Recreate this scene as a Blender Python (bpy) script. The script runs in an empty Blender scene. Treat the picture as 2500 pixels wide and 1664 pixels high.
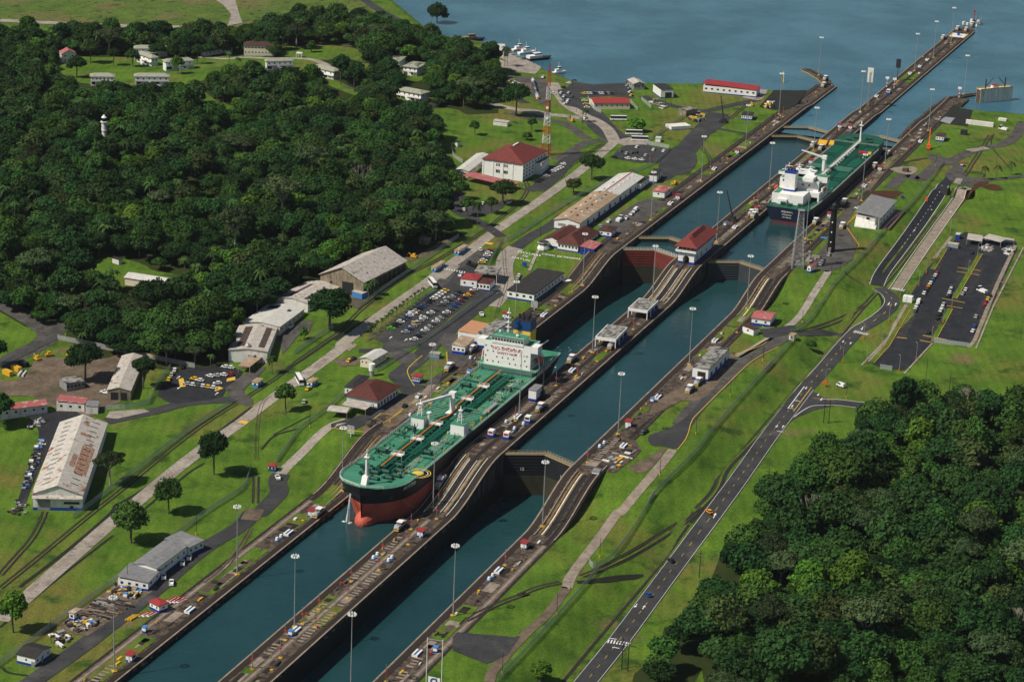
import bpy,bmesh,math,random
import numpy as np
from mathutils import Vector,Matrix
from mathutils.geometry import delaunay_2d_cdt
rnd=random.Random(7)
nr=np.random.default_rng(7)
SC=bpy.context.scene
COL=SC.collection
# ---------------------------------------------------------------- camera, sky, sun, exposure
FOC=5772.70
CO=np.array([-950.769,-370.008,386.686])
CF=np.array([0.88670909,0.33549288,-0.31810614])
CR=np.array([0.36602565,-0.92975723,0.03970794])
CU=np.array([0.28243975,0.1516444,0.94722318])
cam=bpy.data.cameras.new('camera'); camo=bpy.data.objects.new('camera',cam); COL.objects.link(camo)
camo.matrix_world=Matrix(((CR[0],CU[0],-CF[0],CO[0]),(CR[1],CU[1],-CF[1],CO[1]),(CR[2],CU[2],-CF[2],CO[2]),(0,0,0,1)))
cam.sensor_width=36; cam.lens=FOC/2500*36; cam.clip_start=5; cam.clip_end=30000
SC.camera=camo
SUN_EL=math.radians(50); SUN_V=Vector((-0.72,0.69,0)).normalized()
world=bpy.data.worlds.new('World'); SC.world=world; world.use_nodes=True
wn=world.node_tree.nodes; wl=world.node_tree.links
sky=wn.new('ShaderNodeTexSky'); sky.sky_type='NISHITA'; sky.sun_disc=False
sky.sun_elevation=SUN_EL; sky.sun_rotation=math.atan2(SUN_V.x,SUN_V.y)
sky.air_density=1.0; sky.dust_density=1.0; sky.altitude=0
bg=wn['Background']; wl.new(sky.outputs[0],bg.inputs[0]); bg.inputs[1].default_value=0.055
sl=bpy.data.lights.new('sun','SUN'); sl.energy=4.6; sl.angle=math.radians(0.55); sl.color=(1.0,0.93,0.80)
so=bpy.data.objects.new('sun',sl); COL.objects.link(so); so.location=(0,0,900)
sv=Vector((SUN_V.x*math.cos(SUN_EL),SUN_V.y*math.cos(SUN_EL),math.sin(SUN_EL)))
so.rotation_euler=sv.to_track_quat('Z','Y').to_euler()
SC.view_settings.view_transform='Standard'; SC.view_settings.look='None'
SC.view_settings.exposure=0.0; SC.view_settings.gamma=1; SC.view_settings.use_curve_mapping=False
SC.cycles.max_bounces=5; SC.cycles.diffuse_bounces=2; SC.cycles.glossy_bounces=3; SC.cycles.transparent_max_bounces=10
SC.cycles.use_denoising=True
try:SC.cycles.denoiser='OPENIMAGEDENOISE'
except Exception:pass
SC.cycles.sample_clamp_indirect=4
# ---------------------------------------------------------------- levels and terrain
H1,H2,H3,LAKE=-18.98,-8.2,0.0,-2.7
def ss(a,b,x):
 t=np.clip((np.asarray(x,float)-a)/(b-a),0,1); return t*t*(3-2*t)
def lerp(a,b,t):return a+(b-a)*t
def W(x):
 return H1+(H2-H1)*ss(-62,-6,x)+(H3-H2)*ss(250,306,x)-1.5*ss(738,762,x)
def px(c,r,x,y):return((0,600,1200,1800)[c]+x*.29724,(0,400,800,1198)[r]+y*.29724)
def un(p,z):
 d=CF+CR*(p[0]-1250)/FOC-CU*(p[1]-832)/FOC
 return CO+d*((z-CO[2])/d[2])
def parse(s):
 out=[]; c=r=0
 for w in s.split():
  if ':' in w:
   k,w=w.split(':'); c,r=int(k[0]),int(k[1])
  x,y=w.split(','); out.append(px(c,r,float(x),float(y)))
 return out
def indist(poly,X,Y):
 X=np.asarray(X,float); Y=np.asarray(Y,float)
 d=np.full(X.shape,1e9); ins=np.zeros(X.shape,bool)
 n=len(poly)
 for i in range(n):
  ax,ay=poly[i]; bx,by=poly[(i+1)%n]
  ex,ey=bx-ax,by-ay; L=ex*ex+ey*ey+1e-9
  t=np.clip(((X-ax)*ex+(Y-ay)*ey)/L,0,1)
  d=np.minimum(d,np.hypot(X-ax-t*ex,Y-ay-t*ey))
  c=(ay>Y)!=(by>Y)
  with np.errstate(divide='ignore',invalid='ignore'):
   xi=ax+(Y-ay)*ex/(ey if ey else 1e-9)
  ins^=(c&(X<xi))
 return np.where(ins,d,-d)
shoreL=[tuple(un(p,LAKE)[:2])for p in parse('10:1060,-150 1180,0 1300,95 1440,215 1560,300 1730,340 1930,370 2080,420 2260,500 20:330,540 450,600 560,650 700,700 850,722 1100,712 1300,706 1700,712 2050,730 2350,752 30:300,745 480,752 600,742')]
LANDL=[(-2500,9000),(-2500,20)]+[(560,20),(shoreL[-1][0]+12,20)]+shoreL[::-1]+[(2600,9000)]
shoreR=[tuple(un(p,LAKE)[:2])for p in parse('30:1740,800 1780,860 1900,905 2150,925 2500,960')]
LANDR=[(-2500,-20),(shoreR[0][0],-20)]+shoreR+[(shoreR[-1][0]-250,-900),(300,-9000),(-2500,-9000)]
def hgt(x,y):
 x=np.asarray(x,float); y=np.asarray(y,float)
 near=W(x-14)-.05
 farL=-19+19.5*ss(-170,380,x)
 hill=11*np.exp(-((x-330)/170)**2-((y-400)/120)**2)+7*np.exp(-((x-620)/140)**2-((y-380)/110)**2)
 L=lerp(near,farL,ss(72,135,y))+hill
 farR=-26+18.5*ss(-200,470,x)
 bank=-6.0*ss(85,103,-y)*(1-ss(570,640,x))
 R=lerp(near+bank,farR,ss(112,190,-y))
 R=R-6*ss(150,260,-y)*ss(300,150,x)
 z=np.where(y>0,L,R)
 z=np.maximum(z,np.where(x>560,-1.4,-99))
 dl=np.where(y>0,indist(LANDL,x,y),indist(LANDR,x,y))
 z=np.where(x>480,lerp(-9,z,ss(-5,2.5,dl)),z)
 return z
def G(p,off=0.0):
 z=-8.0+off
 for i in range(10):
  P=un(p,z); z2=float(hgt(P[0],P[1]))+off; dz=z2-z; z=z+.7*dz
  if abs(dz)<.03:break
 P=un(p,z); return Vector((P[0],P[1],z-off))
def GW(p,off=0.0):
 z=-8.0+off
 for i in range(14):
  P=un(p,z); z=.35*z+.65*(float(W(P[0]))+off)
 P=un(p,z); return Vector((P[0],P[1],z-off))
 # ---------------------------------------------------------------- materials
MATS={}
def mat(name,c1,c2=None,scale=.3,rough=.8,metal=0,bump=0,bscale=None,spots=None,detail=6,stretch=None,rnd_amt=0,spec=.3,contrast=(.35,.65),obj=False):
 if name in MATS:return MATS[name]
 m=bpy.data.materials.new(name); m.use_nodes=True; MATS[name]=m
 n=m.node_tree.nodes; l=m.node_tree.links; b=n['Principled BSDF']
 b.inputs['Roughness'].default_value=rough; b.inputs['Metallic'].default_value=metal
 b.inputs['Specular IOR Level'].default_value=spec
 c1=(*c1,1)
 if c2 is None and not rnd_amt:
  b.inputs['Base Color'].default_value=c1
 g=n.new('ShaderNodeNewGeometry'); vec=g.outputs['Position']
 if obj:vec=n.new('ShaderNodeTexCoord').outputs['Object']
 if stretch:
  mp=n.new('ShaderNodeMapping'); mp.inputs['Scale'].default_value=stretch; l.new(vec,mp.inputs[0]); vec=mp.outputs[0]
 col=None
 if c2 is not None:
  t=n.new('ShaderNodeTexNoise'); t.inputs['Scale'].default_value=scale; t.inputs['Detail'].default_value=detail; t.inputs['Roughness'].default_value=.62
  l.new(vec,t.inputs['Vector'])
  r=n.new('ShaderNodeValToRGB'); r.color_ramp.elements[0].position=contrast[0]; r.color_ramp.elements[1].position=contrast[1]
  r.color_ramp.elements[0].color=c1; r.color_ramp.elements[1].color=(*c2,1)
  l.new(t.outputs[0],r.inputs[0]); col=r.outputs[0]
 if spots:
  for sc_,ssc,lo,hi in spots:
   t=n.new('ShaderNodeTexNoise'); t.inputs['Scale'].default_value=ssc; t.inputs['Detail'].default_value=5; t.inputs['Roughness'].default_value=.6
   l.new(vec,t.inputs['Vector'])
   mr=n.new('ShaderNodeMapRange'); mr.inputs[1].default_value=lo; mr.inputs[2].default_value=hi; l.new(t.outputs[0],mr.inputs[0])
   mx=n.new('ShaderNodeMix'); mx.data_type='RGBA'; l.new(mr.outputs[0],mx.inputs[0])
   if col:l.new(col,mx.inputs[6])
   else:mx.inputs[6].default_value=c1
   mx.inputs[7].default_value=(*sc_,1); col=mx.outputs[2]
 if rnd_amt:
  oi=n.new('ShaderNodeObjectInfo'); hs=n.new('ShaderNodeHueSaturation')
  a=n.new('ShaderNodeMapRange'); a.inputs[3].default_value=1-rnd_amt; a.inputs[4].default_value=1+rnd_amt; l.new(oi.outputs['Random'],a.inputs[0]); l.new(a.outputs[0],hs.inputs['Value'])
  if col:l.new(col,hs.inputs['Color'])
  else:hs.inputs['Color'].default_value=c1
  col=hs.outputs[0]
 if col:l.new(col,b.inputs['Base Color'])
 if bump:
  t=n.new('ShaderNodeTexNoise'); t.inputs['Scale'].default_value=bscale or scale*4; t.inputs['Detail'].default_value=4; l.new(vec,t.inputs['Vector'])
  bp=n.new('ShaderNodeBump'); bp.inputs['Strength'].default_value=bump; bp.inputs['Distance'].default_value=.3; l.new(t.outputs[0],bp.inputs['Height']); l.new(bp.outputs[0],b.inputs['Normal'])
 return m
def C(h):
 v=[int(h[i:i+2],16)/255 for i in(0,2,4)]
 return tuple(x/12.92 if x<=.04045 else((x+.055)/1.055)**2.4 for x in v)
 # ---------------------------------------------------------------- mesh building
class MB:
 def __init__(s):s.v=[]; s.f=[]; s.m=[]
 def quad(s,a,b,c,d,m=0):
  i=len(s.v); s.v+=[tuple(a),tuple(b),tuple(c),tuple(d)]; s.f.append((i,i+1,i+2,i+3)); s.m.append(m)
 def poly(s,P,m=0):
  i=len(s.v); s.v+=[tuple(p)for p in P]; s.f.append(tuple(range(i,i+len(P)))); s.m.append(m)
 def hexa(s,b,t,m=0,mt=None):
  i=len(s.v); s.v+=[tuple(p)for p in b]+[tuple(p)for p in t]
  for a,f in enumerate(((3,2,1,0),(4,5,6,7),(0,1,5,4),(1,2,6,5),(2,3,7,6),(3,0,4,7))):
   s.f.append(tuple(i+k for k in f)); s.m.append(mt if(mt is not None and a==1)else m)
 def box(s,x0,x1,y0,y1,z0,z1,m=0,mt=None):
  s.hexa([(x0,y0,z0),(x1,y0,z0),(x1,y1,z0),(x0,y1,z0)],[(x0,y0,z1),(x1,y0,z1),(x1,y1,z1),(x0,y1,z1)],m,mt)
 def bar(s,a,b,r,m=0,n=4,r2=None):
  a=Vector(a); b=Vector(b); d=(b-a)
  if d.length<1e-6:return
  d.normalize(); u=d.cross(Vector((0,0,1))if abs(d.z)<.9 else Vector((1,0,0))).normalized(); w=d.cross(u)
  r2=r if r2 is None else r2; i=len(s.v)
  for c,rr in((a,r),(b,r2)):
   for k in range(n):
    t=2*math.pi*(k+.5)/n; s.v.append(tuple(c+(u*math.cos(t)+w*math.sin(t))*rr))
  for k in range(n):s.f.append((i+(k+1)%n,i+k,i+n+k,i+n+(k+1)%n)); s.m.append(m)
  s.f.append(tuple(i+k for k in range(n))); s.m.append(m); s.f.append(tuple(i+n+k for k in reversed(range(n)))); s.m.append(m)
 def ico(s,c,r,m=0,sz=1):
  t=(1+5**.5)/2
  V=[(-1,t,0),(1,t,0),(-1,-t,0),(1,-t,0),(0,-1,t),(0,1,t),(0,-1,-t),(0,1,-t),(t,0,-1),(t,0,1),(-t,0,-1),(-t,0,1)]
  F=[(0,11,5),(0,5,1),(0,1,7),(0,7,10),(0,10,11),(1,5,9),(5,11,4),(11,10,2),(10,7,6),(7,1,8),(3,9,4),(3,4,2),(3,2,6),(3,6,8),(3,8,9),(4,9,5),(2,4,11),(6,2,10),(8,6,7),(9,8,1)]
  i=len(s.v); q=1/math.sqrt(1+t*t)
  s.v+=[(c[0]+x*q*r,c[1]+y*q*r,c[2]+z*q*r*sz)for x,y,z in V]
  for f in F:s.f.append(tuple(i+k for k in f)); s.m.append(m)
 def mesh(s,name,mats,smooth=False):
  me=bpy.data.meshes.new(name); me.from_pydata(s.v,[],s.f)
  for mm in(mats if isinstance(mats,(list,tuple))else[mats]):me.materials.append(mm)
  if isinstance(mats,(list,tuple))and len(mats)>1:me.polygons.foreach_set('material_index',s.m)
  if smooth:me.polygons.foreach_set('use_smooth',[True]*len(me.polygons))
  me.update(); return me
 def build(s,name,mats,parent=None,smooth=False,loc=None):
  o=bpy.data.objects.new(name,s.mesh(name,mats,smooth)); COL.objects.link(o)
  if parent:o.parent=parent
  if loc is not None:o.location=loc
  return o
def tag(o,label=None,cat=None,group=None,kind=None):
 if label:o['label']=label
 if cat:o['category']=cat
 if group:o['group']=group
 if kind:o['kind']=kind
 return o
def empty(name,loc,rz=0,label=None,cat=None,group=None):
 o=bpy.data.objects.new(name,None); COL.objects.link(o); o.location=loc; o.rotation_euler=(0,0,rz); o.empty_display_size=.1
 return tag(o,label,cat,group)
def copy_tree(o,parent=None):
 c=o.copy(); COL.objects.link(c); c.parent=parent
 for ch in o.children:copy_tree(ch,c)
 return c
def place(proto,loc,rz,label,group=None,sc=None):
 o=proto
 if proto.get('_used'):o=copy_tree(proto)
 proto['_used']=1
 if o is not proto and '_used' in o:del o['_used']
 o.location=loc; o.rotation_euler=(0,0,rz)
 if sc:o.scale=sc if isinstance(sc,(tuple,list))else(sc,sc,sc)
 o['label']=label
 if group:o['group']=group
 return o
def fastmesh(name,verts,faces,mats,mi=None):
 me=bpy.data.meshes.new(name); k=faces.shape[1]
 me.vertices.add(len(verts)); me.vertices.foreach_set('co',np.asarray(verts,np.float32).ravel())
 me.loops.add(faces.size); me.loops.foreach_set('vertex_index',faces.ravel().astype(np.int32))
 me.polygons.add(len(faces)); me.polygons.foreach_set('loop_start',np.arange(0,faces.size,k,dtype=np.int32))
 for m in mats:me.materials.append(m)
 if mi is not None:me.polygons.foreach_set('material_index',mi)
 me.update(calc_edges=True); return me
 # ---- draped surfaces
def dens(P,step=5.0):
 out=[]
 for i in range(len(P)-1):
  a=Vector(P[i][:2]); b=Vector(P[i+1][:2]); n=max(1,int((b-a).length/step))
  for k in range(n):out.append(a.lerp(b,k/n))
 out.append(Vector(P[-1][:2])); return out
def smooth_line(P,it=2):
 P=[Vector(p[:2])for p in P]
 for _ in range(it):
  Q=[P[0]]
  for a,b in zip(P,P[1:]):Q+=[a.lerp(b,.25),a.lerp(b,.75)]
  Q.append(P[-1]); P=Q
 return P
def pxline(P,smooth=0,step=14,closed=False):
 P=[Vector(p)for p in P]
 if closed:P.append(P[0])
 if smooth and len(P)>2:P=smooth_line(P,smooth)
 Q=dens(P,step); return Q[:-1]if closed else Q
def world_line(s,wall=False,smooth=2):
 if isinstance(s,str):P=smooth_line([(GW if wall else G)(p)for p in pxline(parse(s),smooth)],1)if smooth else[Vector((GW if wall else G)(p)[:2])for p in pxline(parse(s))]
 else:P=smooth_line(s,smooth)if smooth and len(s)>2 else[Vector(p[:2])for p in s]
 return dens(P,4.0)
def ribbon_mb(mb,P,width,off,hf,m=0,side=0.0,thick=0):
 n=len(P); nc=max(1,int(width/4))
 T=[]
 for i in range(n):
  a=P[max(0,i-1)]; b=P[min(n-1,i+1)]; t=(b-a).normalized()if(b-a).length>1e-6 else Vector((1,0)); T.append(Vector((-t.y,t.x)))
 pts=[]
 for i in range(n):
  row=[]
  for j in range(nc+1):
   q=P[i]+T[i]*(side-width/2+width*j/nc); row.append(q)
  pts.append(row)
 flat=np.array([(q.x,q.y)for r in pts for q in r]); zs=hf(flat[:,0],flat[:,1])+off
 base=len(mb.v)
 mb.v+=[(float(a),float(b),float(c))for(a,b),c in zip(flat,zs)]
 for i in range(n-1):
  for j in range(nc):
   a=base+i*(nc+1)+j; mb.f.append((a,a+nc+1,a+nc+2,a+1)[::-1]); mb.m.append(m)
 if thick:
  for side_j in(0,nc):
   for i in range(n-1):
    a=base+i*(nc+1)+side_j; b=a+nc+1; va=mb.v[a]; vb=mb.v[b]
    mb.quad(va,vb,(vb[0],vb[1],vb[2]-thick),(va[0],va[1],va[2]-thick),m)
def area_mb(mb,poly,off,hf,m=0,step=6.0):
 P=[Vector(p[:2])for p in poly]
 D=dens(P+[P[0]],step)[:-1]; D=[p for i,p in enumerate(D)if(p-D[i-1]).length>.05]; n=len(D)
 a=np.array([(p.x,p.y)for p in D]); lo=a.min(0); hi=a.max(0)
 gx,gy=np.meshgrid(np.arange(lo[0]+2,hi[0],step),np.arange(lo[1]+2,hi[1],step)); gx=gx.ravel(); gy=gy.ravel()
 if len(gx):
  k=indist([tuple(p)for p in P],gx,gy)>1.0; gx=gx[k]; gy=gy[k]
 pts=D+[Vector((float(x),float(y)))for x,y in zip(gx,gy)]
 v,e,f,_,_,_=delaunay_2d_cdt(pts,[],[list(range(n))],1,1e-4)
 va=np.array([(p.x,p.y)for p in v]); z=hf(va[:,0],va[:,1])+off; b=len(mb.v)
 mb.v+=[(float(p[0]),float(p[1]),float(q))for p,q in zip(va,z)]
 for t in f:
  A,B,Cc=(va[i]for i in t[:3]); cr=(B[0]-A[0])*(Cc[1]-A[1])-(B[1]-A[1])*(Cc[0]-A[0])
  t=list(t); t=t if cr>0 else t[::-1]
  mb.f.append(tuple(b+i for i in t)); mb.m.append(m)
def area(name,s,off,m,hf=hgt,kind='structure',smooth=0,label=None,cat=None):
 if isinstance(s,str):P=[G(p)for p in pxline(parse(s),smooth,18,True)]
 else:P=smooth_line(list(s)+[s[0]],smooth)[:-1]if smooth else s
 mb=MB(); area_mb(mb,P,off,hf,0); o=mb.build(name,m); tag(o,label,cat,None,kind); return o
def ribbon(name,s,width,off,m,hf=hgt,kind='structure',side=0.0,smooth=2):
 mb=MB(); ribbon_mb(mb,world_line(s,False,smooth)if isinstance(s,str)else s,width,off,hf,0,side); o=mb.build(name,m); tag(o,kind=kind); return o
Wf=lambda x,y:W(x)
# ================================================================ the setting
M_grass=mat('grass',(.054,.112,.012),(.100,.176,.018),.05,.9,spots=[((.135,.130,.030),.014,.50,.64),((.030,.070,.010),.06,.55,.68),((.15,.115,.055),.022,.62,.74),((.035,.075,.010),.7,.60,.8)],bump=.35,bscale=.35,spec=.1)
M_rough=mat('rough_grass',(.10,.155,.028),(.065,.105,.02),.05,.95,spots=[((.13,.12,.045),.02,.5,.6),((.025,.05,.012),.12,.56,.66)],bump=.8,bscale=.6,spec=.1)
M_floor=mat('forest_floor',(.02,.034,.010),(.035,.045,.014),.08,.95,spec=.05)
M_asph=mat('asphalt',(.030,.031,.034),(.050,.050,.052),.08,.85,spots=[((.075,.073,.070),.05,.58,.7),((.018,.018,.02),.25,.6,.72)],spec=.25)
M_asphB=mat('new_asphalt',(.013,.014,.018),(.024,.025,.030),.15,.8,spots=[((.045,.045,.048),.05,.6,.75)],spec=.3)
M_asphW=mat('worn_asphalt',(.055,.052,.050),(.10,.092,.085),.12,.9,spots=[((.03,.03,.03),.2,.55,.7)],spec=.2)
M_conc=mat('concrete_road',(.24,.21,.18),(.36,.32,.275),.10,.9,spots=[((.15,.13,.115),.3,.55,.7)],spec=.2)
M_dirt=mat('dirt',(.17,.13,.095),(.10,.075,.055),.1,.95,spots=[((.055,.06,.03),.06,.55,.7)],spec=.1)
M_red=mat('red_soil',(.085,.030,.018),(.05,.028,.018),.2,.95,spec=.1)
M_deck=mat('lock_deck',(.026,.019,.015),(.135,.104,.080),.38,.9,spots=[((.026,.020,.017),.45,.52,.66),((.27,.225,.18),.5,.62,.76)],spec=.2,bump=.3,bscale=2)
M_deck2=mat('track_bed',(.010,.008,.008),(.030,.022,.018),.5,.85,spec=.3)
M_tan=mat('tan_concrete',(.19,.155,.125),(.31,.255,.205),.3,.9,spots=[((.09,.07,.06),.5,.6,.75)])
M_face=mat('lock_wall_face',(.11,.088,.072),(.022,.018,.016),.5,.9,stretch=(1,1,.18),contrast=(.35,.6),spots=[((.14,.115,.09),.35,.62,.8)],bump=.5,bscale=1.2)
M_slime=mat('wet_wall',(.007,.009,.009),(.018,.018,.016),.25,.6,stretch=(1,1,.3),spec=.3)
M_rail=mat('rail_steel',(.11,.075,.055),(.06,.04,.03),.5,.6,spec=.4)
M_ballast=mat('ballast',(.014,.013,.011),(.034,.030,.024),.6,.95)
M_white=mat('white_paint',(.80,.80,.78),(.62,.61,.58),.35,.6,contrast=(.5,.8))
M_whited=mat('stained_white',(.74,.73,.69),(.50,.47,.42),.5,.7,contrast=(.45,.75),stretch=(1,1,.35))
M_blue=mat('blue_paint',(.012,.045,.30),rough=.5)
M_lblue=mat('light_blue_paint',(.06,.22,.52),rough=.5)
M_yel=mat('yellow_paint',(.72,.42,.03),(.5,.28,.02),1,.6)
M_redp=mat('red_paint',(.42,.022,.03),rough=.5)
M_glass=mat('window_glass',(.014,.018,.022),rough=.15,spec=.6)
M_dark=mat('dark_metal',(.022,.022,.024),rough=.6)
M_steel=mat('galvanised_steel',(.42,.43,.44),(.3,.31,.32),1,.5,metal=.3)
M_orange=mat('orange_paint',(.68,.10,.02),rough=.5)
M_mark=mat('road_paint',(.74,.74,.72),rough=.7)
M_marky=mat('yellow_road_paint',(.62,.40,.05),rough=.7)
for _m,_sc,_a in((M_grass,.9,.62),(M_rough,.5,.5),(M_asph,.7,.8),(M_asphW,.6,.75),(M_dirt,.5,.7),(M_deck,1.2,.62),(M_conc,.8,.8),(M_asphB,.6,.7)):
 _n=_m.node_tree.nodes; _l=_m.node_tree.links; _b=_n['Principled BSDF']; _c=_b.inputs['Base Color'].links[0].from_socket
 _g=_n.new('ShaderNodeNewGeometry'); _t=_n.new('ShaderNodeTexNoise'); _t.inputs['Scale'].default_value=_sc; _t.inputs['Detail'].default_value=8; _t.inputs['Roughness'].default_value=.7; _l.new(_g.outputs['Position'],_t.inputs['Vector'])
 _r=_n.new('ShaderNodeMapRange'); _r.inputs[1].default_value=.32; _r.inputs[2].default_value=.68; _r.inputs[3].default_value=_a; _r.inputs[4].default_value=2-_a; _l.new(_t.outputs[0],_r.inputs[0])
 _h=_n.new('ShaderNodeHueSaturation'); _l.new(_c,_h.inputs['Color']); _l.new(_r.outputs[0],_h.inputs['Value']); _o=_h.outputs[0]
 if _m is M_grass:
  _w=_n.new('ShaderNodeTexWave'); _w.inputs['Scale'].default_value=.06; _w.inputs['Distortion'].default_value=9; _w.inputs['Detail'].default_value=3; _w.inputs['Detail Scale'].default_value=.12; _mp=_n.new('ShaderNodeMapping'); _mp.inputs['Rotation'].default_value=(0,0,1.2); _l.new(_g.outputs['Position'],_mp.inputs[0]); _l.new(_mp.outputs[0],_w.inputs[0])
  _q=_n.new('ShaderNodeMapRange'); _q.inputs[3].default_value=.93; _q.inputs[4].default_value=1.05; _l.new(_w.outputs[1],_q.inputs[0]); _h2=_n.new('ShaderNodeHueSaturation'); _l.new(_o,_h2.inputs['Color']); _l.new(_q.outputs[0],_h2.inputs['Value']); _o=_h2.outputs[0]
 _l.new(_o,_b.inputs['Base Color'])
def axis(lo,hi,st,ext):
 a=list(np.arange(lo,hi+.1,st)); d=st
 x=hi
 while x<hi+ext:d*=1.35; x+=d; a.append(x)
 x=lo; d=st; b=[]
 while x>lo-ext:d*=1.35; x-=d; b.append(x)
 return np.array(b[::-1]+a)
def sheet(name,X,Y,m,mif=None):
 gx,gy=np.meshgrid(X,Y,indexing='ij'); z=hgt(gx,gy)
 v=np.stack([gx,gy,z],-1).reshape(-1,3); ny=len(Y)
 i,j=np.meshgrid(np.arange(len(X)-1),np.arange(ny-1),indexing='ij'); a=(i*ny+j).ravel()
 f=np.stack([a,a+ny,a+ny+1,a+1],-1)
 keep=v[f].max(1)[:,2]>-8.8 if False else np.ones(len(f),bool)
 me=fastmesh(name,v,f[keep],m if isinstance(m,list)else[m],None if mif is None else mif(gx,gy)[:-1,:-1].ravel()[keep].astype(np.int32))
 me.polygons.foreach_set('use_smooth',[True]*len(me.polygons))
 o=bpy.data.objects.new(name,me); COL.objects.link(o); tag(o,kind='structure'); return o
AX=axis(-420,1150,5,16000)
YL=axis(58.6,900,5,15000); YL=YL[YL>=58.5]
YR=-axis(58.6,480,5,9000); YR=np.sort(YR[YR<=-58.5])
sheet('ground',AX,YL,M_grass); sheet('ground',AX,YR,M_grass)
# ---- water
def watermat(name,c1,c2,rough,bs,bstr,stretch=None,alb=None):
 m=mat(name,c1,c2,.012,rough,contrast=(.4,.62),spec=.5)
 n=m.node_tree.nodes; l=m.node_tree.links; b=n['Principled BSDF']; b.inputs['IOR'].default_value=1.333
 g=n.new('ShaderNodeNewGeometry'); mp=n.new('ShaderNodeMapping'); l.new(g.outputs['Position'],mp.inputs[0]); mp.inputs['Scale'].default_value=stretch or(1,1,1); mp.inputs['Rotation'].default_value=(0,0,.5)
 t=n.new('ShaderNodeTexNoise'); t.inputs['Scale'].default_value=bs; t.inputs['Detail'].default_value=7; t.inputs['Roughness'].default_value=.6; l.new(mp.outputs[0],t.inputs['Vector'])
 bp=n.new('ShaderNodeBump'); bp.inputs['Strength'].default_value=bstr; bp.inputs['Distance'].default_value=1.0; l.new(t.outputs[0],bp.inputs['Height']); l.new(bp.outputs[0],b.inputs['Normal'])
 return m
M_lake=watermat('lake_water',(.034,.115,.165),(.062,.170,.235),.22,.34,.95,(1,.5,1))
M_cham=watermat('chamber_water',(.008,.040,.046),(.014,.054,.060),.10,.22,.22,(1,.5,1))
def flat(name,P,z,m,n=1):
 mb=MB(); mb.poly([(x,y,z)for x,y in P]); o=mb.build(name,m); tag(o,kind='structure'); return o
flat('lake_water',[(662,-43),(662,-300),(3000,-9000),(16000,2000),(9000,12000),(640,2500),(662,43)],LAKE,M_lake).location.x=0
VG=lambda x,s:[(x,43.3*s),(x,42.7*s),(x+8.2,25.9*s),(x,9.15*s),(x,8.6*s)]
flat('chamber_water',[(-420,8.6),(332,8.6),(332,43.3),(-420,43.3)],-21.3,M_cham)
flat('chamber_water',VG(318,1)+[(660,8.6),(660,43.3)],-3.4,M_cham)
flat('chamber_water',[(-420,-43.3),(12,-43.3),(12,-8.6),(-420,-8.6)],-29.5,M_cham)
flat('chamber_water',VG(0,-1)+[(332,-8.6),(332,-43.3)],-11.6,M_cham)
flat('chamber_water',VG(318,-1)+[(660,-8.6),(660,-43.3)],-3.4,M_cham)
# ---- lock walls
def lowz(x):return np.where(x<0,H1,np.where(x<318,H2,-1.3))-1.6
XEND={'c':1122,'l':832,'r':842}
def lock_wall(label,ya,yb,x1,outer,pointed=False):
 t=empty('lock_wall',(0,(ya+yb)/2,0),0,label,'lock wall','lock walls'); yc=(ya+yb)/2
 xs=np.unique(np.concatenate([np.arange(-420,x1-4,4.0),[x1]])); n=len(xs)
 top=W(xs); low=np.minimum(lowz(xs),top-.8)
 mb=MB(); a,b=ya-yc,yb-yc
 for i in range(n-1):
  x,X=xs[i],xs[i+1]; z,Z=top[i],top[i+1]; l0,L0=low[i],low[i+1]
  if abs(L0-l0)>3:L0=l0 if x>=0 else l0
  mb.quad((x,a,z),(X,a,Z),(X,b,Z),(x,b,z),0)
  ts=[0,1]
  for y,fl in((a,0),(b,1)):
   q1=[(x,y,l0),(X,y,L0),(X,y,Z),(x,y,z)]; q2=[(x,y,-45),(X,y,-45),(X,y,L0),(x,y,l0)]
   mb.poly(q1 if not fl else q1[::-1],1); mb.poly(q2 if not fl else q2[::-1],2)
 z=top[-1]
 if pointed:
  k=[(x1,a,0),(x1+14,a+5,0),(x1+18,0,0),(x1+14,b-5,0),(x1,b,0)]
  mb.poly([(p[0],p[1],z)for p in k],0)
  for p,q in zip(k,k[1:]):mb.quad((p[0],p[1],-45),(q[0],q[1],-45),(q[0],q[1],z),(p[0],p[1],z),1)
 else:mb.quad((x1,a,-45),(x1,b,-45),(x1,b,z),(x1,a,z),1)
 mb.quad((-420,b,-45),(-420,a,-45),(-420,a,top[0]),(-420,b,top[0]),1)
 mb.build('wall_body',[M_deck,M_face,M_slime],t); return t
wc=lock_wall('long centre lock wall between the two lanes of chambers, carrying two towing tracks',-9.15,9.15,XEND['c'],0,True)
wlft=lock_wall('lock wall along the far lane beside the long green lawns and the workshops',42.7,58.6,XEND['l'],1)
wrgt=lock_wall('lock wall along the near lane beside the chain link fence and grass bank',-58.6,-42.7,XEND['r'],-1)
def wall_ribbon(t,name,y,w,off,m,x0=-420,x1=900,thick=0,kind=None,label=None,step=4):
 mb=MB(); xs=list(np.arange(x0,x1,step))+[x1]
 ribbon_mb(mb,[Vector((float(x),y))for x in xs],w,off,Wf,0,0,thick)
 o=mb.build(name,m,t); o.location=(0,-t.location.y,0); tag(o,label,kind=kind); return o
def track(t,y,x0,x1,w=2.6,rack=True):
 wall_ribbon(t,'track_bed',y,w,.06,M_deck2,x0,x1)
 mb=MB(); xs=[Vector((float(x),0))for x in list(np.arange(x0,x1,4.0))+[x1]]
 for dy in(-.76,.76)+((0,)if rack else()):
  ribbon_mb(mb,[Vector((v.x,y+dy))for v in xs],.2,.20,Wf,0,0,.15)
 o=mb.build('rails',M_rail,t); o.location=(0,-t.location.y,0)
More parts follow.
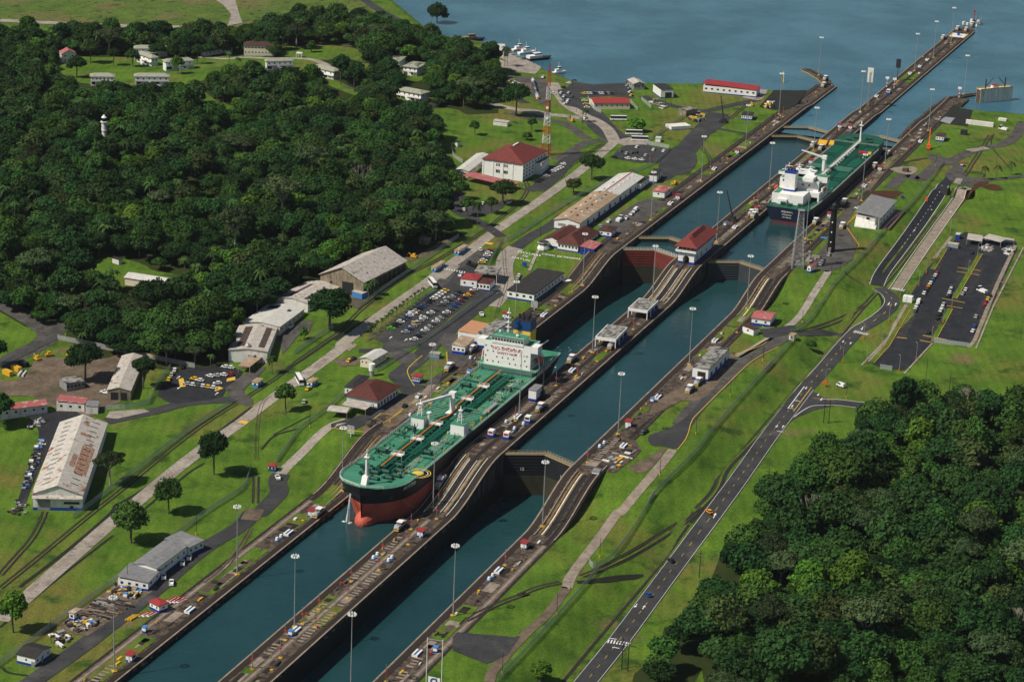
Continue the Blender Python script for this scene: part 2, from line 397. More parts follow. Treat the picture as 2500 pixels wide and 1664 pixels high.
for t,ys,x1 in((wc,(7.2,-7.2),1118),(wlft,(45.0,),830),(wrgt,(-45.0,),838)):
 for y in ys:track(t,y,-420,x1)
wall_ribbon(wc,'return_track_strip',0,2.3,.05,M_tan,-420,-66); wall_ribbon(wc,'return_track_strip',0,2.3,.05,M_deck2,-66,1110)
for t,s in((wlft,1),(wrgt,-1)):
 wall_ribbon(t,'return_track_strip',s*55.6,2.3,.05,M_tan,-420,-70); wall_ribbon(t,'return_track_strip',s*55.6,2.4,.05,M_deck2,-70,825)
 wall_ribbon(t,'outer_gutter',s*58.0,1.1,.04,M_deck2,-420,828)
for t,y in((wc,0),(wlft,55.6),(wrgt,-55.6)):
 mb=MB()
 for dy in(-.76,.76):ribbon_mb(mb,[Vector((float(x),y+dy))for x in np.arange(-420,825,4.0)],.16,.16,Wf,0,0,.1)
 o=mb.build('return_rails',M_rail,t); o.location=(0,-t.location.y,0)
for t,ys,x1 in((wc,(8.75,-8.75),1120),(wlft,(43.1,),831),(wrgt,(-43.1,),840)):
 for y in ys:wall_ribbon(t,'coping',y,.7,.14,M_tan,-420,x1,.14)
def incline(t,x0,x1,y,w,m,name,off=.35,label=None):
 mb=MB(); ribbon_mb(mb,[Vector((float(x),y))for x in np.linspace(x0,x1,16)],w,off,Wf,0,0,off)
 o=mb.build(name,m,t); o.location=(0,-t.location.y,0); return o
def handrail(t,x0,x1,y,m=M_yel,name='handrail',h=1.1):
 mb=MB(); xs=np.linspace(x0,x1,max(3,int(abs(x1-x0)/2.2))); zs=W(xs)
 for i in range(len(xs)):
  mb.bar((xs[i],y,zs[i]),(xs[i],y,zs[i]+h),.05,0,3)
  if i:mb.bar((xs[i-1],y,zs[i-1]+h),(xs[i],y,zs[i]+h),.07,0,3); mb.bar((xs[i-1],y,zs[i-1]+h*.5),(xs[i],y,zs[i]+h*.5),.05,0,3)
 o=mb.build(name,m,t); o.location=(0,-t.location.y,0); return o
for x0,x1 in((-64,-6),(246,304)):
 for s in(1,-1):
  incline(wc,x0+4,x1-6,s*5.4,.28,M_whited,'white_kerb',.5); incline(wc,x0+8,x1-8,s*2.9,1.2,M_tan,'stairway',.25)
  incline(wc,x0+6,x1-10,s*1.75,.25,M_whited,'white_kerb',.7); handrail(wc,x0+6,x1-6,s*3.9)
  incline(wc,x0+8,x1-8,s*4.6,.7,M_dark,'stair_trench',.06)
 for t,s in((wlft,1),(wrgt,-1)):
  incline(t,x0+2,x1-2,s*47.6,.5,M_tan,'white_kerb',.5); handrail(t,x0+4,x1-4,s*49.5); incline(t,x0+4,x1-4,s*50.4,.5,M_whited if s<0 else M_tan,'stairway',.2)
  incline(t,x0+4,x1-4,s*52.6,2.4,M_dark,'stair_trench',.05); handrail(t,x0+4,x1-4,s*51.4)
  incline(t,x0,x1+10,s*57.6,.6,M_tan,'outer_kerb',.5)
def patches(t,y0,y1,specs,m,name,off=.09,kind=None):
 for(a,b)in specs:
  mb=MB(); area_mb(mb,[(a,y0),(b,y0),(b,y1),(a,y1)],off,Wf,0,5); o=mb.build(name,m,t); o.location=(0,-t.location.y,0)
  # ---- lock gates
M_gdark=mat('gate_black',(.010,.012,.016),(.016,.018,.022),.2,.7)
M_gred=mat('gate_red_lead',(.20,.035,.028),(.14,.03,.026),.25,.75,stretch=(1,1,.4))
M_gold=mat('gate_algae',(.035,.035,.022),(.05,.042,.028),.2,.8)
M_ggrey=mat('gate_grey',(.035,.045,.055),(.05,.055,.06),.2,.7)
M_grail=mat('gate_rail',(.42,.31,.14),rough=.7)
def gate_leaf(xa,ya,xb,yb,ztop,face,walk,label,low=-34,split=None,rail=True,yellow=True,railm=None):
 A=Vector((xa,ya,0)); B=Vector((xb,yb,0)); d=(B-A).normalized(); L=(B-A).length; rz=math.atan2(d.y,d.x)
 t=empty('lock_gate',(xa,ya,ztop),rz,label,'lock gate','lock gates')
 mb=MB(); mb.box(0,L-.1,-1.1,1.1,low-ztop if split is None else split-ztop,-.35,0); mb.build('gate_skin',face,t)
 if split is not None:
  mb=MB(); mb.box(0,L-.1,-1.12,1.12,low-ztop,split-ztop,0); mb.build('lower_skin',M_gold,t)
 mb=MB(); mb.box(-.3,L,-1.25,1.25,-.35,0,0); mb.build('walkway',walk,t)
 ribs=MB()
 for z in np.arange(-2.2,(low if split is None else split)-ztop,-1.5):ribs.box(.1,L-.2,-1.28,-1.1,z-.12,z+.12); ribs.box(.1,L-.2,1.1,1.28,z-.12,z+.12)
 if ribs.v:ribs.build('girders',face,t)
 if yellow:
  mb=MB(); mb.box(0,L,-1.33,-1.25,-.45,.02); mb.box(0,L,1.25,1.33,-.45,.02); mb.build('yellow_edge',M_grail,t)
 if rail:
  mb=MB()
  for s in(-1.15,1.15):
   k=max(3,int(L/1.9))
   for i in range(k+1):mb.bar((L*i/k,s,0),(L*i/k,s,1.05),.07,0,3)
   for z in(.55,1.05):mb.bar((0,s,z),(L,s,z),.045,0,3)
  mb.build('railing',railm or M_grail,t)
 return t
AP=8.4
def gate_pair(x,lane,zt,face,walk,nm,**k):
 y0,y1=(42.7,9.15)if lane>0 else(-9.15,-42.7); ym=(y0+y1)/2
 gate_leaf(x,y0,x+AP,ym,zt,face,walk,nm+', far leaf',**k); gate_leaf(x,y1,x+AP,ym,zt,face,walk,nm+', near leaf',**k)
M_walk=mat('gate_walkway',(.22,.19,.15),(.13,.11,.09),.8,.8)
gate_pair(0,-1,H2-.9,M_gdark,M_walk,'tall black gate numbered 15 and 16 closing the nearest chamber',low=-40,split=-19.5)
gate_pair(318,-1,-.9,M_ggrey,M_walk,'dark grey lock gate right of the white control house',low=-22)
gate_pair(318,1,-.9,M_gred,M_walk,'red lock gate left of the white control house',low=-30,split=-10.6,railm=M_white)
gate_pair(346,1,-.9,M_gdark,M_walk,'second closed gate just behind the red gate',low=-14)
gate_pair(640.7,1,-.9,M_gdark,M_walk,'nearer of the two low gates in the far lane beyond the green tanker',low=-14)
gate_pair(672,1,-.9,M_gdark,M_walk,'last gate of the far lane before the lake',low=-14)
gate_pair(641,-1,-.9,M_gdark,M_walk,'gate of the near lane directly ahead of the far tanker bow',low=-14)
gate_pair(672,-1,-.9,M_gdark,M_walk,'last gate of the near lane before the lake',low=-14)
def text(s,size,parent,loc,rot,m,ext=.01,name='lettering',align='LEFT',scx=1):
 c=bpy.data.curves.new(name,'FONT'); c.body=s; c.size=size; c.extrude=ext; c.align_x=align; c.materials.append(m)
 o=bpy.data.objects.new(name,c); COL.objects.link(o)
 me=bpy.data.meshes.new_from_object(o.evaluated_get(bpy.context.evaluated_depsgraph_get())); bpy.data.objects.remove(o)
 o=bpy.data.objects.new(name,me); COL.objects.link(o)
 if not me.materials:me.materials.append(m)
 o.parent=parent; o.location=loc; o.rotation_euler=rot; o.scale=(scx,1,1); return o
gl=[o for o in bpy.data.objects if o.name.startswith('lock_gate')and 'numbered 15' in o.get('label','')]
for o,s in zip(gl,('15','16')):
 near='near leaf' in o['label']
 text(s,2.1,o,(7.0 if not near else 7.0,1.32 if near else-1.32,-8.0),(math.radians(90),0,math.pi if near else 0),M_mark,.02,'number')
 # ================================================================ roads, tracks, yards, paths
sg=lambda m,nm,s,w,off,side=0.0,smooth=2:ribbon(nm,s,w,off,m,hgt,'structure',side,smooth)
MAINR='03:0,1065 230,860 480,640 700,450 880,290 1100,110 02:1350,1240 1600,1040 1830,880 2000,765 2180,620 12:400,450 560,335 700,235 850,115 11:750,1510 1100,1245 1480,985 1700,815 1950,632 2110,510 2355,345 21:450,265 560,185 20:700,1430 930,1240 1010,1165'
sg(M_conc,'concrete_road',MAINR,7.2,.16)
sg(M_asphW,'road_shoulder','11:1500,1010 1700,850 1900,690',15,.13,-3)
sg(M_conc,'road','20:1010,1165 960,1060 860,990 760,950 620,870 560,780 500,680',9,.17)
sg(M_conc,'road','20:800,985 640,955 480,945 300,920 0,860 10:2100,870 1880,830 1700,790 1560,775',9,.18)
sg(M_asphW,'road','20:1010,1165 900,1150 780,1165 680,1230 600,1290 520,1310',8,.15)
sg(M_asphW,'road','20:150,930 330,975 480,985 600,1010 700,1080 780,1140',8,.14)
sg(M_conc,'path','20:470,940 350,905 250,905',6,.19)
area('road','20:1010,1165 1080,1140 1140,1130 1290,1150 1260,1230 1060,1190',.2,M_conc)
sg(M_asph,'road','20:760,830 880,930 960,1030 1060,1120 1130,1130',20,.12,-6)
sg(M_asph,'road','20:1240,790 1380,840 1560,890 1750,920 1900,880 2050,850 2180,820',8,.15)
sg(M_conc,'quay','20:2120,815 2330,745 2420,700',14,.2)
sg(M_asph,'road','20:1870,930 1800,1010 1700,1110 1620,1200 1560,1300 1440,1410 1380,1470 21:1250,130 1100,240 900,390 800,470',15,.17)
area('yard','20:1680,1120 1900,930 1980,970 1870,1060 1700,1170 1640,1230 1700,1300 1660,1400 1540,1450 1420,1420 1360,1400 1400,1280 1560,1170',.21,M_asph,smooth=1)
sg(M_asph,'road','20:1870,1060 2000,1085 2110,1100',4,.22)
area('yard','21:880,600 1040,600 1180,500 1300,430 1450,330 1380,300 1250,285 1100,380 860,540',.19,M_asphW,smooth=1); area('yard','11:1100,1530 1250,1500 1400,1568 12:1420,320 1640,40 1760,60 1900,200 1780,330 1640,300 1600,420 1540,560 1450,480 1640,330 1660,200 1600,130 1450,300 1330,330',.2,M_asphW)
sg(M_asph,'road','21:600,420 480,520 330,590 200,690',8,.16)
sg(M_conc,'road','21:200,690 120,760 100,860 120,960 90,1060 0,1170',10,.15)
sg(M_asph,'road','21:90,1060 11:2050,1060 1900,1170 1700,1330 1500,1510 12:1450,230 1300,350 1230,400 1350,480',10,.16)
area('yard','12:1180,370 1340,370 1400,460 1520,500 1440,600 1320,620 1240,700 1060,760 870,850 700,830 700,790 830,750 1000,700 1150,620 1280,540',.2,M_asph)
area('yard','12:1130,700 1340,560 1560,460 1600,480 1480,600 1250,800 1050,860 950,850 1000,770',.23,M_dirt)
sg(M_conc,'service_road','12:830,760 700,800 580,900 460,1030 350,1130 280,1210',5,.17)
sg(M_asph,'service_road','12:290,1200 250,1270 290,1340 200,1440 100,1540 03:2080,160 2020,260 1900,340 1700,450 1500,610 1300,790 1100,950 900,1100 700,1260 500,1400 330,1520 220,1600',8.5,.18)
sg(M_dirt,'service_road','03:2100,150 2050,240',8,.2)
def rail(s,gauge=1.5,m=M_ballast,w=3.6,off=.12,smooth=2):
 P=world_line(s,False,smooth); mb=MB()
 for d in((-w*.34,w*.34)if w>2.5 else(0,)):ribbon_mb(mb,P,w*.36 if w>2.5 else w,off,hgt,0,d)
 o=mb.build('railway_ballast',m); tag(o,kind='structure')
 r=MB()
 for d in(-gauge/2,gauge/2):ribbon_mb(r,P,.22,off+.16,hgt,0,d)
 o=r.build('railway_rails',M_rail); tag(o,kind='structure')
M_drain=mat('drain_ditch',(.010,.011,.010),(.02,.022,.014),.5,.9)
rail('03:0,800 300,560 700,225 990,0 02:1300,1080 1500,920 1700,770 1950,615 12:120,500 290,385 420,275 620,140 820,0 11:900,1230 1300,920 1560,800 1800,655 1970,540 2355,240 21:230,70 20:420,1540 600,1400 850,1220 920,1180',w=2.8)
for s,w in(('03:160,790 450,570 700,370 880,210 940,150 940,120 1010,90 1150,10 02:1400,1170 1660,960 1800,850 2070,650',1.8),('12:330,350 500,240 700,100 820,25 11:700,1480 930,1310 1180,1180',1.6),('03:0,1120 250,900 560,650 930,365',1.2),('03:1160,170 1280,70 02:1430,1290 1560,1180 1680,1110',1.1),('03:470,1470 720,1295',1.0),('12:130,1000 225,880 430,830',1.2),('12:225,880 530,720',1.0),('03:20,1450 60,1495 270,1520',1.2),('31:2030,90 1910,280 1740,370',.6),('30:2110,1100 2070,1190 2190,1330 2260,1400',.8),('31:1160,1060 1210,1170 1080,1290 950,1390',1.4),('31:880,880 900,915 1070,1015',1.0)):
 sg(M_drain,'drain_ditch',s,w,.14)
rail('03:0,690 150,520 270,390 350,230 370,170',w=3)
rail('12:85,1090 90,900 100,740 140,600 200,560',w=.1); rail('12:80,1440 85,1220',w=3.2)
rail('03:1690,760 1850,640 1990,440 2060,310',w=2.6,m=M_dirt)
rail('21:100,700 110,880 130,980 90,1080 60,1170 30,1270',w=.1)
rail('20:1960,980 2080,870 2200,800',w=3); rail('20:1790,1090 1720,1160 1720,1220 1800,1290 1790,1380 1680,1440',w=2.8)
rail('13:1800,1065 2000,960 2160,890 2355,830 23:200,870 380,790 570,750',w=3.4)
rail('23:740,700 900,640 1150,520 1400,370 1590,250 1680,180',w=3.6)
rail('23:560,1560 800,1270 1050,970 1250,740 1450,480 1600,270',w=4)
rail('23:1700,150 1850,0 22:1900,1170 2050,1020 32:180,870 400,590 640,310 820,100 900,20',w=4.6)
rail('31:840,1410 1000,1210 1140,1060',w=3.2); rail('31:480,1380 650,1350 850,1280 1000,1190 1080,1130',w=3)
rail('31:1190,1010 1350,820 1500,620 1700,350 1840,180',w=3.2); rail('30:1830,1500 1960,1300 2080,1110',w=3.2)
rail('30:1290,1370 1420,1320 1560,1300',w=2.6); rail('30:1800,1280 1900,1250 2000,1200',w=2.6)
area('ballast','23:1590,240 1720,130 1760,150 1640,270',.2,M_drain)
RD='23:740,1610 1050,1230 1350,820 1700,350 1960,0 22:2110,1130 32:250,900 430,670 560,500'
sg(M_asph,'main_road',RD,9.2,.16,0,2)
RD2='32:560,500 700,350 850,170 930,80 1000,10 31:1060,1330 1200,1240 1280,1150 1260,1080 1160,1020'
sg(M_asph,'road',RD2,8.6,.17)
sg(M_asph,'side_road','32:400,720 480,660 560,620 700,610 850,615 1010,640 1140,640',8.8,.18)
area('road_junction','32:380,700 560,500 640,530 700,570 820,590 800,640 620,680 480,740 400,800',.2,M_asph)
sg(M_asphB,'road','31:1145,1000 1180,910 1350,690 1500,480 1600,330 1680,200 1740,110 1800,80',8.2,.19)
sg(M_tan,'brown_road','31:1300,1040 1500,740 1650,530 1800,320 1880,200',6.2,.19)
area('road_junction','31:1700,90 1790,10 1850,40 1880,110 2100,120 2355,95 2355,115 2100,140 1960,165 1900,230 1840,170 1760,150',.21,M_asphW)
area('crossing_slab','31:1775,160 1800,118 1852,125 1830,172',.26,M_conc)
area('bare_bank','31:1360,1010 1500,820 1700,520 1850,330 1960,200 2100,150 1960,145 1900,240 1760,440 1600,670 1450,870 1350,1050',.22,M_red,smooth=1)
area('bare_bank','31:2000,190 2100,160 2200,210 2100,225',.2,M_red,smooth=1)
sg(M_asphW,'road','30:2355,1000 2290,1120 2200,1190 2050,1210 1900,1250 1750,1330 1640,1350 1560,1420 1480,1500 31:1400,60 1250,200',8.5,.16)
area('yard','30:1560,1260 1700,1290 1830,1340 1820,1370 1700,1350 1640,1400 1590,1330',.2,M_asphW,smooth=1)
sg(M_conc,'wheel_track','30:1900,1240 2050,1215',7,.19)
area('yard','30:1030,1568 1100,1500 1230,1360 1250,1370 1160,1480 1090,1568',.2,M_dirt)
area('gravel_patch','30:1250,1390 1300,1372 1500,1370 1450,1440 1330,1425',.2,M_tan,smooth=2)
area('bare_patch','31:1090,240 1120,220 1380,225 1300,280 1180,285',.22,M_red,smooth=1)
area('yard','31:640,860 560,800 640,760 700,700 800,560 800,480 900,380 960,300 1020,250 1050,270 960,380 930,440 920,520 1000,640 960,740 940,800 760,900',.2,M_asphW,smooth=1)
sg(M_conc,'track_road','31:750,880 620,1080 540,1220 460,1310 300,1410 32:150,160 0,240',4.2,.2)
area('yard','31:180,1360 300,1350 460,1320 490,1350 430,1400 260,1440 200,1410',.22,M_asph,smooth=1)
sg(M_asph,'road','31:490,1395 700,1385 860,1405',5,.2)
sg(M_asphW,'service_road','32:400,60 200,180 0,300 22:1900,440 1800,520 1650,680 1560,800',9.5,.2)
area('yard','22:1300,880 1500,810 1640,700 1700,620 1760,560 1830,560 1720,700 1640,800 1600,920 1520,1000 1400,970 1310,970 1280,920',.24,M_asph,smooth=1)
area('yard','22:1330,620 1560,480 1640,400 1720,290 1960,190 2000,240 1850,480 1760,560 1700,600 1560,600 1380,690 1290,720',.22,M_dirt)
sg(M_tan,'track_road','22:1490,1000 1350,1180 1180,1370 1050,1540 23:1050,150 880,400 720,600 640,720 620,800',4.6,.18)
sg(M_dirt,'track_road','23:620,790 560,880 440,1040 300,1150 200,1260 0,1480 13:2000,1568',4.2,.18)
area('crossing_slab','23:600,700 700,620 730,640 640,810 580,760',.22,M_tan)
sg(M_drain,'path','23:700,750 850,740 1050,715 1260,700',3,.18)
area('tarmac_patch','13:1700,1200 1740,1160 2200,1200 2260,1190 2150,1350 1980,1420 1850,1370 1700,1310',.2,M_asph,smooth=0)
area('slab_patch','22:1110,910 1170,920 1200,960 1230,1010 1180,1060 1020,1190 900,1180 900,1080 960,1000',.24,M_deck)
area('bare_patch','22:1120,1150 1300,1060 1400,990 1440,1000 1290,1180 1200,1200',.19,M_dirt,smooth=1)
sg(M_deck,'track_bed','22:1960,200 1900,300 1700,470 1500,600 1330,690 1220,760 1000,940',6,.16)
sg(M_asphW,'road','01:-40,1100 150,1220 330,1320 420,1400 330,1490 150,1568 02:0,320',12,.15)
sg(M_asphW,'road','01:420,1400 500,1320 560,1290 700,1230',12,.16)
area('gravel_yard','02:0,430 150,440 250,330 300,250 450,240 620,260 860,260 1000,210 1150,230 1000,330 900,420 880,560 1020,600 900,640 820,700 640,760 500,700 300,560 0,560',.2,M_dirt,smooth=1)
area('yard','02:180,700 480,690 680,690 640,800 480,860 400,1000 260,1300 200,1480 120,1500 230,1160 330,900 300,800',.22,M_asphB,smooth=1)
sg(M_dirt,'track','02:470,95 800,160 1200,240 1400,280 1560,320',3,.2)
sg(M_asph,'road','02:870,770 1100,720 1300,680 1500,620 1700,600 1900,590 2010,590',8,.2)
area('broken_concrete','02:870,740 900,690 1180,670 1230,690 960,750',.27,M_conc)
area('car_park','02:1290,560 1320,480 1400,390 1500,340 1800,310 1960,340 2010,370 1900,450 1850,520 1820,580 1550,610 1420,630',.22,M_asphB,smooth=1)
area('road','02:1850,500 2000,380 2150,330 12:180,320 120,380 60,440 -10,500 -20,540 60,580 60,640 -30,640 02:1900,590',.24,M_asphW,smooth=1)
area('yard','11:0,1500 250,1380 470,1290 560,1300 520,1380 440,1400 300,1568 12:270,60 120,250 30,330 -40,340',.2,M_asphW)
area('yard','11:730,1010 900,1080 1010,1100 930,1190 760,1120',.2,M_dirt)
sg(M_dirt,'track','11:1230,740 1330,790 1430,760 1560,690 1650,640 1750,600',5,.18)
area('car_park','11:1050,1440 1250,1290 1480,1080 1600,1030 1680,960 1740,870 1870,800 1900,850 1830,960 1950,1000 2000,1040 1850,1130 1650,1280 1420,1490 1330,1510 1120,1530 1130,1470',.22,M_asph)
sg(M_asph,'road','12:930,190 1050,190 1180,170 1260,150',6,.2)
area('car_park','12:720,270 850,235 960,270 900,310 780,320',.2,M_dirt)
sg(M_asph,'yard_road','11:1560,240 1650,310 1750,410 1850,440 1990,520 2100,600',7,.17)
area('car_park','11:1560,200 1760,230 1850,330 2150,310 2100,380 1900,440 1800,430 1650,340',.2,M_asph,smooth=1)
area('car_park','20:540,740 840,700 1060,690 1140,760 1180,810 1000,790 700,800 560,800',.2,M_asph)
area('car_park','20:560,790 680,770 830,900 900,960 820,950 720,890 620,870',.21,M_asph)
area('car_park','20:250,640 430,640 470,760 480,840 400,860 330,800 300,700 180,660',.18,M_asphW)
area('car_park','20:180,665 330,690 330,740 240,720',.22,M_dirt)
sg(M_asph,'road','20:60,680 150,740 190,800 10:2300,850',8,.16)
sg(M_asphW,'road','20:20,600 200,640 350,640 480,700 520,760',7,.15)
area('car_park','20:1100,1195 1250,1190 1480,1230 1440,1270 1360,1340 1180,1335 980,1300 1030,1240',.22,M_asph)
sg(M_asph,'parking_road','20:720,1260 600,1330 500,1430 400,1530 300,1568',9,.16)
area('car_park','20:460,1380 560,1350 640,1350 700,1300 600,1440 440,1568 300,1568',.17,M_asph)
sg(M_asph,'road','10:960,-10 1100,90 1250,165 1400,240',9,.3,0,1)
sg(M_conc,'road','00:0,170 400,190 800,205 1200,225 1600,225 1750,220',12,.3,0,1)
area('plaza','00:1750,-10 1930,-10 1960,100 1990,190 1870,215 1900,120 1830,40',.32,M_conc)
area('swamp_grass','00:-100,-60 2600,-60 10:900,-60 1060,120 1100,180 900,160 400,190 00:2000,260 1500,225 800,200 -100,165',.2,M_rough)
sg(M_conc,'town_road','00:1250,480 1500,470 1700,470 1840,490 2000,470 10:100,480 400,480 560,490 650,530 800,600',7,.2)
sg(M_asphW,'town_road','10:230,360 500,350 800,370 1000,400 1200,430',6,.2)
sg(M_asph,'forest_road','00:590,1330 680,1270 770,1235 900,1200 1100,1140 1400,1030',7,.2)
sg(M_asph,'town_road','10:1180,830 1350,870 1450,880 1560,850 1700,830',8,.2); sg(M_asphW,'town_road','10:800,710 950,750 1150,820',5,.2)
area('quay','20:-40,470 100,500 300,560 450,600 440,620 200,590 -40,520',.2,M_conc)
area('quay','10:1990,365 2100,360 2355,470 2355,590 2250,560 2040,450',.2,M_conc)
area('slab','22:2060,940 2070,930 2070,960',.2,M_conc)
CPK='31:1790,620 1870,560 2290,640 2300,690 2120,1100 1900,1510 1600,1460 1480,1600 32:1370,350 1180,330 1110,300 1350,0 31:1500,1190 1430,1070 1560,860'
area('car_park',CPK,.24,M_asphB)
for s in('31:1810,855 2000,882','31:1800,888 1985,918','31:1680,1108 1870,1145','31:1720,1168 1850,1190','31:1525,1412 1720,1448','31:1310,1428 1395,1438','31:1500,1452 1590,1470'):
 sg(M_marky,'kerb',s,.6,.40,0,0)
for s in('31:1995,740 1900,900 1780,1110','31:1750,1190 1620,1430','31:1705,700 1600,870','31:1400,1200 1330,1320 32:1230,150 1100,290'):
 sg(M_grass,'verge',s,2.6,.42,0,0); sg(M_marky,'kerb',s,.2,.46,1.4,0)
for s in('31:1620,780 1760,600','31:1390,1160 1290,1330 32:1250,80 1080,285','31:2290,660 2130,1000 1950,1450 1900,1510'):
 sg(M_tan,'footpath',s,2.2,.3,0,0)
for s in('31:2350,690 2100,1180 1960,1520','31:1290,1350 32:1240,80 1020,310','32:1600,130 1480,260 1370,380'):
 sg(M_conc,'drain_kerb',s,.9,.34,0,0)
def dashes(s,m,w,L,gap,off,side=0,nm='road_marking',smooth=2):
 P=world_line(s,False,smooth)if isinstance(s,str)else s; mb=MB(); D=[0]
 for a,b in zip(P,P[1:]):D.append(D[-1]+(b-a).length)
 def at(d):
  for i in range(1,len(D)):
   if D[i]>=d:return P[i-1].lerp(P[i],(d-D[i-1])/max(1e-6,D[i]-D[i-1]))
  return P[-1]
 d=0
 while d+L<D[-1]:ribbon_mb(mb,[at(d),at(d+L/2),at(d+L)],w,off,hgt,0,side); d+=L+gap
 o=mb.build(nm,m); tag(o,kind='structure')
def edge(s,side,w=.15,m=M_mark,off=.24,smooth=2):ribbon('road_marking',s,w,off,m,hgt,'structure',side,smooth)
edge(RD,4.2); edge(RD,-4.2); dashes(RD,M_marky,.17,3,6,.25)
edge('31:1145,1000 1180,910 1350,690 1500,480 1600,330 1680,200 1740,110 1800,80',4.1,.25,off=.3); edge('31:1145,1000 1180,910 1350,690 1500,480 1600,330 1680,200',-4.1,.25,off=.3); dashes('31:1350,690 1500,480 1600,330 1680,200',M_mark,.2,3,6,.3)
edge('31:1300,1040 1500,740 1650,530 1800,320 1880,200',4.1,.25,off=.3); edge('31:1300,1040 1500,740 1650,530 1800,320 1880,200',-3.1,.25,off=.3)
dashes(RD2,M_marky,.25,3,7,.26); edge(RD2,4.2,.2,off=.26)
edge('32:400,720 480,660 560,620 700,610 850,615 1010,640 1140,640',-4.3,.35,off=.28); edge('32:700,610 850,615 1010,640 1140,640',4.3,.35,off=.28); edge('32:460,690 610,490',0,.35,M_marky,.27,0); edge('32:620,580 800,600',0,.3,M_marky,.29,0)
edge('32:550,485 415,665',0,.4,off=.28,smooth=0)
dashes(MAINR,M_marky,.14,3,9,.22,.6)
def zebra(p,n,axisdir,w,L,gap):
 P=G(px(*p)); a=math.radians(axisdir); u=Vector((math.cos(a),math.sin(a),0)); v=Vector((-u.y,u.x,0)); mb=MB()
 for i in range(n):
  c=P+u*(i*(w+gap)); q=[c,c+u*w,c+u*w+v*L,c+v*L]
  mb.poly([(t.x,t.y,float(hgt(t.x,t.y))+.3)for t in q])
 tag(mb.build('zebra_crossing',M_mark),kind='structure')
def bardir(p,q):
 a=G(px(*p)); b=G(px(*q)); return math.degrees(math.atan2(b.y-a.y,b.x-a.x))
zebra((2,3,948,1250),8,bardir((2,3,948,1250),(2,3,1075,1268)),.55,3.2,.65)
zebra((3,1,1265,1030),7,bardir((3,1,1265,1030),(3,1,1340,1045)),.5,3.5,.6)
zebra((3,1,950,1385),8,bardir((3,1,950,1385),(3,1,1035,1405)),.5,3.0,.6)
zebra((1,1,1625,870),9,bardir((1,1,1625,870),(1,1,1770,895)),.55,2.4,.9)
for s in('23:968,1212 1028,1220','23:992,1285 1050,1295','32:415,662 465,668','32:465,600 515,606','32:325,850 380,858'):edge(s,0,.5,off=.3,smooth=0)
def arrow(p,up=True,m=M_mark):
 P=G(px(*p)); d=Vector((1,.04,0)).normalized()*(1 if up else-1); v=Vector((-d.y,d.x,0)); mb=MB()
 a=[P-d*2+v*.18,P-d*2-v*.18,P+d*.4-v*.18,P+d*.4-v*.7,P+d*2,P+d*.4+v*.7,P+d*.4+v*.18]
 mb.poly([(t.x,t.y,float(hgt(t.x,t.y))+.31)for t in a]); tag(mb.build('road_arrow',m),kind='structure')
for p,u in(((2,3,1185,945),0),((2,3,1250,958),1),((2,3,1832,205),1),((3,2,325,810),0),((3,2,375,815),1),((3,2,452,645),0),((3,2,565,497),0),((3,2,930,130),1),((3,2,870,115),0),((3,2,1025,10),0),((3,2,690,590),0),((3,2,665,552),0),((3,1,1245,1150),0),((3,1,1300,1157),1),((3,1,1455,548),0),((3,1,1595,382),1),((3,1,1665,212),1),((3,1,1750,398),1),((0,3,1065,135),1),((0,2,1465,410),1),((0,2,1470,495),0),((0,2,1780,543),1),((1,1,1190,1430),1),((1,1,1315,1448),1),((1,1,1435,1250),1),((1,1,1630,1100),1),((1,1,1750,1115),1)):arrow(p,u)
for i,s in enumerate(('03:1010,160 1110,70 1170,75 1080,165','03:215,820 290,755 325,765 250,830','03:440,640 520,560 560,560 480,630','03:730,455 790,405 815,410 760,460','02:1220,1330 1270,1290 1330,1300 1280,1345','02:1330,1240 1400,1180 1450,1190 1380,1250','02:1840,860 1960,770 1980,790 1870,870','12:540,330 640,250 690,250 600,335','12:830,180 890,130 920,140 850,195','11:1560,940 1700,830 1760,840 1640,950','12:60,640 190,560 210,565 80,655')):
 area('concrete_patch',s,.22,M_tan if i%3 else M_conc)
area('road_marking','02:1950,775 1985,762 2045,775 2020,795',.24,M_marky); area('road_marking','11:1950,655 1975,645 2040,655 2015,668',.24,M_marky)
for s in('02:1465,425 1505,415 1525,485 1480,490','02:1760,490 1800,485 1835,500 1765,525','02:1865,420 1930,405 1935,430 1860,445'):area('hatched_marking',s,.3,M_marky)
def bays(p0,p1,n,L,ang,m=M_tan,off=.32,w=.07):
 a=G(px(*p0)); b=G(px(*p1)); mb=MB(); r=math.radians(ang)
 for i in range(n+1):
  c=a.lerp(b,i/n); d=Vector((math.cos(r),math.sin(r),0))*L; v=Vector((-d.y,d.x,0)).normalized()*w
  mb.poly([(t.x,t.y,float(hgt(t.x,t.y))+off)for t in(c-v,c+d-v,c+d+v,c+v)])
 tag(mb.build('bay_lines',m),kind='structure')
bays((1,1,1060,1440),(1,1,1600,1050),34,5,-60); bays((1,1,1400,1500),(1,1,1960,1060),34,5,110)
bays((3,1,1640,760),(3,1,1520,1000),22,5,-90); bays((3,1,1960,800),(3,1,1810,1060),22,4.5,90); bays((3,1,1985,820),(3,1,1840,1080),22,4.5,-90); bays((3,1,2210,880),(3,1,1990,1300),34,4.5,90); bays((3,1,1740,1200),(3,1,1610,1440),20,4.5,90); bays((3,1,1420,1200),(3,1,1300,1430),20,4.5,-90)
bays((2,0,1060,1210),(2,0,1440,1260),14,5,0); bays((2,0,1020,1260),(2,0,1400,1330),14,5,0)
bays((2,1,960,440),(2,1,1290,280),12,8,-90)
area('rough_grass','11:1560,0 1300,200 1250,640 1240,700 1500,620 1800,480 1780,460 1600,420',.12,M_grass)
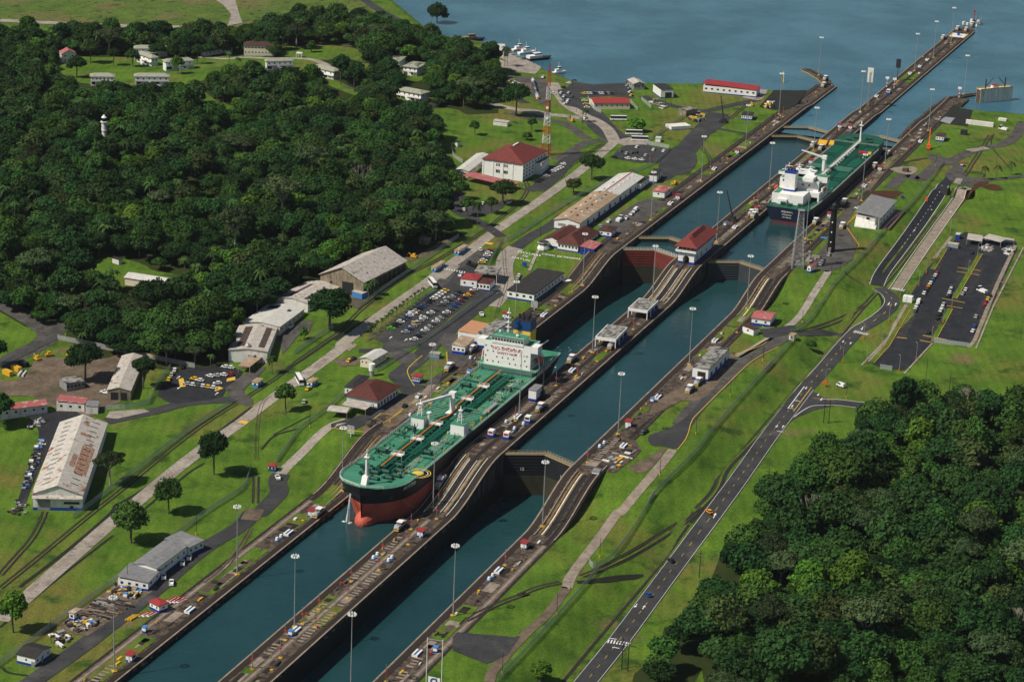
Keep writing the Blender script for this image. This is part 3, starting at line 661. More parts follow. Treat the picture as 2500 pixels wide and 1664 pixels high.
def wpatch(t,y0,y1,a,b,m=M_grass,nm='grass_strip',off=.10):
 mb=MB(); area_mb(mb,[(a,y0),(b,y0),(b,y1),(a,y1)],off,Wf,0,5); o=mb.build(nm,m,t); o.location=(0,-t.location.y,0)
def wx(p):return GW(px(*p)).x
wpatch(wc,1.3,5.3,wx((1,3,470,1080)),wx((1,3,750,870))); wpatch(wc,-5.4,-1.3,wx((1,3,620,1130)),wx((1,3,800,960)))
wpatch(wc,1.3,5.3,wx((1,3,0,1500)),wx((1,3,60,1460))); wpatch(wc,-5.4,-1.3,wx((2,2,860,270)),wx((2,2,970,210)))
wpatch(wc,1.3,5.3,wx((2,1,2000,400)),wx((2,1,2150,330))); wpatch(wc,1.3,5.3,wx((3,0,560,1310)),wx((3,0,680,1220))); wpatch(wc,-5.4,-1.3,wx((3,0,1310,670)),wx((3,0,1400,590)))
wpatch(wc,1.3,5.3,wx((3,0,1310,650)),wx((3,0,1390,590)))
for a,b in(((0,3,850,1568),(0,3,1300,1215)),((0,3,1720,850),(0,3,2200,480)),((1,3,380,320),(1,3,560,210)),((1,3,640,120),(1,2,830,1310)),((1,2,1530,590),(1,2,1800,390)),((2,1,430,1220),(2,1,560,1160)),((2,1,640,1080),(2,1,760,1000)),((2,1,1280,470),(2,1,1450,360)),((2,1,1790,100),(2,1,1860,60)),((2,0,2000,1290),(2,0,2160,1160))):wpatch(wlft,47.2,54.2,wx(a),wx(b))
for a,b in(((1,3,1520,1210),(1,3,1830,940)),((2,2,1030,880),(2,2,1140,800)),((2,2,1170,780),(2,2,1290,650)),((2,2,1680,240),(2,2,1790,180)),((2,2,1850,110),(2,2,2000,0)),((2,1,2040,1340),(2,1,2140,1180)),((3,1,560,620),(3,1,700,520)),((3,1,720,480),(3,1,880,380)),((3,1,980,300),(3,1,1090,220)),((3,0,1180,1380),(3,0,1300,1300))):wpatch(wrgt,-53.8,-47.2,wx(a),wx(b))
for t,y0,y1 in((wc,1.4,5.2),(wc,-5.2,-1.4),(wlft,47.6,53.8),(wrgt,-53.6,-47.8)):
 mbs=[MB(),MB(),MB()]
 for k in range(120):
  a=rnd.uniform(-330,1090 if t is wc else 800)
  if-70<a<0 or 240<a<318:continue
  q0=rnd.uniform(y0,(y0+y1)/2); q1=rnd.uniform(q0+1,y1); L=rnd.uniform(2,10)
  area_mb(mbs[k%3],[(a,q0),(a+L,q0),(a+L,q1),(a,q1)],.13+.004*(k%3),Wf,0,5)
 for mb,m in zip(mbs,(M_tan,M_deck2,M_rail)):
  o=mb.build('deck_slabs',m,t); o.location=(0,-t.location.y,0); o['kind']='stuff'
for t,y,a,b in((wc,3.3,-215,-165),(wc,3.3,-140,-90),(wc,-3.3,-200,-120),(wc,3.3,30,70),(wc,-3.3,40,90),(wc,3.3,330,372),(wc,-3.3,350,410),(wrgt,-50.5,-230,-190),(wrgt,-50.5,320,352),(wrgt,-50.5,10,40),(wlft,50.5,-300,-250),(wlft,50.5,20,70),(wc,3.3,560,610),(wc,-3.3,680,730),(wc,3.3,690,730),(wrgt,-50.5,560,640)):
 mb=MB()
 for x in np.arange(a,b,2.6):
  if rnd.random()<.85:z=float(W(x)); mb.box(x,x+rnd.uniform(.7,1.3),y-rnd.uniform(1.2,1.9),y+rnd.uniform(1.2,1.9),z,z+.2)
 o=mb.build('concrete_ties',M_tan,t); o.location=(0,-t.location.y,0); o['kind']='stuff'
 # ================================================================ trees
def leafmat(name,c,tr=.25):
 m=bpy.data.materials.new(name); m.use_nodes=True; n=m.node_tree.nodes; l=m.node_tree.links; b=n['Principled BSDF']
 b.inputs['Roughness'].default_value=.75; b.inputs['Specular IOR Level'].default_value=.08
 oi=n.new('ShaderNodeObjectInfo'); g=n.new('ShaderNodeNewGeometry'); t=n.new('ShaderNodeTexNoise'); t.inputs['Scale'].default_value=.55; t.inputs['Detail'].default_value=3; l.new(g.outputs['Position'],t.inputs['Vector'])
 hs=n.new('ShaderNodeHueSaturation'); hs.inputs['Color'].default_value=(*c,1)
 a=n.new('ShaderNodeMapRange'); a.inputs[1].default_value=.3; a.inputs[2].default_value=.7; a.inputs[3].default_value=.45; a.inputs[4].default_value=1.6; l.new(t.outputs[0],a.inputs[0])
 wn_=n.new('ShaderNodeTexWhiteNoise'); wn_.noise_dimensions='1D'; l.new(oi.outputs['Random'],wn_.inputs['W'])
 v=n.new('ShaderNodeMapRange'); v.inputs[3].default_value=.5; v.inputs[4].default_value=1.35; l.new(wn_.outputs[0],v.inputs[0])
 mu=n.new('ShaderNodeMath'); mu.operation='MULTIPLY'; l.new(a.outputs[0],mu.inputs[0]); l.new(v.outputs[0],mu.inputs[1]); l.new(mu.outputs[0],hs.inputs['Value'])
 h=n.new('ShaderNodeMapRange'); h.inputs[3].default_value=.485; h.inputs[4].default_value=.52; l.new(oi.outputs['Random'],h.inputs[0]); l.new(h.outputs[0],hs.inputs['Hue'])
 l.new(hs.outputs[0],b.inputs['Base Color']); return m
M_leaf=[leafmat('leaves_deep',(.022,.058,.014)),leafmat('leaves_mid',(.034,.078,.014)),leafmat('leaves_bright',(.060,.125,.014)),leafmat('leaves_olive',(.042,.066,.018)),leafmat('leaves_grey',(.050,.080,.030))]
M_bark=mat('bark',(.16,.13,.10),(.09,.07,.05),.8,.9); M_barkp=mat('pale_bark',(.38,.34,.28),(.24,.2,.16),.8,.9)
M_palm=leafmat('palm_leaves',(.036,.075,.018))
def crown_mesh(name,mats,R,H,zc,lobes,nleaf,s,seed,flatb=.0,spread=1.0,hang=.45):
 nleaf=int(nleaf*1.9); s*=.72; lobes=int(lobes*1.5)
 r=np.random.default_rng(seed); V=[]; F=[]; nv=0
 L=[]
 for i in range(lobes):
  a=i*2.4+r.uniform(0,.8); q=math.sqrt((i+.5)/lobes)*spread
  rr=R*r.uniform(.26,.46)*(1.15-.35*q)
  L.append((math.cos(a)*q*R*.72,math.sin(a)*q*R*.72,zc+H*(.34*(1-q*q)+r.uniform(-.24,.12)),rr,rr*min(1,H/R)*r.uniform(.75,1.0)))
 w=np.array([l[3]**2 for l in L]); w/=w.sum()
 for(cx,cy,cz,ra,rb),ww in zip(L,w):
  k=max(24,int(nleaf*ww)); u=r.uniform(-.35-hang,1,k); u=np.clip(u,-.9,1); th=r.uniform(0,2*np.pi,k)
  sq=np.sqrt(1-u*u); nrm=np.stack([sq*np.cos(th),sq*np.sin(th),u],-1)
  bum=1+.16*np.sin(5*th+seed)*np.cos(4*u*2+seed)+r.normal(0,.11,k)
  c=np.array([cx,cy,cz])+nrm*np.array([ra,ra,rb])*bum[:,None]
  n2=nrm+r.normal(0,.55,(k,3)); n2[:,2]+=.25; n2/=np.linalg.norm(n2,axis=1)[:,None]
  t=np.cross(n2,r.normal(0,1,(k,3))); t/=np.linalg.norm(t,axis=1)[:,None]; b=np.cross(n2,t); sz=s*r.uniform(.6,1.35,k)[:,None]
  q=np.stack([c-t*sz-b*sz*.3,c+t*sz*.2-b*sz,c+t*sz+b*sz*.3,c-t*sz*.2+b*sz],1).reshape(-1,3)
  V.append(q); F.append(np.arange(nv,nv+4*k).reshape(-1,4)); nv+=4*k
  mb=MB(); mb.ico((cx,cy,cz-rb*.05),ra*.86,0,rb/ra)
  vv=np.array(mb.v); ff=np.array(mb.f); V.append(vv); F.append(np.concatenate([ff,ff[:,2:3]],1)+nv); nv+=len(vv)
 V=np.concatenate(V); F4=np.concatenate(F)
 me=bpy.data.meshes.new(name)
 me.from_pydata(V.tolist(),[],[tuple(dict.fromkeys(f))for f in F4.tolist()])
 for m in mats:me.materials.append(m)
 me.update(); return me
def trunk_mesh(name,h,r,br,R,m,seed,spread=.7):
 rr=random.Random(seed); mb=MB(); top=Vector((rr.uniform(-.4,.4),rr.uniform(-.4,.4),h*.55)); mb.bar((0,0,-1.5),top,r,0,6,r*.7)
 for i in range(br):
  a=2*math.pi*i/br+rr.uniform(-.3,.3); e=top+Vector((math.cos(a)*R*spread,math.sin(a)*R*spread,h*rr.uniform(.28,.42)))
  mid=top.lerp(e,.5)+Vector((0,0,-.04*h)); mb.bar(top-Vector((0,0,.3)),mid,r*.5,0,5,r*.32); mb.bar(mid,e,r*.32,0,4,r*.12)
 return mb.mesh(name,m)
def tree_proto(name,R,H,h,lobes,nleaf,s,mi,seed,bark=None,br=4,**k):
 return(crown_mesh('crown_'+name,[M_leaf[mi]],R,H,(h-H*.55)*.84,lobes,nleaf,s,seed,**k),trunk_mesh('trunk_'+name,h*.84,R*.055+.12,br,R,bark or M_bark,seed))
TP={'a':tree_proto('round',6.5,8,15,10,1500,.62,0,1),'b':tree_proto('round',5.2,7.5,14,8,1200,.58,1,2),'c':tree_proto('wide',8.2,7,16,13,2100,.62,0,3),'d':tree_proto('bright',5.8,7,14,9,1400,.58,2,4),'e':tree_proto('olive',6.2,7,15,10,1500,.58,3,5),'f':tree_proto('flat',7.5,3.6,17,12,1500,.5,4,6,M_barkp,6,spread=1.15,hang=-.2),'g':tree_proto('small',3.8,5.5,10,6,800,.5,1,7),'h':tree_proto('tall',5.6,10,20,11,1700,.6,0,8),'i':tree_proto('mid',7.0,7.5,16,12,1800,.6,1,9),'j':tree_proto('shrubby',3.0,4.2,6,6,700,.42,2,10)}
KINDN={'a':'deep green round','b':'mid green','c':'broad dark','d':'bright green','e':'olive green','f':'flat-topped pale-barked','g':'small green','h':'tall dark','i':'leafy mid green','j':'low bushy'}
def palm_meshes(seed,h=12,fr=15,L=3.6):
 r=random.Random(seed); mb=MB(); top=Vector((r.uniform(-.6,.6),r.uniform(-.6,.6),h)); mid=Vector((top.x*.3,top.y*.3,h*.5)); mb.bar((0,0,-1),mid,.26,0,6,.2); mb.bar(mid,top,.2,0,6,.16)
 tr=mb.mesh('palm_trunk',M_bark); c=MB()
 for i in range(fr):
  a=2*math.pi*i/fr*1.62+r.uniform(-.2,.2); el=r.uniform(-.1,1.0); d=Vector((math.cos(a),math.sin(a),0)); p=top.copy(); v=Vector((-d.y,d.x,0)); k=6; prev=None
  for j in range(k+1):
   t=j/k; q=top+d*(L*t*math.cos(el*(1-t*.4)))+Vector((0,0,L*(math.sin(el)*t*1.1-t*t*1.05))); w=.62*math.sin(math.pi*min(.97,t*.9+.1))+.05
   cur=(q+v*w+Vector((0,0,-w*.5)),q,q-v*w+Vector((0,0,-w*.5)))
   if prev:c.quad(prev[0],cur[0],cur[1],prev[1]); c.quad(prev[1],cur[1],cur[2],prev[2])
   prev=cur
 return c.mesh('palm_crown',M_palm),tr
PALM=[palm_meshes(i,*q)for i,q in enumerate(((12,16,3.8),(15,18,4.2),(9,14,3.4)))]
def put_tree(k,P,s,name,label,cat='tree',group=None,rz=None,trunk=True,sz=None):
 cm,tm=TP[k]if isinstance(k,str)else PALM[k]
 t=empty(name,P,rnd.uniform(0,6.28)if rz is None else rz,label,cat,group); t.scale=(s,s,sz or s)
 c=bpy.data.objects.new('crown',cm); COL.objects.link(c); c.parent=t
 if trunk:c=bpy.data.objects.new('trunk',tm); COL.objects.link(c); c.parent=t
 return t
LAWN=[((0,2,1755,1205),'c',1.0,'upright dark tree on the lawn above the track gate with its shadow to the right',.9,1.15),((0,2,905,1290),'f',.95,'thin-trunked flat tree on the lawn right of the long rusty shed',.95,.85),((0,2,1385,1525),'i',1.0,'spreading tree beside the concrete road below the upright dark tree',.95,.85),((0,3,1075,425),'i',1.15,'large round dense tree by the concrete road above the grey workshop',1.2,.95),((0,3,110,1160),'d',1.15,'bright green tree with bare trunk at the left border beside the road',1.1,1.05),((1,2,330,695),'b',1.15,'loose tree beside the concrete road near the white bus',1.1,.95),((1,1,690,1370),'c',1.5,'very large dense round tree beside the old workshops',1.45,1.25),((0,2,700,440),'c',1.15,'big tree in the gravel yard beside the small open shed',1.15,1.1),((0,2,1180,500),'h',1.0,'dark tree right of the long narrow shed',1.1,.8),((2,0,820,1480),'c',1.0,'large dark tree between the road and the fenced lawn',1.05,.95),((2,1,670,250),'e',.95,'low flat tree in the lawn above the long workshop roof',.95,.6),((2,0,200,950),'c',1.3,'massive dark tree beside the upper car park',1.3,1.3),((2,0,1190,1080),'j',1.9,'low flame tree by the parked buses',2.2,1.4),((3,2,610,190),'g',.9,'small dark tree on the triangle of grass by the gate house',.85,.5),((2,3,400,1560),'d',.8,'small bright tree at the lower border beside the railway',.8,.5),((1,1,480,1440),'j',.9,'small tree by the fence beside the old workshops',.8,1.0),((1,1,1700,215),'d',1.0,'green tree in front of the red-roofed porch',.95,.8),((1,1,1770,290),'b',1.0,'second green tree below the porch of the white station',1.0,.8),((1,1,2110,330),'i',1.2,'broad tree shading the small car park',1.3,.8),((1,1,1820,430),'b',.9,'tree at the corner of the small car park',.9,.8),((1,1,2020,410),'b',.9,'round tree at the lower edge of the small car park',.85,.7),((2,0,330,1080),'g',1.1,'dark bush tree on the hill above the white station',1.0,.9),((2,0,290,1150),'j',1.3,'round shrub below the earth scar',1.2,.9),((1,0,1880,1110),'g',1.1,'small tree beside the drain on the hill',1.1,.9),((1,0,1790,890),'h',.9,'tall slim tree by the road bridge',.8,.9),((1,0,1820,850),'d',1.0,'bright tree leaning over the road bridge',.95,1.0),((0,2,-10,810),'a',1.1,'dark tree cut by the left border beside the red-roofed shop',1.2,1.0),((0,2,-40,330),'a',1.0,'dark tree at the left border beside the road',1.0,1.0),((1,0,1570,250),'c',1.1,'big tree at the corner of the dam by the lake',1.15,1.3),((1,0,415,400),'f',1.2,'umbrella-shaped tree behind the curved town road',1.3,1.1)]
for p,k,s,lab,sx,sz in LAWN:put_tree(k,G(px(*p)),sx,'lawn_tree',lab,'tree',None,None,True,sz*1.2)
for c,r,x,y,k,sc,lab in((0,0,745,520,'e',1.2,'yellowish tree right of the pink-roofed house on the hill'),(0,0,930,540,'b',1.0,'tree with pale blossom between the hill houses'),(0,0,1090,550,'a',.9,'dark tree in front of the hidden hill house'),(0,0,1460,610,'d',.95,'round green tree before the pale-roofed hill house'),(0,0,1620,530,'h',.8,'tall dark tree left of the long garage'),(0,0,1880,560,0,.9,'left garden palm below the cream town hall'),(0,0,1955,610,0,.9,'right garden palm below the cream town hall'),(0,0,1785,860,1,.8,'left palm on the lower hill lawn'),(0,0,1835,860,1,.75,'right palm on the lower hill lawn'),(0,0,1945,900,'j',1.4,'small light green tree on the lower hill lawn'),(1,0,930,515,0,.8,'slim palm on the lawn behind the round garden road'),(1,0,1050,540,'e',.9,'grey-green tree on the town lawn'),(1,0,780,700,'h',1.2,'tall tree right of the house by the round garden road'),(1,0,890,760,'h',1.1,'tall thin tree beside the hidden town stairs'),(1,0,1235,860,'h',1.2,'tall tree left of the stilted house'),(0,0,630,640,'a',1.1,'dark tree left of the two matching houses'),(1,0,540,430,'j',1.5,'low shrub tree on the curved town lawn'),(3,3,1940,640,'f',1.2,'pale-trunked umbrella tree in the right part of the near forest'),(3,3,1035,1440,'f',1.3,'pale-trunked umbrella tree low in the middle of the near forest'),(3,3,240,1330,'f',1.0,'thin umbrella tree low at the left of the near forest'),(3,3,1850,780,'f',.9,'smaller umbrella tree right of centre in the near forest'),(0,1,1935,800,'f',1.4,'pale umbrella tree in the far forest above the old workshops'),(0,1,2320,560,'f',1.5,'spreading pale umbrella tree in the far forest'),(1,1,545,250,'f',1.4,'grey umbrella tree left of the big shed in the far forest')):
 P=G(px(c,r,x,y)); P.z+=3 if k=='f' else 0; put_tree(k,P,sc,'palm_tree' if isinstance(k,int)else 'garden_tree' if k!='f' else 'umbrella_tree',lab,'palm tree' if isinstance(k,int)else 'tree',None,None,True,sc*(1.35 if k=='f' else 1.1))
for c,r,x,y,lab in((3,3,600,440,'leafless pale tree standing in the near forest'),(3,3,2240,1400,'leafless brown tree near the corner of the near forest'),(1,1,960,300,'bare broken trunk in the far forest'),(3,2,1880,860,'leafless tree at the upper edge of the near forest')):
 t=empty('bare_tree',G(px(c,r,x,y)),rnd.uniform(0,6),lab,'tree'); t.scale=(1.2,1.2,1.5); mb=MB(); rr=random.Random(x)
 def twig(a,d,L,r_,k):
  b=a+d*L; mb.bar(a,b,r_,0,4,r_*.6)
  if k:
   for _ in range(3):twig(b,(d+Vector((rr.uniform(-.8,.8),rr.uniform(-.8,.8),rr.uniform(-.1,.5)))).normalized(),L*.68,r_*.6,k-1)
 twig(Vector((0,0,0)),Vector((0,0,1)),6,.35,4); mb.build('branches',M_barkp,t)
PALMS=[((2,0,108,545),1,'taller of two palms by the white boathouse'),((2,0,128,545),1,'right one of two palms by the white boathouse'),((1,1,1902,515),1,'tall palm at the road fork below the car park'),((1,1,1640,400),0,'palm left of the small car park'),((1,1,1010,1120),2,'coconut palm at the front corner of the big shed'),((1,1,1060,1080),2,'second palm at the front corner of the big shed'),((3,0,2030,1480),2,'left of three palms on the far right lawn'),((3,0,2125,1470),2,'middle of three palms on the far right lawn'),((3,0,2245,1440),2,'right of three palms on the far right lawn'),((0,2,1440,260),2,'yellowish palm at the forest edge by the car park'),((0,2,2235,380),2,'thin palm by the entrance gate'),((0,1,905,1050),0,'palm left of the white roof in the forest'),((0,1,335,1240),0,'tall palm beside the road at the forest corner'),((0,1,650,980),0,'palm at the edge of the grass clearing'),((0,1,660,1130),0,'tall palm above the forest corner'),((0,1,80,1010),0,'palm near the left border'),((0,1,1525,950),0,'palm right of the white roof'),((2,0,770,1000),2,'small palm by the road junction')]
for p,k,lab in PALMS:put_tree(k,G(px(*p)),1.0,'palm_tree',lab,'palm tree',None)
# ---- forests
FL='00:-150,260 -50,190 150,230 400,240 900,215 1150,260 1500,240 1900,215 2100,180 10:200,180 500,110 800,100 1150,110 1450,250 1700,330 2000,400 2060,520 2080,700 2080,830 1850,840 1500,840 1450,900 1600,1050 1650,1250 1660,1450 11:1600,330 1650,360 1800,470 1500,590 1200,690 1000,700 870,720 600,860 480,930 200,1130 0,1180 01:1970,1240 1900,1350 1880,1560 02:1700,230 1300,200 900,140 600,60 01:600,1340 540,1300 540,1200 350,1240 200,1200 -150,1000'
clear=['00:828,1040 892,1040 892,1150 828,1150','01:1010,890 1440,890 1440,960 1300,985 1020,960','01:910,765 1000,765 1000,810 910,810','00:500,440 620,470 1100,470 1250,480 1450,500 1700,470 2250,440 10:100,480 420,480 600,500 640,620 500,580 100,560 00:2100,560 1750,600 1650,680 1450,700 720,710 480,600 420,640 470,540','00:1640,720 1800,850 2000,850 2020,900 1900,900 1700,890','10:260,390 620,370 900,390 960,450 980,520 800,470 640,500 400,480 260,440','10:950,450 1000,520 1060,560 960,570','10:1150,480 1330,520 1500,570 1450,680 1280,650 1250,560','10:640,640 760,660 960,780 930,800 640,690','10:1250,700 1500,760 1560,840 1300,830 1200,810','10:1500,900 1700,880 1880,980 1640,1110','01:700,800 950,760 1200,830 1250,880 1400,900 1700,960 1680,990 1450,990 1000,1010 900,1010 720,1050 740,950','01:760,160 1200,160 1180,225 760,225','01:1500,130 1640,180 1680,300 1620,310 1560,200','01:1620,320 1870,345 1700,480 1660,460','00:1040,1190 1360,1110 1460,1010 1380,1070 1100,1180','00:590,1330 760,1235 740,1270 640,1360']
FR='33:-10,300 150,60 32:240,1430 400,1180 560,960 640,860 700,830 830,860 900,900 930,800 1000,690 1130,620 1230,490 1330,460 1450,530 1560,600 1700,550 1850,460 2000,480 2180,520 2230,640 2500,560 33:2500,1700 -200,1700 -280,1300 -370,1450 -450,1568 23:1000,1568 1150,1470 1180,1330 1330,1210 1480,1150 1400,1080 1430,950 1560,920 1700,900 1630,780 1640,740 1800,600 1850,480 1900,330 2040,190'
def forest_pts(s,hh,sp,holes=(),jit=.34,nsight=10,marg=8):
 base=[tuple(un(p,0)[:2])for p in parse(s)]
 def lift(pp):
  z=-5.0
  for _ in range(8):
   P=un(pp,z); z=float(hgt(P[0],P[1]))+hh
  return(P[0],P[1])
 poly=[lift(p)for p in parse(s)]; HO=[[lift(p)if False else tuple(G(p)[:2])for p in parse(h)]for h in holes]
 a=np.array(poly); lo=a.min(0); hi=a.max(0); gx,gy=np.meshgrid(np.arange(lo[0],hi[0],sp),np.arange(lo[1],hi[1],sp))
 gx=gx+(np.arange(gx.shape[0])[:,None]%2)*sp/2+nr.uniform(-jit,jit,gx.shape)*sp; gy=gy+nr.uniform(-jit,jit,gx.shape)*sp
 gx=gx.ravel(); gy=gy.ravel(); k=indist(poly,gx,gy)>1
 for h in HO:k&=indist(h,gx,gy)<-2
 z0=hgt(gx,gy)
 for dz in(4,8,12.5):
  d=np.stack([gx,gy,z0+dz],-1)-CO; w=d@CF; u_=1250+FOC*(d@CR)/w; v_=832-FOC*(d@CU)/w
  if dz==8:k&=indist(parse(s),u_,v_)>marg
  for h in holes[:nsight]:k&=indist(parse(h),u_,v_)<-3
 gx=gx[k]; gy=gy[k]; return gx,gy,hgt(gx,gy),poly
M_gnd=MB()
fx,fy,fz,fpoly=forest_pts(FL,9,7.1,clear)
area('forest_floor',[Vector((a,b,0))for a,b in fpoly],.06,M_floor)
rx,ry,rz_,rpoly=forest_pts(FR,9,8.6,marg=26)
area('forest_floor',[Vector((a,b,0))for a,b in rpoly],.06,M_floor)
for h in clear[3:]:area('clearing',h,.12,M_grass,smooth=1)
def patchiness(x,y):return math.sin(x*.045+1.3)*math.cos(y*.052)+.6*math.sin(x*.11+y*.09)
def kind_at(x,y,rr):
 v=patchiness(x,y)+rr.uniform(-.9,.9)
 return 'd' if v>1.15 else('b' if v>.55 else('i' if v>.15 else('a' if v>-.35 else('c' if v>-.8 else('h' if v>-1.1 else 'e')))))
order=np.argsort((rx-CO[0])**2+(ry-CO[1])**2)
LB={'a':'deep green round-crowned tree in the near forest','b':'mid green tree in the near forest','c':'broad dark tree in the near forest','d':'bright green tree in the near forest','e':'olive green tree in the near forest','f':'flat-topped tree with pale branches in the near forest','h':'tall dark tree in the near forest','i':'leafy wide tree in the near forest','g':'small tree filling a gap in the near forest','j':'bush in the near forest'}
rest=[]
def where(x,y):
 d=np.array([x,y,float(hgt(x,y))+8])-CO; w=d@CF; u,v=(1250+FOC*(d@CR)/w)/2500,(832-FOC*(d@CU)/w)/1664
 if v>.93:return 'near the zebra crossing' if u<.72 else 'in the lower corner' if u>.88 else 'at the lower border'
 if u>.93:return 'at the right border'
 if v<.64:return 'below the double wooden pole' if u<.86 else 'below the tall dark poles'
 e=u-.62-(.93-v)*.62
 return('at the edge facing the main road' if e<.05 else 'behind the roadside edge' if e<.11 else 'deep inside')+(', high up' if v<.74 else ', low' if v>.84 else '')
for n_,i in enumerate(order):
 x,y,z=rx[i],ry[i],rz_[i]; k=kind_at(x,y,rnd)
 if rnd.random()<.05:k='f'
 s=rnd.choice((.8,1.0,1.2,1.55))*rnd.uniform(.85,1.1); sz=s*rnd.uniform(.75,1.2)
 if n_<290:put_tree(k,(x,y,z-.3),s,'forest_tree',LB[k]+', '+where(x,y),'tree','trees of the near forest on the right: '+KINDN[k],None,k in 'f',sz)
 else:rest.append((x,y,z,k,s,sz))
for i in range(len(fx)):
 k=kind_at(fx[i],fy[i],rnd); k='f' if rnd.random()<.03 else k
 if rnd.random()<.16:k='P'
 s=rnd.choice((.65,.8,.95,1.3))*rnd.uniform(.85,1.15); rest.append((fx[i],fy[i],fz[i],k,s,s*rnd.uniform(.7,1.1)))
def scatter(name,items,label):
 col=bpy.data.collections.new('tree_kinds_'+name); keys='abcdefghiP'
 for q,k in enumerate(keys):
  me=TP[k][0]if k!='P' else PALM[0][0]; o=bpy.data.objects.new('%02d_kind'%q,me); col.objects.link(o)
  if k in 'fP':
   mb2=bmesh.new(); mb2.from_mesh(me); nf=len(mb2.faces); tm=TP[k][1]if k!='P' else PALM[0][1]; mb2.from_mesh(tm); mb2.faces.ensure_lookup_table()
   for f_ in mb2.faces[nf:]:f_.material_index=1
   nm=bpy.data.meshes.new(me.name+'_joined'); mb2.to_mesh(nm); mb2.free(); nm.materials.append(me.materials[0]); nm.materials.append(tm.materials[0]); o.data=nm
 me=bpy.data.meshes.new(name); me.from_pydata([(a,b,c-.3)for a,b,c,*_ in items],[],[])
 at=me.attributes.new('kind_id','INT','POINT'); at.data.foreach_set('value',[keys.index(i[3])for i in items])
 at=me.attributes.new('size','FLOAT_VECTOR','POINT'); at.data.foreach_set('vector',np.array([(i[4],i[4],i[5])for i in items],np.float32).ravel())
 at=me.attributes.new('turn','FLOAT_VECTOR','POINT'); at.data.foreach_set('vector',np.array([(0,0,rnd.uniform(0,6.28))for i in items],np.float32).ravel())
 o=bpy.data.objects.new(name,me); COL.objects.link(o); tag(o,label,None,None,'stuff')
 ng=bpy.data.node_groups.new(name,'GeometryNodeTree'); ng.interface.new_socket('Geometry',in_out='INPUT',socket_type='NodeSocketGeometry'); ng.interface.new_socket('Geometry',in_out='OUTPUT',socket_type='NodeSocketGeometry')
 n=ng.nodes; l=ng.links; gi=n.new('NodeGroupInput'); go=n.new('NodeGroupOutput'); ip=n.new('GeometryNodeInstanceOnPoints'); ci=n.new('GeometryNodeCollectionInfo'); ci.inputs[0].default_value=col; ci.inputs['Separate Children'].default_value=True; ci.inputs['Reset Children'].default_value=True
 ip.inputs['Pick Instance'].default_value=True
 def na(nm,dt):
  q=n.new('GeometryNodeInputNamedAttribute'); q.data_type=dt; q.inputs[0].default_value=nm; return q.outputs['Attribute']
 l.new(gi.outputs[0],ip.inputs['Points']); l.new(ci.outputs[0],ip.inputs['Instance']); l.new(na('kind_id','INT'),ip.inputs['Instance Index']); l.new(na('size','FLOAT_VECTOR'),ip.inputs['Scale'])
 er=n.new('FunctionNodeEulerToRotation'); l.new(na('turn','FLOAT_VECTOR'),er.inputs[0]); l.new(er.outputs[0],ip.inputs['Rotation']); l.new(ip.outputs[0],go.inputs[0])
 md=o.modifiers.new('scatter','NODES'); md.node_group=ng; return o
scatter('forest',rest,'dense tropical forest of dark broadleaf trees and palms covering the hills')
print('forest',len(rest),'right',len(rx))
# ================================================================ buildings
def roofm(name,c1,c2,spots=None,sc=.5):
 m=mat(name,c1,c2,sc,.75,spots=spots); n=m.node_tree.nodes; l=m.node_tree.links; b=n['Principled BSDF']
 tc=n.new('ShaderNodeTexCoord'); w=n.new('ShaderNodeTexWave'); w.inputs['Scale'].default_value=1.1; w.inputs['Distortion'].default_value=0; l.new(tc.outputs['Object'],w.inputs[0])
 bp=n.new('ShaderNodeBump'); bp.inputs['Strength'].default_value=.5; bp.inputs['Distance'].default_value=.12; l.new(w.outputs[0],bp.inputs['Height']); l.new(bp.outputs[0],b.inputs['Normal']); return m
R_white=roofm('white_roof',(.62,.61,.58),(.48,.46,.43)); R_grey=roofm('grey_roof',(.24,.24,.25),(.17,.17,.18),[((.30,.29,.28),.15,.55,.7)])
R_zinc=roofm('zinc_roof',(.56,.51,.46),(.37,.335,.30),[((.12,.075,.055),.35,.60,.68)]); R_rust=roofm('rust_stained_roof',(.58,.55,.50),(.44,.40,.36),[((.26,.10,.055),.16,.57,.66)])
R_tan=roofm('tan_roof',(.42,.30,.20),(.30,.20,.13),[((.50,.42,.34),.25,.55,.65)]); R_tile=roofm('red_tile_roof',(.115,.030,.020),(.070,.020,.016),[((.20,.07,.045),.5,.60,.72),((.03,.015,.012),.25,.55,.7)])
R_red=roofm('red_metal_roof',(.34,.035,.040),(.28,.03,.035)); R_pink=roofm('faded_red_roof',(.42,.13,.12),(.36,.10,.10),[((.50,.35,.33),.4,.55,.65)])
R_black=roofm('black_roof',(.020,.019,.019),(.036,.033,.032),[((.07,.06,.055),.3,.6,.72)]); R_moss=roofm('pale_green_roof',(.36,.37,.29),(.26,.27,.21)); R_stain=mat('stained_flat_roof',(.30,.29,.27),(.06,.06,.055),.35,.9,contrast=(.45,.58),spots=[((.02,.02,.02),.5,.6,.7)])
R_orange=roofm('orange_roof',(.55,.27,.14),(.48,.24,.13)); R_bluec=roofm('light_blue_roof',(.16,.42,.55),(.12,.36,.50)); R_brown=roofm('brown_roof',(.085,.035,.030),(.055,.025,.02))
W_white=M_white; W_cream=mat('cream_wall',(.66,.60,.48),(.52,.46,.36),.4,.8,contrast=(.5,.8)); W_wood=mat('weathered_boards',(.34,.28,.19),(.13,.11,.08),.8,.9,stretch=(1,1,.25)); W_grey=mat('grey_wall',(.30,.31,.31),(.2,.2,.2),.4,.8); W_cw=M_whited
WIN={}
def win_mesh(w,h,m):
 k=(w,h,m.name)
 if k not in WIN:mb=MB(); mb.box(-w/2,w/2,-.05,.05,-h/2,h/2); WIN[k]=mb.mesh('window',m)
 return WIN[k]
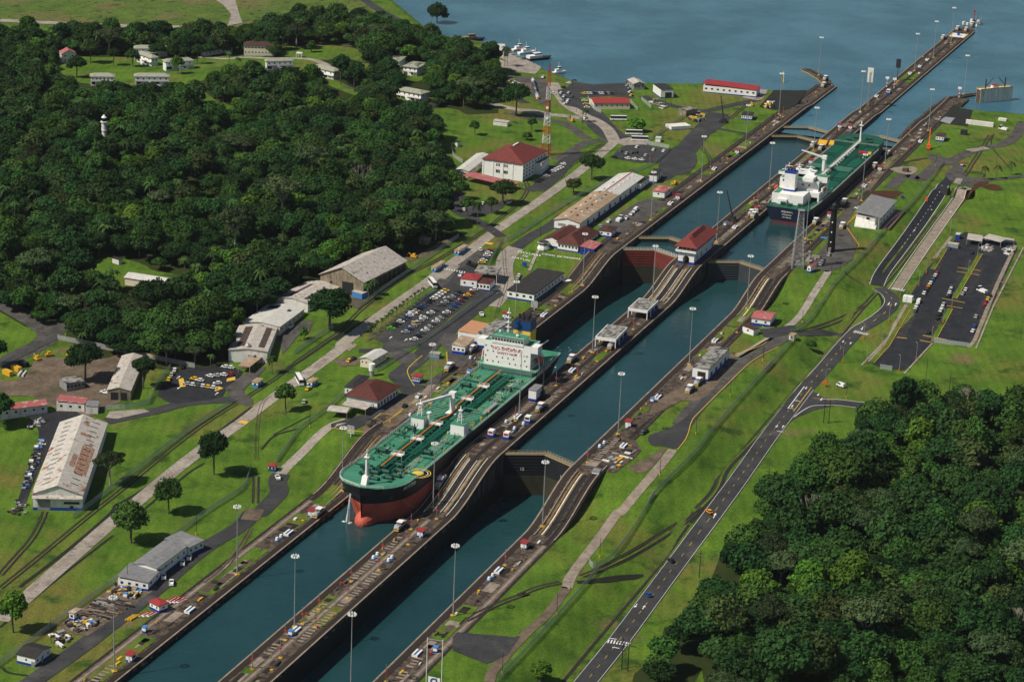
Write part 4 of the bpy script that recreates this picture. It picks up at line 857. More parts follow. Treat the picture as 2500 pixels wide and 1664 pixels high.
def window(t,x,y,z,w,h,side,name='window',m=None):
 o=bpy.data.objects.new(name,win_mesh(w,h,m or M_glass)); COL.objects.link(o); o.parent=t; o.location=(x,y,z); o.rotation_euler=(0,0,math.pi/2 if side=='f' else 0); return o
def frame(e0,e1,e2,h,gz=None):
 z=-6.0+h
 for _ in range(14):
  P=un(e0,z); z=.4*z+.6*((float(hgt(P[0],P[1]))if gz is None else gz)+h)
 P0,P1,P2=(Vector(un(e,z))for e in(e0,e1,e2)); u=P1-P0; v=P2-P0; u.z=v.z=0
 if u.length>=v.length:U=u.normalized(); V=Vector((-U.y,U.x,0))
 else:V=v.normalized(); U=Vector((V.y,-V.x,0))
 if V.dot(v)<0:V=-V
 if U.dot(u)<0:U=-U
 return Vector((P0.x,P0.y,z-h)),U,V,max(2.0,u.dot(U)),max(2.0,v.dot(V))
def roof_mb(kind,Lu,Lv,h,rise,ov,ax,th=.25):
 mb=MB(); x0,x1,y0,y1=-ov,Lu+ov,-ov,Lv+ov; z=h
 if kind=='flat':
  mb.box(x0,x1,y0,y1,z,z+max(.3,rise)); return mb
 if kind=='shed':
  mb.hexa([(x0,y0,z),(x1,y0,z),(x1,y1,z+rise),(x0,y1,z+rise)],[(x0,y0,z+th),(x1,y0,z+th),(x1,y1,z+rise+th),(x0,y1,z+rise+th)]); return mb
 A=[(x0,y0),(x1,y0),(x1,y1),(x0,y1)]
 if ax=='u':
  ym=(y0+y1)/2; s=0 if kind=='gable' else(y1-y0)/2*.85; r0=(x0+s,ym,z+rise); r1=(x1-s,ym,z+rise)
  E=[(*a,z)for a in A]
  for q in(0,th):
   L=lambda p:(p[0],p[1],p[2]+q)
   F=[[L(E[0]),L(E[1]),L(r1),L(r0)],[L(E[2]),L(E[3]),L(r0),L(r1)]]+([[L(E[3]),L(E[0]),L(r0)],[L(E[1]),L(E[2]),L(r1)]]if kind=='hip' else[])
   for f in F:mb.poly(f if q else f[::-1])
  for i in range(4):
   a,b=E[i],E[(i+1)%4]
   if kind=='gable' and i in(1,3):
    r=r1 if i==1 else r0; mb.quad(a,r,(r[0],r[1],r[2]+th),(a[0],a[1],a[2]+th)); mb.quad(r,b,(b[0],b[1],b[2]+th),(r[0],r[1],r[2]+th))
   else:mb.quad(a,b,(b[0],b[1],b[2]+th),(a[0],a[1],a[2]+th))
  return mb
 m2=roof_mb(kind,Lv,Lu,h,rise,ov,'u',th); mb.v=[(b,a,c)for a,b,c in m2.v]; mb.f=[f[::-1]for f in m2.f]; mb.m=m2.m; return mb
def building(name,label,cat,es,h,roof='gable',rm=R_grey,wm=W_white,rise=1.5,ov=.5,ax=None,base=M_blue,bh=1.1,nf=0,nr_=0,ww=1.1,wh=1.0,wz=None,door=None,posts=False,storeys=1,group=None,gz=None,ridge=None,extra=None):
 e=parse(es); P,U,V,Lu,Lv=frame(e[0],e[1],e[2],h,gz); Lu-=2*ov; Lv-=2*ov; Lu=max(Lu,1.6); Lv=max(Lv,1.6); P=P+U*ov+V*ov; ax=ax or('u' if Lu>=Lv else 'v')
 t=empty(name,P,math.atan2(U.y,U.x),label,cat,group); sgn=1
 gmin=min(float(hgt(*(P+U*a+V*b)[:2]))for a in(0,Lu)for b in(0,Lv))-P.z if gz is None else-.1
 lo=min(-.2,gmin-.3)
 if not posts:
  mb=MB(); mb.box(0,Lu,0,Lv,lo,h)
  if roof=='gable':
   if ax=='u':
    for x in(0,Lu):
     q=[(x,0,h),(x,Lv,h),(x,Lv/2,h+rise*.93)]; mb.poly(q if x else q[::-1])
   else:
    for y in(0,Lv):
     q=[(0,y,h),(Lu,y,h),(Lu/2,y,h+rise*.93)]; mb.poly(q if not y else q[::-1])
  mb.build('wall',wm,t)
  if base:mb=MB(); mb.box(-.06,Lu+.06,-.06,Lv+.06,lo,bh); mb.build('painted_base',base,t)
  if wz is None:wz=h*.62 if storeys==1 else None
  for s in range(storeys):
   z=wz if storeys==1 else h*(s+.6)/storeys
   for i in range(nf):window(t,-.04,Lv*(i+.5)/nf,z,ww,wh,'f')
   for i in range(nr_):window(t,Lu*(i+.5)/nr_,-.04,z,ww,wh,'r')
  if door:
   for d in door:
    side,fr,dw,dh,dm=d; window(t,*((-.09,Lv*fr)if side=='f' else(Lu*fr,-.09)),dh/2,dw,dh,side,'door',dm)
 else:
  n=max(2,int(Lu/5)+1); k=max(2,int(Lv/6)+1)
  for i in range(n):
   for j in(0,k-1):mb=MB(); x=Lu*i/(n-1); y=Lv*j/(k-1); mb.box(x-.12,x+.12,y-.12,y+.12,lo,h); mb.build('post',wm,t)
 r=roof_mb(roof,Lu,Lv,h,rise,ov,ax).build('roof',rm,t)
 if ridge:
  mb=MB();
  if ax=='u':mb.box(-ov,Lu+ov,Lv/2-.35,Lv/2+.35,h+rise+.1,h+rise+.4)
  else:mb.box(Lu/2-.35,Lu/2+.35,-ov,Lv+ov,h+rise+.1,h+rise+.4)
  mb.build('ridge_cap',ridge,r)
 t['Lu']=Lu; t['Lv']=Lv; return t
B=building
# --- lower left
t=B('workshop_shed','long white shed with rust-streaked roof and rows of dark roof slots','shed','02:685,1375 885,785 258,1365',7.5,'gable',R_rust,W_cw,4.2,.5,'u',bh=1.3)
Lu,Lv=t['Lu'],t['Lv']; rf=[c for c in t.children if c.name.startswith('roof')][0]
for k in range(14):
 x=Lu*(k+1.2)/15
 for s in(-1,1):
  mb=MB(); ya=Lv/2+s*Lv*.22; yb=Lv/2+s*Lv*.38; f=lambda y:7.5+4.2*(1-abs(y-Lv/2)/(Lv/2+.5))+.34
  mb.quad((x-.35,ya,f(ya)),(x+.35,ya,f(ya)),(x+.35,yb,f(yb)),(x-.35,yb,f(yb))); mb.build('roof_slot',M_dark,rf)
M_rustp=mat('rusty_sheet',(.22,.085,.05),(.40,.28,.2),.9,.9,contrast=(.4,.6))
f=lambda y:7.5+4.2*(1-abs(y-Lv/2)/(Lv/2+.5))+.30
for xa,xb,ya,yb in((.22,.6,.05,.30),(.28,.45,.32,.42),(.72,.76,.2,.42),(.30,.34,.86,1.0)):
 mb=MB(); mb.quad((Lu*xa,Lv*ya,f(Lv*ya)),(Lu*xb,Lv*ya,f(Lv*ya)),(Lu*xb,Lv*yb,f(Lv*yb)),(Lu*xa,Lv*yb,f(Lv*yb))); mb.build('rusty_panel',M_rustp,rf)
window(t,-.1,Lv*.22,3.6,6.8,1.1,'f','window_band'); window(t,-.1,Lv*.22,1.8,1.6,.9,'f','window'); window(t,-.1,Lv*.78,2.6,5.4,5.2,'f','roller_door',W_grey)
mb=MB(); mb.hexa([(-1.6,-.2,5.9),(0,-.2,6.9),(0,Lv+.2,6.9),(-1.6,Lv+.2,5.9)],[(-1.6,-.2,6.1),(0,-.2,7.1),(0,Lv+.2,7.1),(-1.6,Lv+.2,6.1)]); mb.build('awning',R_zinc,t)
B('pump_house','small white house with black roof and blue base in the bottom left corner','house','03:290,1378 425,1283 118,1345',3.7,'gable',R_black,W_white,1.3,.4,'v',bh=1.0,door=[('f',.12,1.4,2.2,W_grey),('r',.45,1.0,2.2,W_grey)],nf=1,nr_=3,ww=.7,wh=.7)
B('grey_workshop','front section of the grey-roofed workshop beside the scrap yard','workshop','03:1220,755 1325,645 965,712',4.0,'shed',R_grey,W_white,1.0,.4,nf=4,nr_=2)
B('grey_workshop','raised middle section of the grey-roofed workshop','workshop','03:1290,640 1545,450 1083,602',5.4,'gable',R_grey,W_white,1.0,.4,'u',nr_=5)
B('grey_workshop','rear section of the grey-roofed workshop near the parked white pickups','workshop','03:1548,470 1665,400 1350,405',4.2,'shed',R_grey,W_white,.7,.4,nr_=3)
B('lean_to','low dark lean-to roof on the side of the grey workshop','lean-to','03:1330,650 1420,575 1275,640',3.2,'shed',R_grey,W_white,.6,.1)
B('guard_hut','white and blue hut with bright red roof beside the painted floats','hut','03:1305,950 1372,907 1215,905',3.2,'hip',R_red,W_white,.8,.5,nf=2,nr_=1,ww=.8,wh=.7)
B('storage_booth','small white booth with tan roof among the scrap','booth','03:610,1010 672,972 556,998',3.4,'flat',R_tan,W_white,.3,.3,nf=1,nr_=1)
# --- along the road
B('gate_house','white house with pale grey gable roof beside two parked taxis','house','12:1043,272 1168,200 930,250',4.2,'gable',R_white,W_cream,1.2,.5,'u',base=None,nf=3,nr_=3,ww=.7,wh=.7)
B('old_substation','small white building with black roof behind the rust-red station roof','building','12:905,500 1022,398 806,485',4.4,'hip',R_black,W_white,.8,.4,nf=2,ww=.8)
t=B('old_station','old station with large dark rust-red hipped roof and white walls','station','12:1088,605 1277,480 798,558',5.0,'hip',R_tile,W_white,4.4,1.0,'u',nf=2,nr_=7,ww=1.3,wh=2.0,wz=2.2,bh=.8)
B('awning_shed','corrugated grey awning in front of the old station','awning','12:985,675 1047,625 785,640',3.4,'shed',R_zinc,W_wood,.6,.1,posts=True)
B('open_store','open-sided store with worn tin roof on the grass','shelter','12:832,700 877,656 665,682',3.2,'gable',R_zinc,W_wood,.7,.1,'v',posts=True)
B('locomotive_depot','tall white depot with black-stained flat roof beside the tanker funnel','depot','11:2000,1412 2178,1290 1890,1395',7.5,'flat',R_stain,W_white,.35,.1,bh=2.6,nr_=2,ww=2.5,wh=1.6)
B('locomotive_depot','lower depot hall with half orange half white roof','depot','11:1892,1402 2002,1316 1740,1380',5.5,'shed',R_orange,W_white,.6,.1,bh=1.8)
B('locomotive_depot','front depot annex with beige roof and blue base','depot','11:1803,1505 1882,1432 1690,1490',4.6,'shed',R_tan,W_white,.5,.2,bh=1.8,nf=3)
t=B('big_shed','largest shed with pale brown-grey roof and open timber sides','shed','11:972,980 1330,800 550,932',8.5,'gable',R_zinc,W_wood,6.5,.8,'u',base=None)
Lu,Lv=t['Lu'],t['Lv']; window(t,-.1,Lv*.36,3.6,7,7.2,'f','doorway',M_dark); window(t,-.1,Lv*.75,5.2,1.5,1.6,'f')
for k in range(9):window(t,Lu*(k+.5)/9,-.1,4.4,Lu/9*.82,5.6,'r','open_bay',M_dark)
B('shop_roof','small lean-to in front of the big shed doorway','lean-to','11:955,1070 992,1045 870,1050',3.2,'shed',R_zinc,M_lblue,.3,.1,base=None)
def strips(t,h,rise,specs,ax='u',m=None,half=None):
 Lu,Lv=t['Lu'],t['Lv']; rf=[c for c in t.children if c.name.startswith('roof')][0]
 for a,b,c,d in specs:
  f=lambda y:h+rise*(1-abs(y-Lv/2)/(Lv/2+.4))+.32
  n=max(1,int(Lu*(b-a)/3.2))
  for k in range(n):
   x0=Lu*(a+(b-a)*k/n)+.15; x1=Lu*(a+(b-a)*(k+1)/n)-.15; mb=MB(); mb.quad((x0,Lv*c,f(Lv*c)),(x1,Lv*c,f(Lv*c)),(x1,Lv*d,f(Lv*d)),(x0,Lv*d,f(Lv*d))); mb.build('skylight',m or M_brownp,rf)
M_brownp=mat('brown_panel',(.075,.05,.04),(.045,.03,.025),.8,.8)
t=B('old_workshop','old workshop nearest the big shed, brown skylight strips in its tin roof','workshop','11:512,1150 782,1008 230,1105',5.0,'gable',R_zinc,W_cw,1.6,.4,'u',base=None,nr_=5); strips(t,5,1.6,((.1,.75,.12,.24),(.1,.8,.62,.74)))
t=B('old_workshop','old white workshop with patched roof, black opening at the rear','workshop','11:282,1340 487,1190 -20,1295',5.0,'gable',R_white,W_cream,1.2,.4,'u',base=None,nr_=6); strips(t,5,1.2,((.72,.9,.58,.9),(.7,.8,.2,.3)),m=M_dark)
t=B('old_workshop','front workshop with vents and broad brown skylights beside the forest','workshop','01:2200,1545 2285,1338 1885,1498',6.0,'gable',R_zinc,W_cw,1.2,.4,'u',base=None); strips(t,6,1.2,((.1,.9,.10,.26),(.1,.9,.62,.82)))
B('workshop_annex','grey annex under the front workshop with a dust extractor','annex','02:2085,230 2140,180 1890,190',4.2,'shed',R_zinc,W_grey,.4,.1,base=None,nf=3)
B('canopy','cream canopy roof on posts at the workshop entrance','canopy','02:2052,325 2152,245 1955,312',3.6,'flat',R_tan,W_wood,.3,.1,posts=True)
B('long_shed','long narrow grey shed between the two dark trees','shed','02:1077,520 1195,235 876,510',5.0,'gable',R_zinc,W_wood,1.6,.3,'u',base=None,door=[('f',.3,3,4,M_dark),('f',.7,3.5,4,M_dark)])
B('red_roofed_shop','long shop with bright red roof at the left border','shop','02:396,634 470,575 -60,690',4.2,'gable',R_pink,W_cw,1.6,.4,'v',base=None,nf=6,nr_=1)
B('red_roofed_shop','smaller red and pink roofed shop beside a grey shed','shop','02:694,626 713,577 460,612',4.2,'shed',R_pink,W_cw,.8,.2,base=None,nf=3)
B('small_shed','little grey shed at the end of the pink-roofed shop','shed','02:805,650 817,603 702,640',3.6,'shed',R_grey,W_cw,.4,.1,base=None)
B('yard_office','low dark-roofed yard office under the big tree','office','02:700,440 640,395 545,466',3.6,'shed',R_stain,W_grey,.5,.2,base=None,nf=5)
for es,lab in(('11:1752,716 1830,668 1720,703','bus shelter with cream roof farthest up the road'),('11:1560,856 1642,803 1528,845','bus shelter with cream roof below the other one'),('12:546,450 600,418 500,437','blue and cream booth behind the white bus'),('02:2120,452 2167,420 2068,440','blue and cream guard booth inside the entrance loop')):
 B('roadside_booth',lab,'booth',es,3.0,'flat',R_tan,W_white,.25,.3,bh=1.6,base=M_lblue,nf=1,nr_=2)
B('checkpoint','checkpoint with red hipped canopy at the car park entrance','checkpoint','11:1900,960 1947,912 1770,935',5.0,'hip',R_red,W_white,.9,.2,nf=2)
B('checkpoint','flat white canopy with grey top behind the red canopy','canopy','11:2062,915 2100,857 1884,882',5.6,'flat',R_stain,W_white,1.0,.1,posts=True)
B('checkpoint','maroon-roofed visitor office in front of the flat canopy','office','11:2006,990 2052,948 1903,962',4.4,'hip',R_tile,W_white,.7,.2,nf=4,wh=1.4)
B('tin_shelter','tiny tin-roofed shelter in the fenced grass by the forest','shelter','11:1500,628 1523,603 1428,612',3.0,'shed',R_zinc,W_wood,.4,.1,base=None)
B('admin_block','white block with large black roof below the grassy bank','building','21:352,1075 601,896 148,1022',4.6,'flat',R_black,W_white,.5,.3,bh=1.0,nf=4,nr_=9,ww=1.6,wh=1.2)
t=B('long_workshop','very long workshop, tan rusty roof near and grey roof far, white and blue bays','workshop','21:730,490 1255,110 511,455',5.8,'gable',R_tan,W_white,2.0,.6,'u',bh=.9)
Lu,Lv=t['Lu'],t['Lv']; rf=[c for c in t.children if c.name.startswith('roof')][0]; xm=Lu*.585
mb=MB(); f=lambda y:5.8+2.0*(1-abs(y-Lv/2)/(Lv/2+.6))+.31
for a,b in((-.6,Lv/2),(Lv/2,Lv+.6)):mb.quad((xm,a,f(a)),(Lu+.6,a,f(a)),(Lu+.6,b,f(b)),(xm,b,f(b)))
mb.build('newer_roof_sheets',R_white,rf); mb=MB(); mb.box(xm,Lu+.6,Lv/2-.3,Lv/2+.3,f(Lv/2),f(Lv/2)+.15); mb.build('red_ridge',M_redp,rf)
for k in range(26):
 x=Lu*(.04+.94*k/26); y=Lv*(.33 if k%2 else.67); mb=MB(); mb.box(x,x+2.0,y-.45,y+.45,f(y)-.2,f(y)+.3); mb.build('roof_vent',M_lblue if k in(11,16,20)else(M_white if k%3==0 or k>14 else M_brownp),rf)
for k in range(12):
 x=Lu*(k+.5)/12; window(t,x,-.1,2.0,3.4 if k%2 else 2.0,4.0 if k%2 else 1.4,'r','bay_door' if k%2 else 'window',M_blue if k%2 else M_glass)
for k in range(2):window(t,-.1,Lv*(.3+.4*k),3.4,5,1.5,'f','window_band',W_grey)
B('workshop_annex','blue and white annex at the far end of the long workshop','annex','21:1228,165 1300,110 1190,150',4.6,'flat',R_black,W_white,.3,.1,nr_=3,bh=1.2)
B('switch_house','square white house with dark roof and blue corners past the long workshop','building','21:1360,98 1403,48 1298,82',5.2,'flat',R_black,W_white,.4,.2,nr_=1,ww=2.0,wh=2.8)
t=B('lock_office','lock office with sprawling dark red hipped roof on the grassy terrace','office','21:718,675 893,560 520,650',4.8,'hip',R_tile,W_white,4.2,.9,'u',nf=6,nr_=4,ww=1.0,wh=1.1,bh=1.0)
B('lock_office','rear wing of the lock office with faded red roof and white tanks','office','21:560,640 720,540 440,605',4.4,'gable',R_tile,W_white,2.0,.4,'u')
B('lock_office','blue-walled wing with faded red roof beside the towing track','office','21:842,705 907,650 722,690',3.8,'shed',R_pink,M_blue,.8,.2,nf=2)
B('cottage','white cottage with brown hipped roof between the office and the trucks','cottage','21:987,562 1038,522 878,543',3.6,'hip',R_brown,W_white,1.4,.3,nf=2,nr_=2)
B('cottage','white cottage with pale pink hipped roof near the lock edge','cottage','21:1425,236 1482,193 1326,213',3.8,'hip',R_pink,W_white,1.4,.4,base=None,nf=1,nr_=2)
P=G(px(2,1,425,700)); t=empty('lookout_tower',P,0,'eight-sided white look-out with dark roof at the corner of the terrace','look-out')
def prism(n,r,z0,z1,r2=None,ph=.39):
 mb=MB(); r2=r if r2 is None else r2; a=[(r*math.cos(2*math.pi*i/n+ph),r*math.sin(2*math.pi*i/n+ph),z0)for i in range(n)]; b=[(r2*math.cos(2*math.pi*i/n+ph),r2*math.sin(2*math.pi*i/n+ph),z1)for i in range(n)]
 for i in range(n):j=(i+1)%n; mb.quad(a[i],a[j],b[j],b[i])
 mb.poly(b); mb.poly(a[::-1]); return mb
prism(8,3.6,0,1.4).build('deck',M_white,t); prism(8,3.0,1.4,3.0).build('wall',M_white,t); prism(8,3.05,3.0,4.2).build('window_band',M_glass,t); prism(8,3.6,4.2,4.5).build('eaves',M_white,t); prism(8,3.5,4.5,5.6,.4).build('roof',R_black,t)
# --- white station with the red hipped roof
t=B('power_station','tall white station with great red hipped roof and ridge vent','station','20:262,1352 462,1240 -86,1305',11.5,'hip',R_tile,W_white,6.5,.9,'u',base=None)
Lu,Lv=t['Lu'],t['Lv']
[c for c in t.children if c.name.startswith('roof')][0].data.materials[0]=roofm('red_hip_roof',(.19,.038,.030),(.14,.03,.026))
mb=MB(); mb.box(Lu*.42,Lu*.62,Lv/2-.5,Lv/2+.5,17.6,18.7); mb.build('ridge_vent',M_white,t)
for k in range(5):mb=MB(); y=Lv*k/4; mb.box(-.25,0,y-.5,y+.5,0,11.2); mb.build('pilaster',M_white,t)
for k in range(2):
 for j in range(3):window(t,-.1,Lv*(.42+.2*k)+(j-1)*1.0,4.6,.7,2.0,'f'); window(t,-.1,Lv*(.42+.2*k)+(j-1)*1.0,8.8,.5,1.8,'f')
for k in range(8):
 for z in(2.2,4.6,6.8,9.2):window(t,Lu*(k+.5)/8,-.08,z,1.7 if z<9 else 1.4,.75 if z<9 else 1.5,'r')
mb=MB(); mb.box(-.1,Lu+.1,-.3,0,5.5,5.8); mb.build('string_course',M_white,t)
B('station_extension','low white extension at the far end of the red-roofed station','extension','20:412,1345 476,1290 395,1300',7.5,'flat',R_grey,W_white,.3,.1,base=None,nr_=5,ww=.8,wh=.9,storeys=2)
B('station_shed','long low shed with pale roof left of the white station','shed','10:1832,1412 2008,1275 1725,1392',4.2,'gable',R_white,W_cream,1.2,.4,'u',base=None,nf=2,nr_=5)
B('veranda','long red-roofed porch in front of the white station','porch','10:2168,1532 2215,1497 1780,1450',3.6,'shed',R_pink,W_wood,.8,.2,posts=True)
B('car_port','light blue car port beside the forest','car port','10:1642,1468 1676,1440 1556,1455',3.2,'shed',R_bluec,W_wood,.3,.1,posts=True)
# --- north end
B('low_office','low cream office with long red roof by the upper car park','office','20:1143,850 1139,803 840,850',4.4,'gable',R_red,W_cream,1.5,.4,'v',base=None,nf=7,ww=.9)
B('hangar','white hangar with dark roof and black doorway by the lake','hangar','20:1392,738 1490,730 1326,690',6.5,'flat',R_black,W_white,.3,.2,nf=0,nr_=0,bh=.7,door=[('r',.6,5,4.4,M_dark)])
B('boat_shed','small shed with light grey gable roof at the quay','shed','20:1165,692 1257,685 1115,655',4.6,'gable',R_zinc,W_grey,1.6,.4,'v',base=None,nf=3,nr_=3)
t=B('long_red_building','long white building with bright red roof on the lake lawn','building','20:2180,745 2199,706 1735,702',5.6,'shed',R_red,W_white,1.4,.4,nf=9,ww=1.6,wh=1.2,bh=1.0)
B('lake_hut','black-roofed white hut on the lawn near the far lane','hut','20:2142,952 2160,925 2048,946',3.6,'flat',R_black,W_white,.4,.3,nf=5,ww=.6)
B('lake_hut','white hut with maroon roof on the lawn across the near lane','hut','30:1700,1125 1722,1098 1627,1118',3.8,'flat',R_brown,W_white,.4,.3,nf=3,ww=.7)
B('roofless_tank','low roofless white walled tank with blue foot near the machinery','tank','20:1640,1035 1682,1005 1478,1045',2.4,'flat',M_whited,W_white,.1,.0,bh=.5)
B('concrete_block','brown concrete block building at the retaining wall','building','20:1600,912 1690,895 1540,895',4.4,'flat',R_stain,W_wood,.4,.1,base=None)
B('white_shed','small grey-roofed shed on the fenced hill','shed','10:2150,1010 2175,995 2030,998',2.8,'shed',R_zinc,W_cw,.4,.2,base=None)
B('kiosk','tiny white kiosk at the fence beside the buses','kiosk','20:1390,1140 1398,1125 1345,1135',2.6,'flat',R_white,W_white,.2,.2,base=None)
# --- right bank
t=B('observation_station','modern station with sloping grey roof and white stair','station','31:1182,447 1314,303 985,395',7.0,'shed',R_grey,W_cw,1.8,.9,base=None,nf=1,nr_=5,ww=2,wh=1.4,storeys=2)
Lu,Lv=t['Lu'],t['Lv']; mb=MB(); mb.hexa([(-3,1.5,-.2),(0,1.5,-.2),(0,Lv,-.2),(-3,Lv,-.2)],[(-3,1.5,.2),(0,1.5,3.6),(0,Lv,5.8),(-3,Lv,.6)]); mb.build('stair_wall',M_whited,t)
for y in(0,Lv*.13):mb=MB(); mb.box(-1.4,-.6,y,y+.7,0,7); mb.build('column',W_grey,t)
mb=MB(); mb.box(2,Lu+4,-6,0,-.3,.5); mb.build('terrace',mat('terrace_tiles',(.22,.10,.09),(.16,.09,.08),1,.8),t)
B('pump_station','white and blue building with pinkish red roof at the foot of the slope','building','31:277,1287 329,1225 120,1252',4.2,'gable',R_pink,W_white,1.2,.5,'v',bh=1.5,nf=2,nr_=1)
B('store_hut','small white hut with brown roof beside the pinkish red one','hut','31:136,1366 160,1344 36,1334',3.2,'shed',R_brown,W_white,.8,.3,base=None,nf=1)
t=B('locomotive_shed','tall white shed with blackened roof and open blue bays on the near wall','shed','22:1783,347 1955,175 1654,322',6.4,'flat',R_stain,W_white,.5,.1,bh=1.5)
Lu,Lv=t['Lu'],t['Lv']; window(t,-.1,Lv*.42,2.6,Lv*.5,4.6,'f','doorway',M_dark)
for k in range(4):window(t,Lu*(.16+.22*k),-.1,2.0,3.0,3.4,'r','bay',M_blue)
for es,lab in(('31:2010,640 2020,590 1890,600','left part of the grey-roofed stalls at the top of the big car park'),('31:2165,645 2180,605 2012,615','middle part of the grey-roofed stalls'),('31:2275,632 2282,618 2170,625','right part of the grey-roofed stalls')):
 B('market_stall',lab,'stall',es,3.2,'shed',R_zinc,W_grey,.5,.1,posts=True)
B('site_office','white and blue cabin beside the grey-roofed stalls','cabin','31:1828,585 1840,570 1790,580',3.0,'flat',R_white,M_blue,.2,.1,base=None)
B('container','pale container with orange end in the big car park','container','31:1815,665 1825,655 1730,652',2.6,'flat',R_zinc,W_grey,.1,.0,base=None)
B('gate_lodge','cream hut with flat roof at the fence gate beside the road','hut','32:470,65 492,50 412,62',3.0,'flat',R_tan,W_cream,.2,.2,base=None,nf=1)
B('machine_box','white and light blue machine house at the head of the near incline','hut','22:885,1190 905,1160 822,1180',2.8,'flat',R_grey,W_white,.2,.1,base=M_lblue,bh=1.2)
B('kiosk','small red-roofed kiosk on the far right lawn','kiosk','30:1858,1345 1862,1335 1830,1340',2.4,'flat',R_red,W_white,.2,.3)
B('gate_kiosk','white and blue kiosk with red canopy at the track gate','kiosk','12:245,1140 258,1115 178,1130',2.8,'hip',R_red,W_white,.5,.4,nf=2,nr_=1)
B('guard_cabin','white cabin with crimson roof on the grass island','cabin','12:1430,410 1468,385 1358,398',3.4,'flat',R_red,W_white,.25,.4,nf=4,ww=.7)
B('white_kiosk','red-roofed white kiosk beside the lattice tower','kiosk','31:605,850 655,830 560,845',3.6,'gable',R_pink,W_white,1.2,.3,'u',nf=1)
B('tank_hut','green-roofed pale tank hut by the road bend','hut','12:1590,222 1592,200 1505,212',2.4,'flat',R_moss,W_grey,.2,.1,base=M_lblue,bh=.8)
# --- the town on the hill
def house(es,lab,h=6.2,rm=R_moss,wm=W_white,rise=1.8,stairs=True,nf=6):
 t=B('town_house',lab,'house',es,h,'hip',rm,wm,rise,.9,'v',base=None,nf=nf,nr_=2,ww=1.0,wh=1.1,wz=4.6)
 Lu,Lv=t['Lu'],t['Lv']; mb=MB(); mb.box(-1.6,0,0,Lv,2.9,3.15); mb.build('balcony',M_white,t)
 for k in range(6):mb=MB(); mb.box(-1.6,-1.4,Lv*k/5-.1,Lv*k/5+.1,-1,2.9); mb.build('pillar',M_white,t)
 mb=MB(); mb.box(-1.62,-1.55,0,Lv,3.15,4.0); mb.build('balustrade',M_white,t)
 if stairs:mb=MB(); mb.hexa([(-2.6,Lv*.5,-.3),(-1.6,Lv*.5,-.3),(-1.6,Lv*.5+.4,-.3),(-2.6,Lv*.5+.4,-.3)],[(-2.6,Lv*.22,0),(-1.6,Lv*.22,0),(-1.6,Lv*.6,3.1),(-2.6,Lv*.6,3.1)]); mb.build('staircase',M_white,t)
 for k in range(4):window(t,-.06,Lv*(k+.5)/4,1.5,Lv/5.5,1.9,'f','undercroft',M_dark if k%2 else W_cream)
 return t
house('00:1382,402 1393,380 1098,402','white house with pale roof highest on the hill'); house('00:1240,482 1257,455 1108,435','white house partly hidden behind the yellow-green tree',nf=3)
house('00:1600,500 1614,478 1356,514','pale-roofed white house behind the round tree',nf=4); house('00:946,634 949,610 735,632','left one of the two matching white houses on the lawn'); house('00:1397,634 1399,610 1100,632','right one of the two matching white houses on the lawn')
house('10:400,502 406,488 163,508','white house below the cream building with maroon roof',nf=5); house('10:722,592 738,560 526,548','white house beside the round garden road',nf=4); house('10:1268,508 1322,465 1148,472','white house among trees uphill of the green-roofed one',nf=3); house('10:1412,562 1505,520 1313,532','house with light green roof on the small lawn',nf=3); house('10:1442,778 1465,745 1232,740','stilted white house above the road bridge',nf=5)
B('town_hall','cream two-storey building with maroon hipped roof','building','00:2262,382 2245,352 1996,374',7.5,'hip',R_brown,W_cream,2.2,.7,'v',base=None,nf=9,nr_=2,storeys=2,ww=.8)
B('red_topped_house','narrow white house with bright pink-red gable roof in the trees','house','00:630,444 634,420 502,448',6.5,'gable',R_pink,W_cw,3.0,.4,'u',base=None,nf=2,storeys=2)
B('long_garage','long low white garage block beside the town road','garage','00:1915,392 1918,378 1680,432',3.2,'shed',R_white,W_white,.8,.3,base=None,nf=7)
B('forest_store','building under a broad white roof deep in the forest','building','01:1340,985 1430,945 1015,935',4.5,'gable',R_white,W_cream,1.6,.5,'v',base=None)
B('clearing_hut','tiny white hut with dark roof in the forest clearing','hut','01:975,790 990,775 920,775',3.0,'flat',R_black,W_cw,.2,.1,base=None)
B('garden_pavilion','tiny white garden shelter on the curved town road','shelter','10:460,445 466,435 412,440',3.0,'gable',R_white,W_white,.8,.2,'v',posts=True)
B('substation_hut','fenced black-roofed hut at the forest edge','hut','10:1740,1172 1766,1165 1705,1168',3.0,'flat',R_black,W_cw,.3,.2,base=None)
# --- boathouse by the lake
B('boathouse','white boathouse with dark maroon roof at the quay','boathouse','20:290,462 250,420 60,425',5.2,'hip',R_brown,W_white,2.0,.4,'v',base=None,nf=8,ww=.8)
B('quay_roof','flat white roof left of the boathouse','building','10:2120,420 2130,365 1990,370',4.6,'flat',R_white,W_white,.2,.1,base=None)
B('tarpaulin_store','small white store on the quay below the boathouse','store','20:260,500 300,490 170,478',3.0,'gable',R_white,W_white,1.0,.2,'v',base=None)
B('ruin','pale ruin with broken roofs at the corner of the dam','ruin','10:1600,285 1610,262 1440,215',4.0,'hip',R_stain,W_cw,1.0,.3,'v',base=None,nf=3)
P=G(px(2,0,508,610)); t=empty('tent',P,.4,'white peaked tent on the quay','tent')
for k in range(2):prism(4,3.4,2.2,5.2,.15,.78).build('canopy',M_white,t).location=(k*5-2,0,0)
for x in(-4.4,.4,5.4):
 for y in(-2.3,2.3):mb=MB(); mb.bar((x,y,0),(x,y,2.3),.08); mb.build('post',M_white,t)
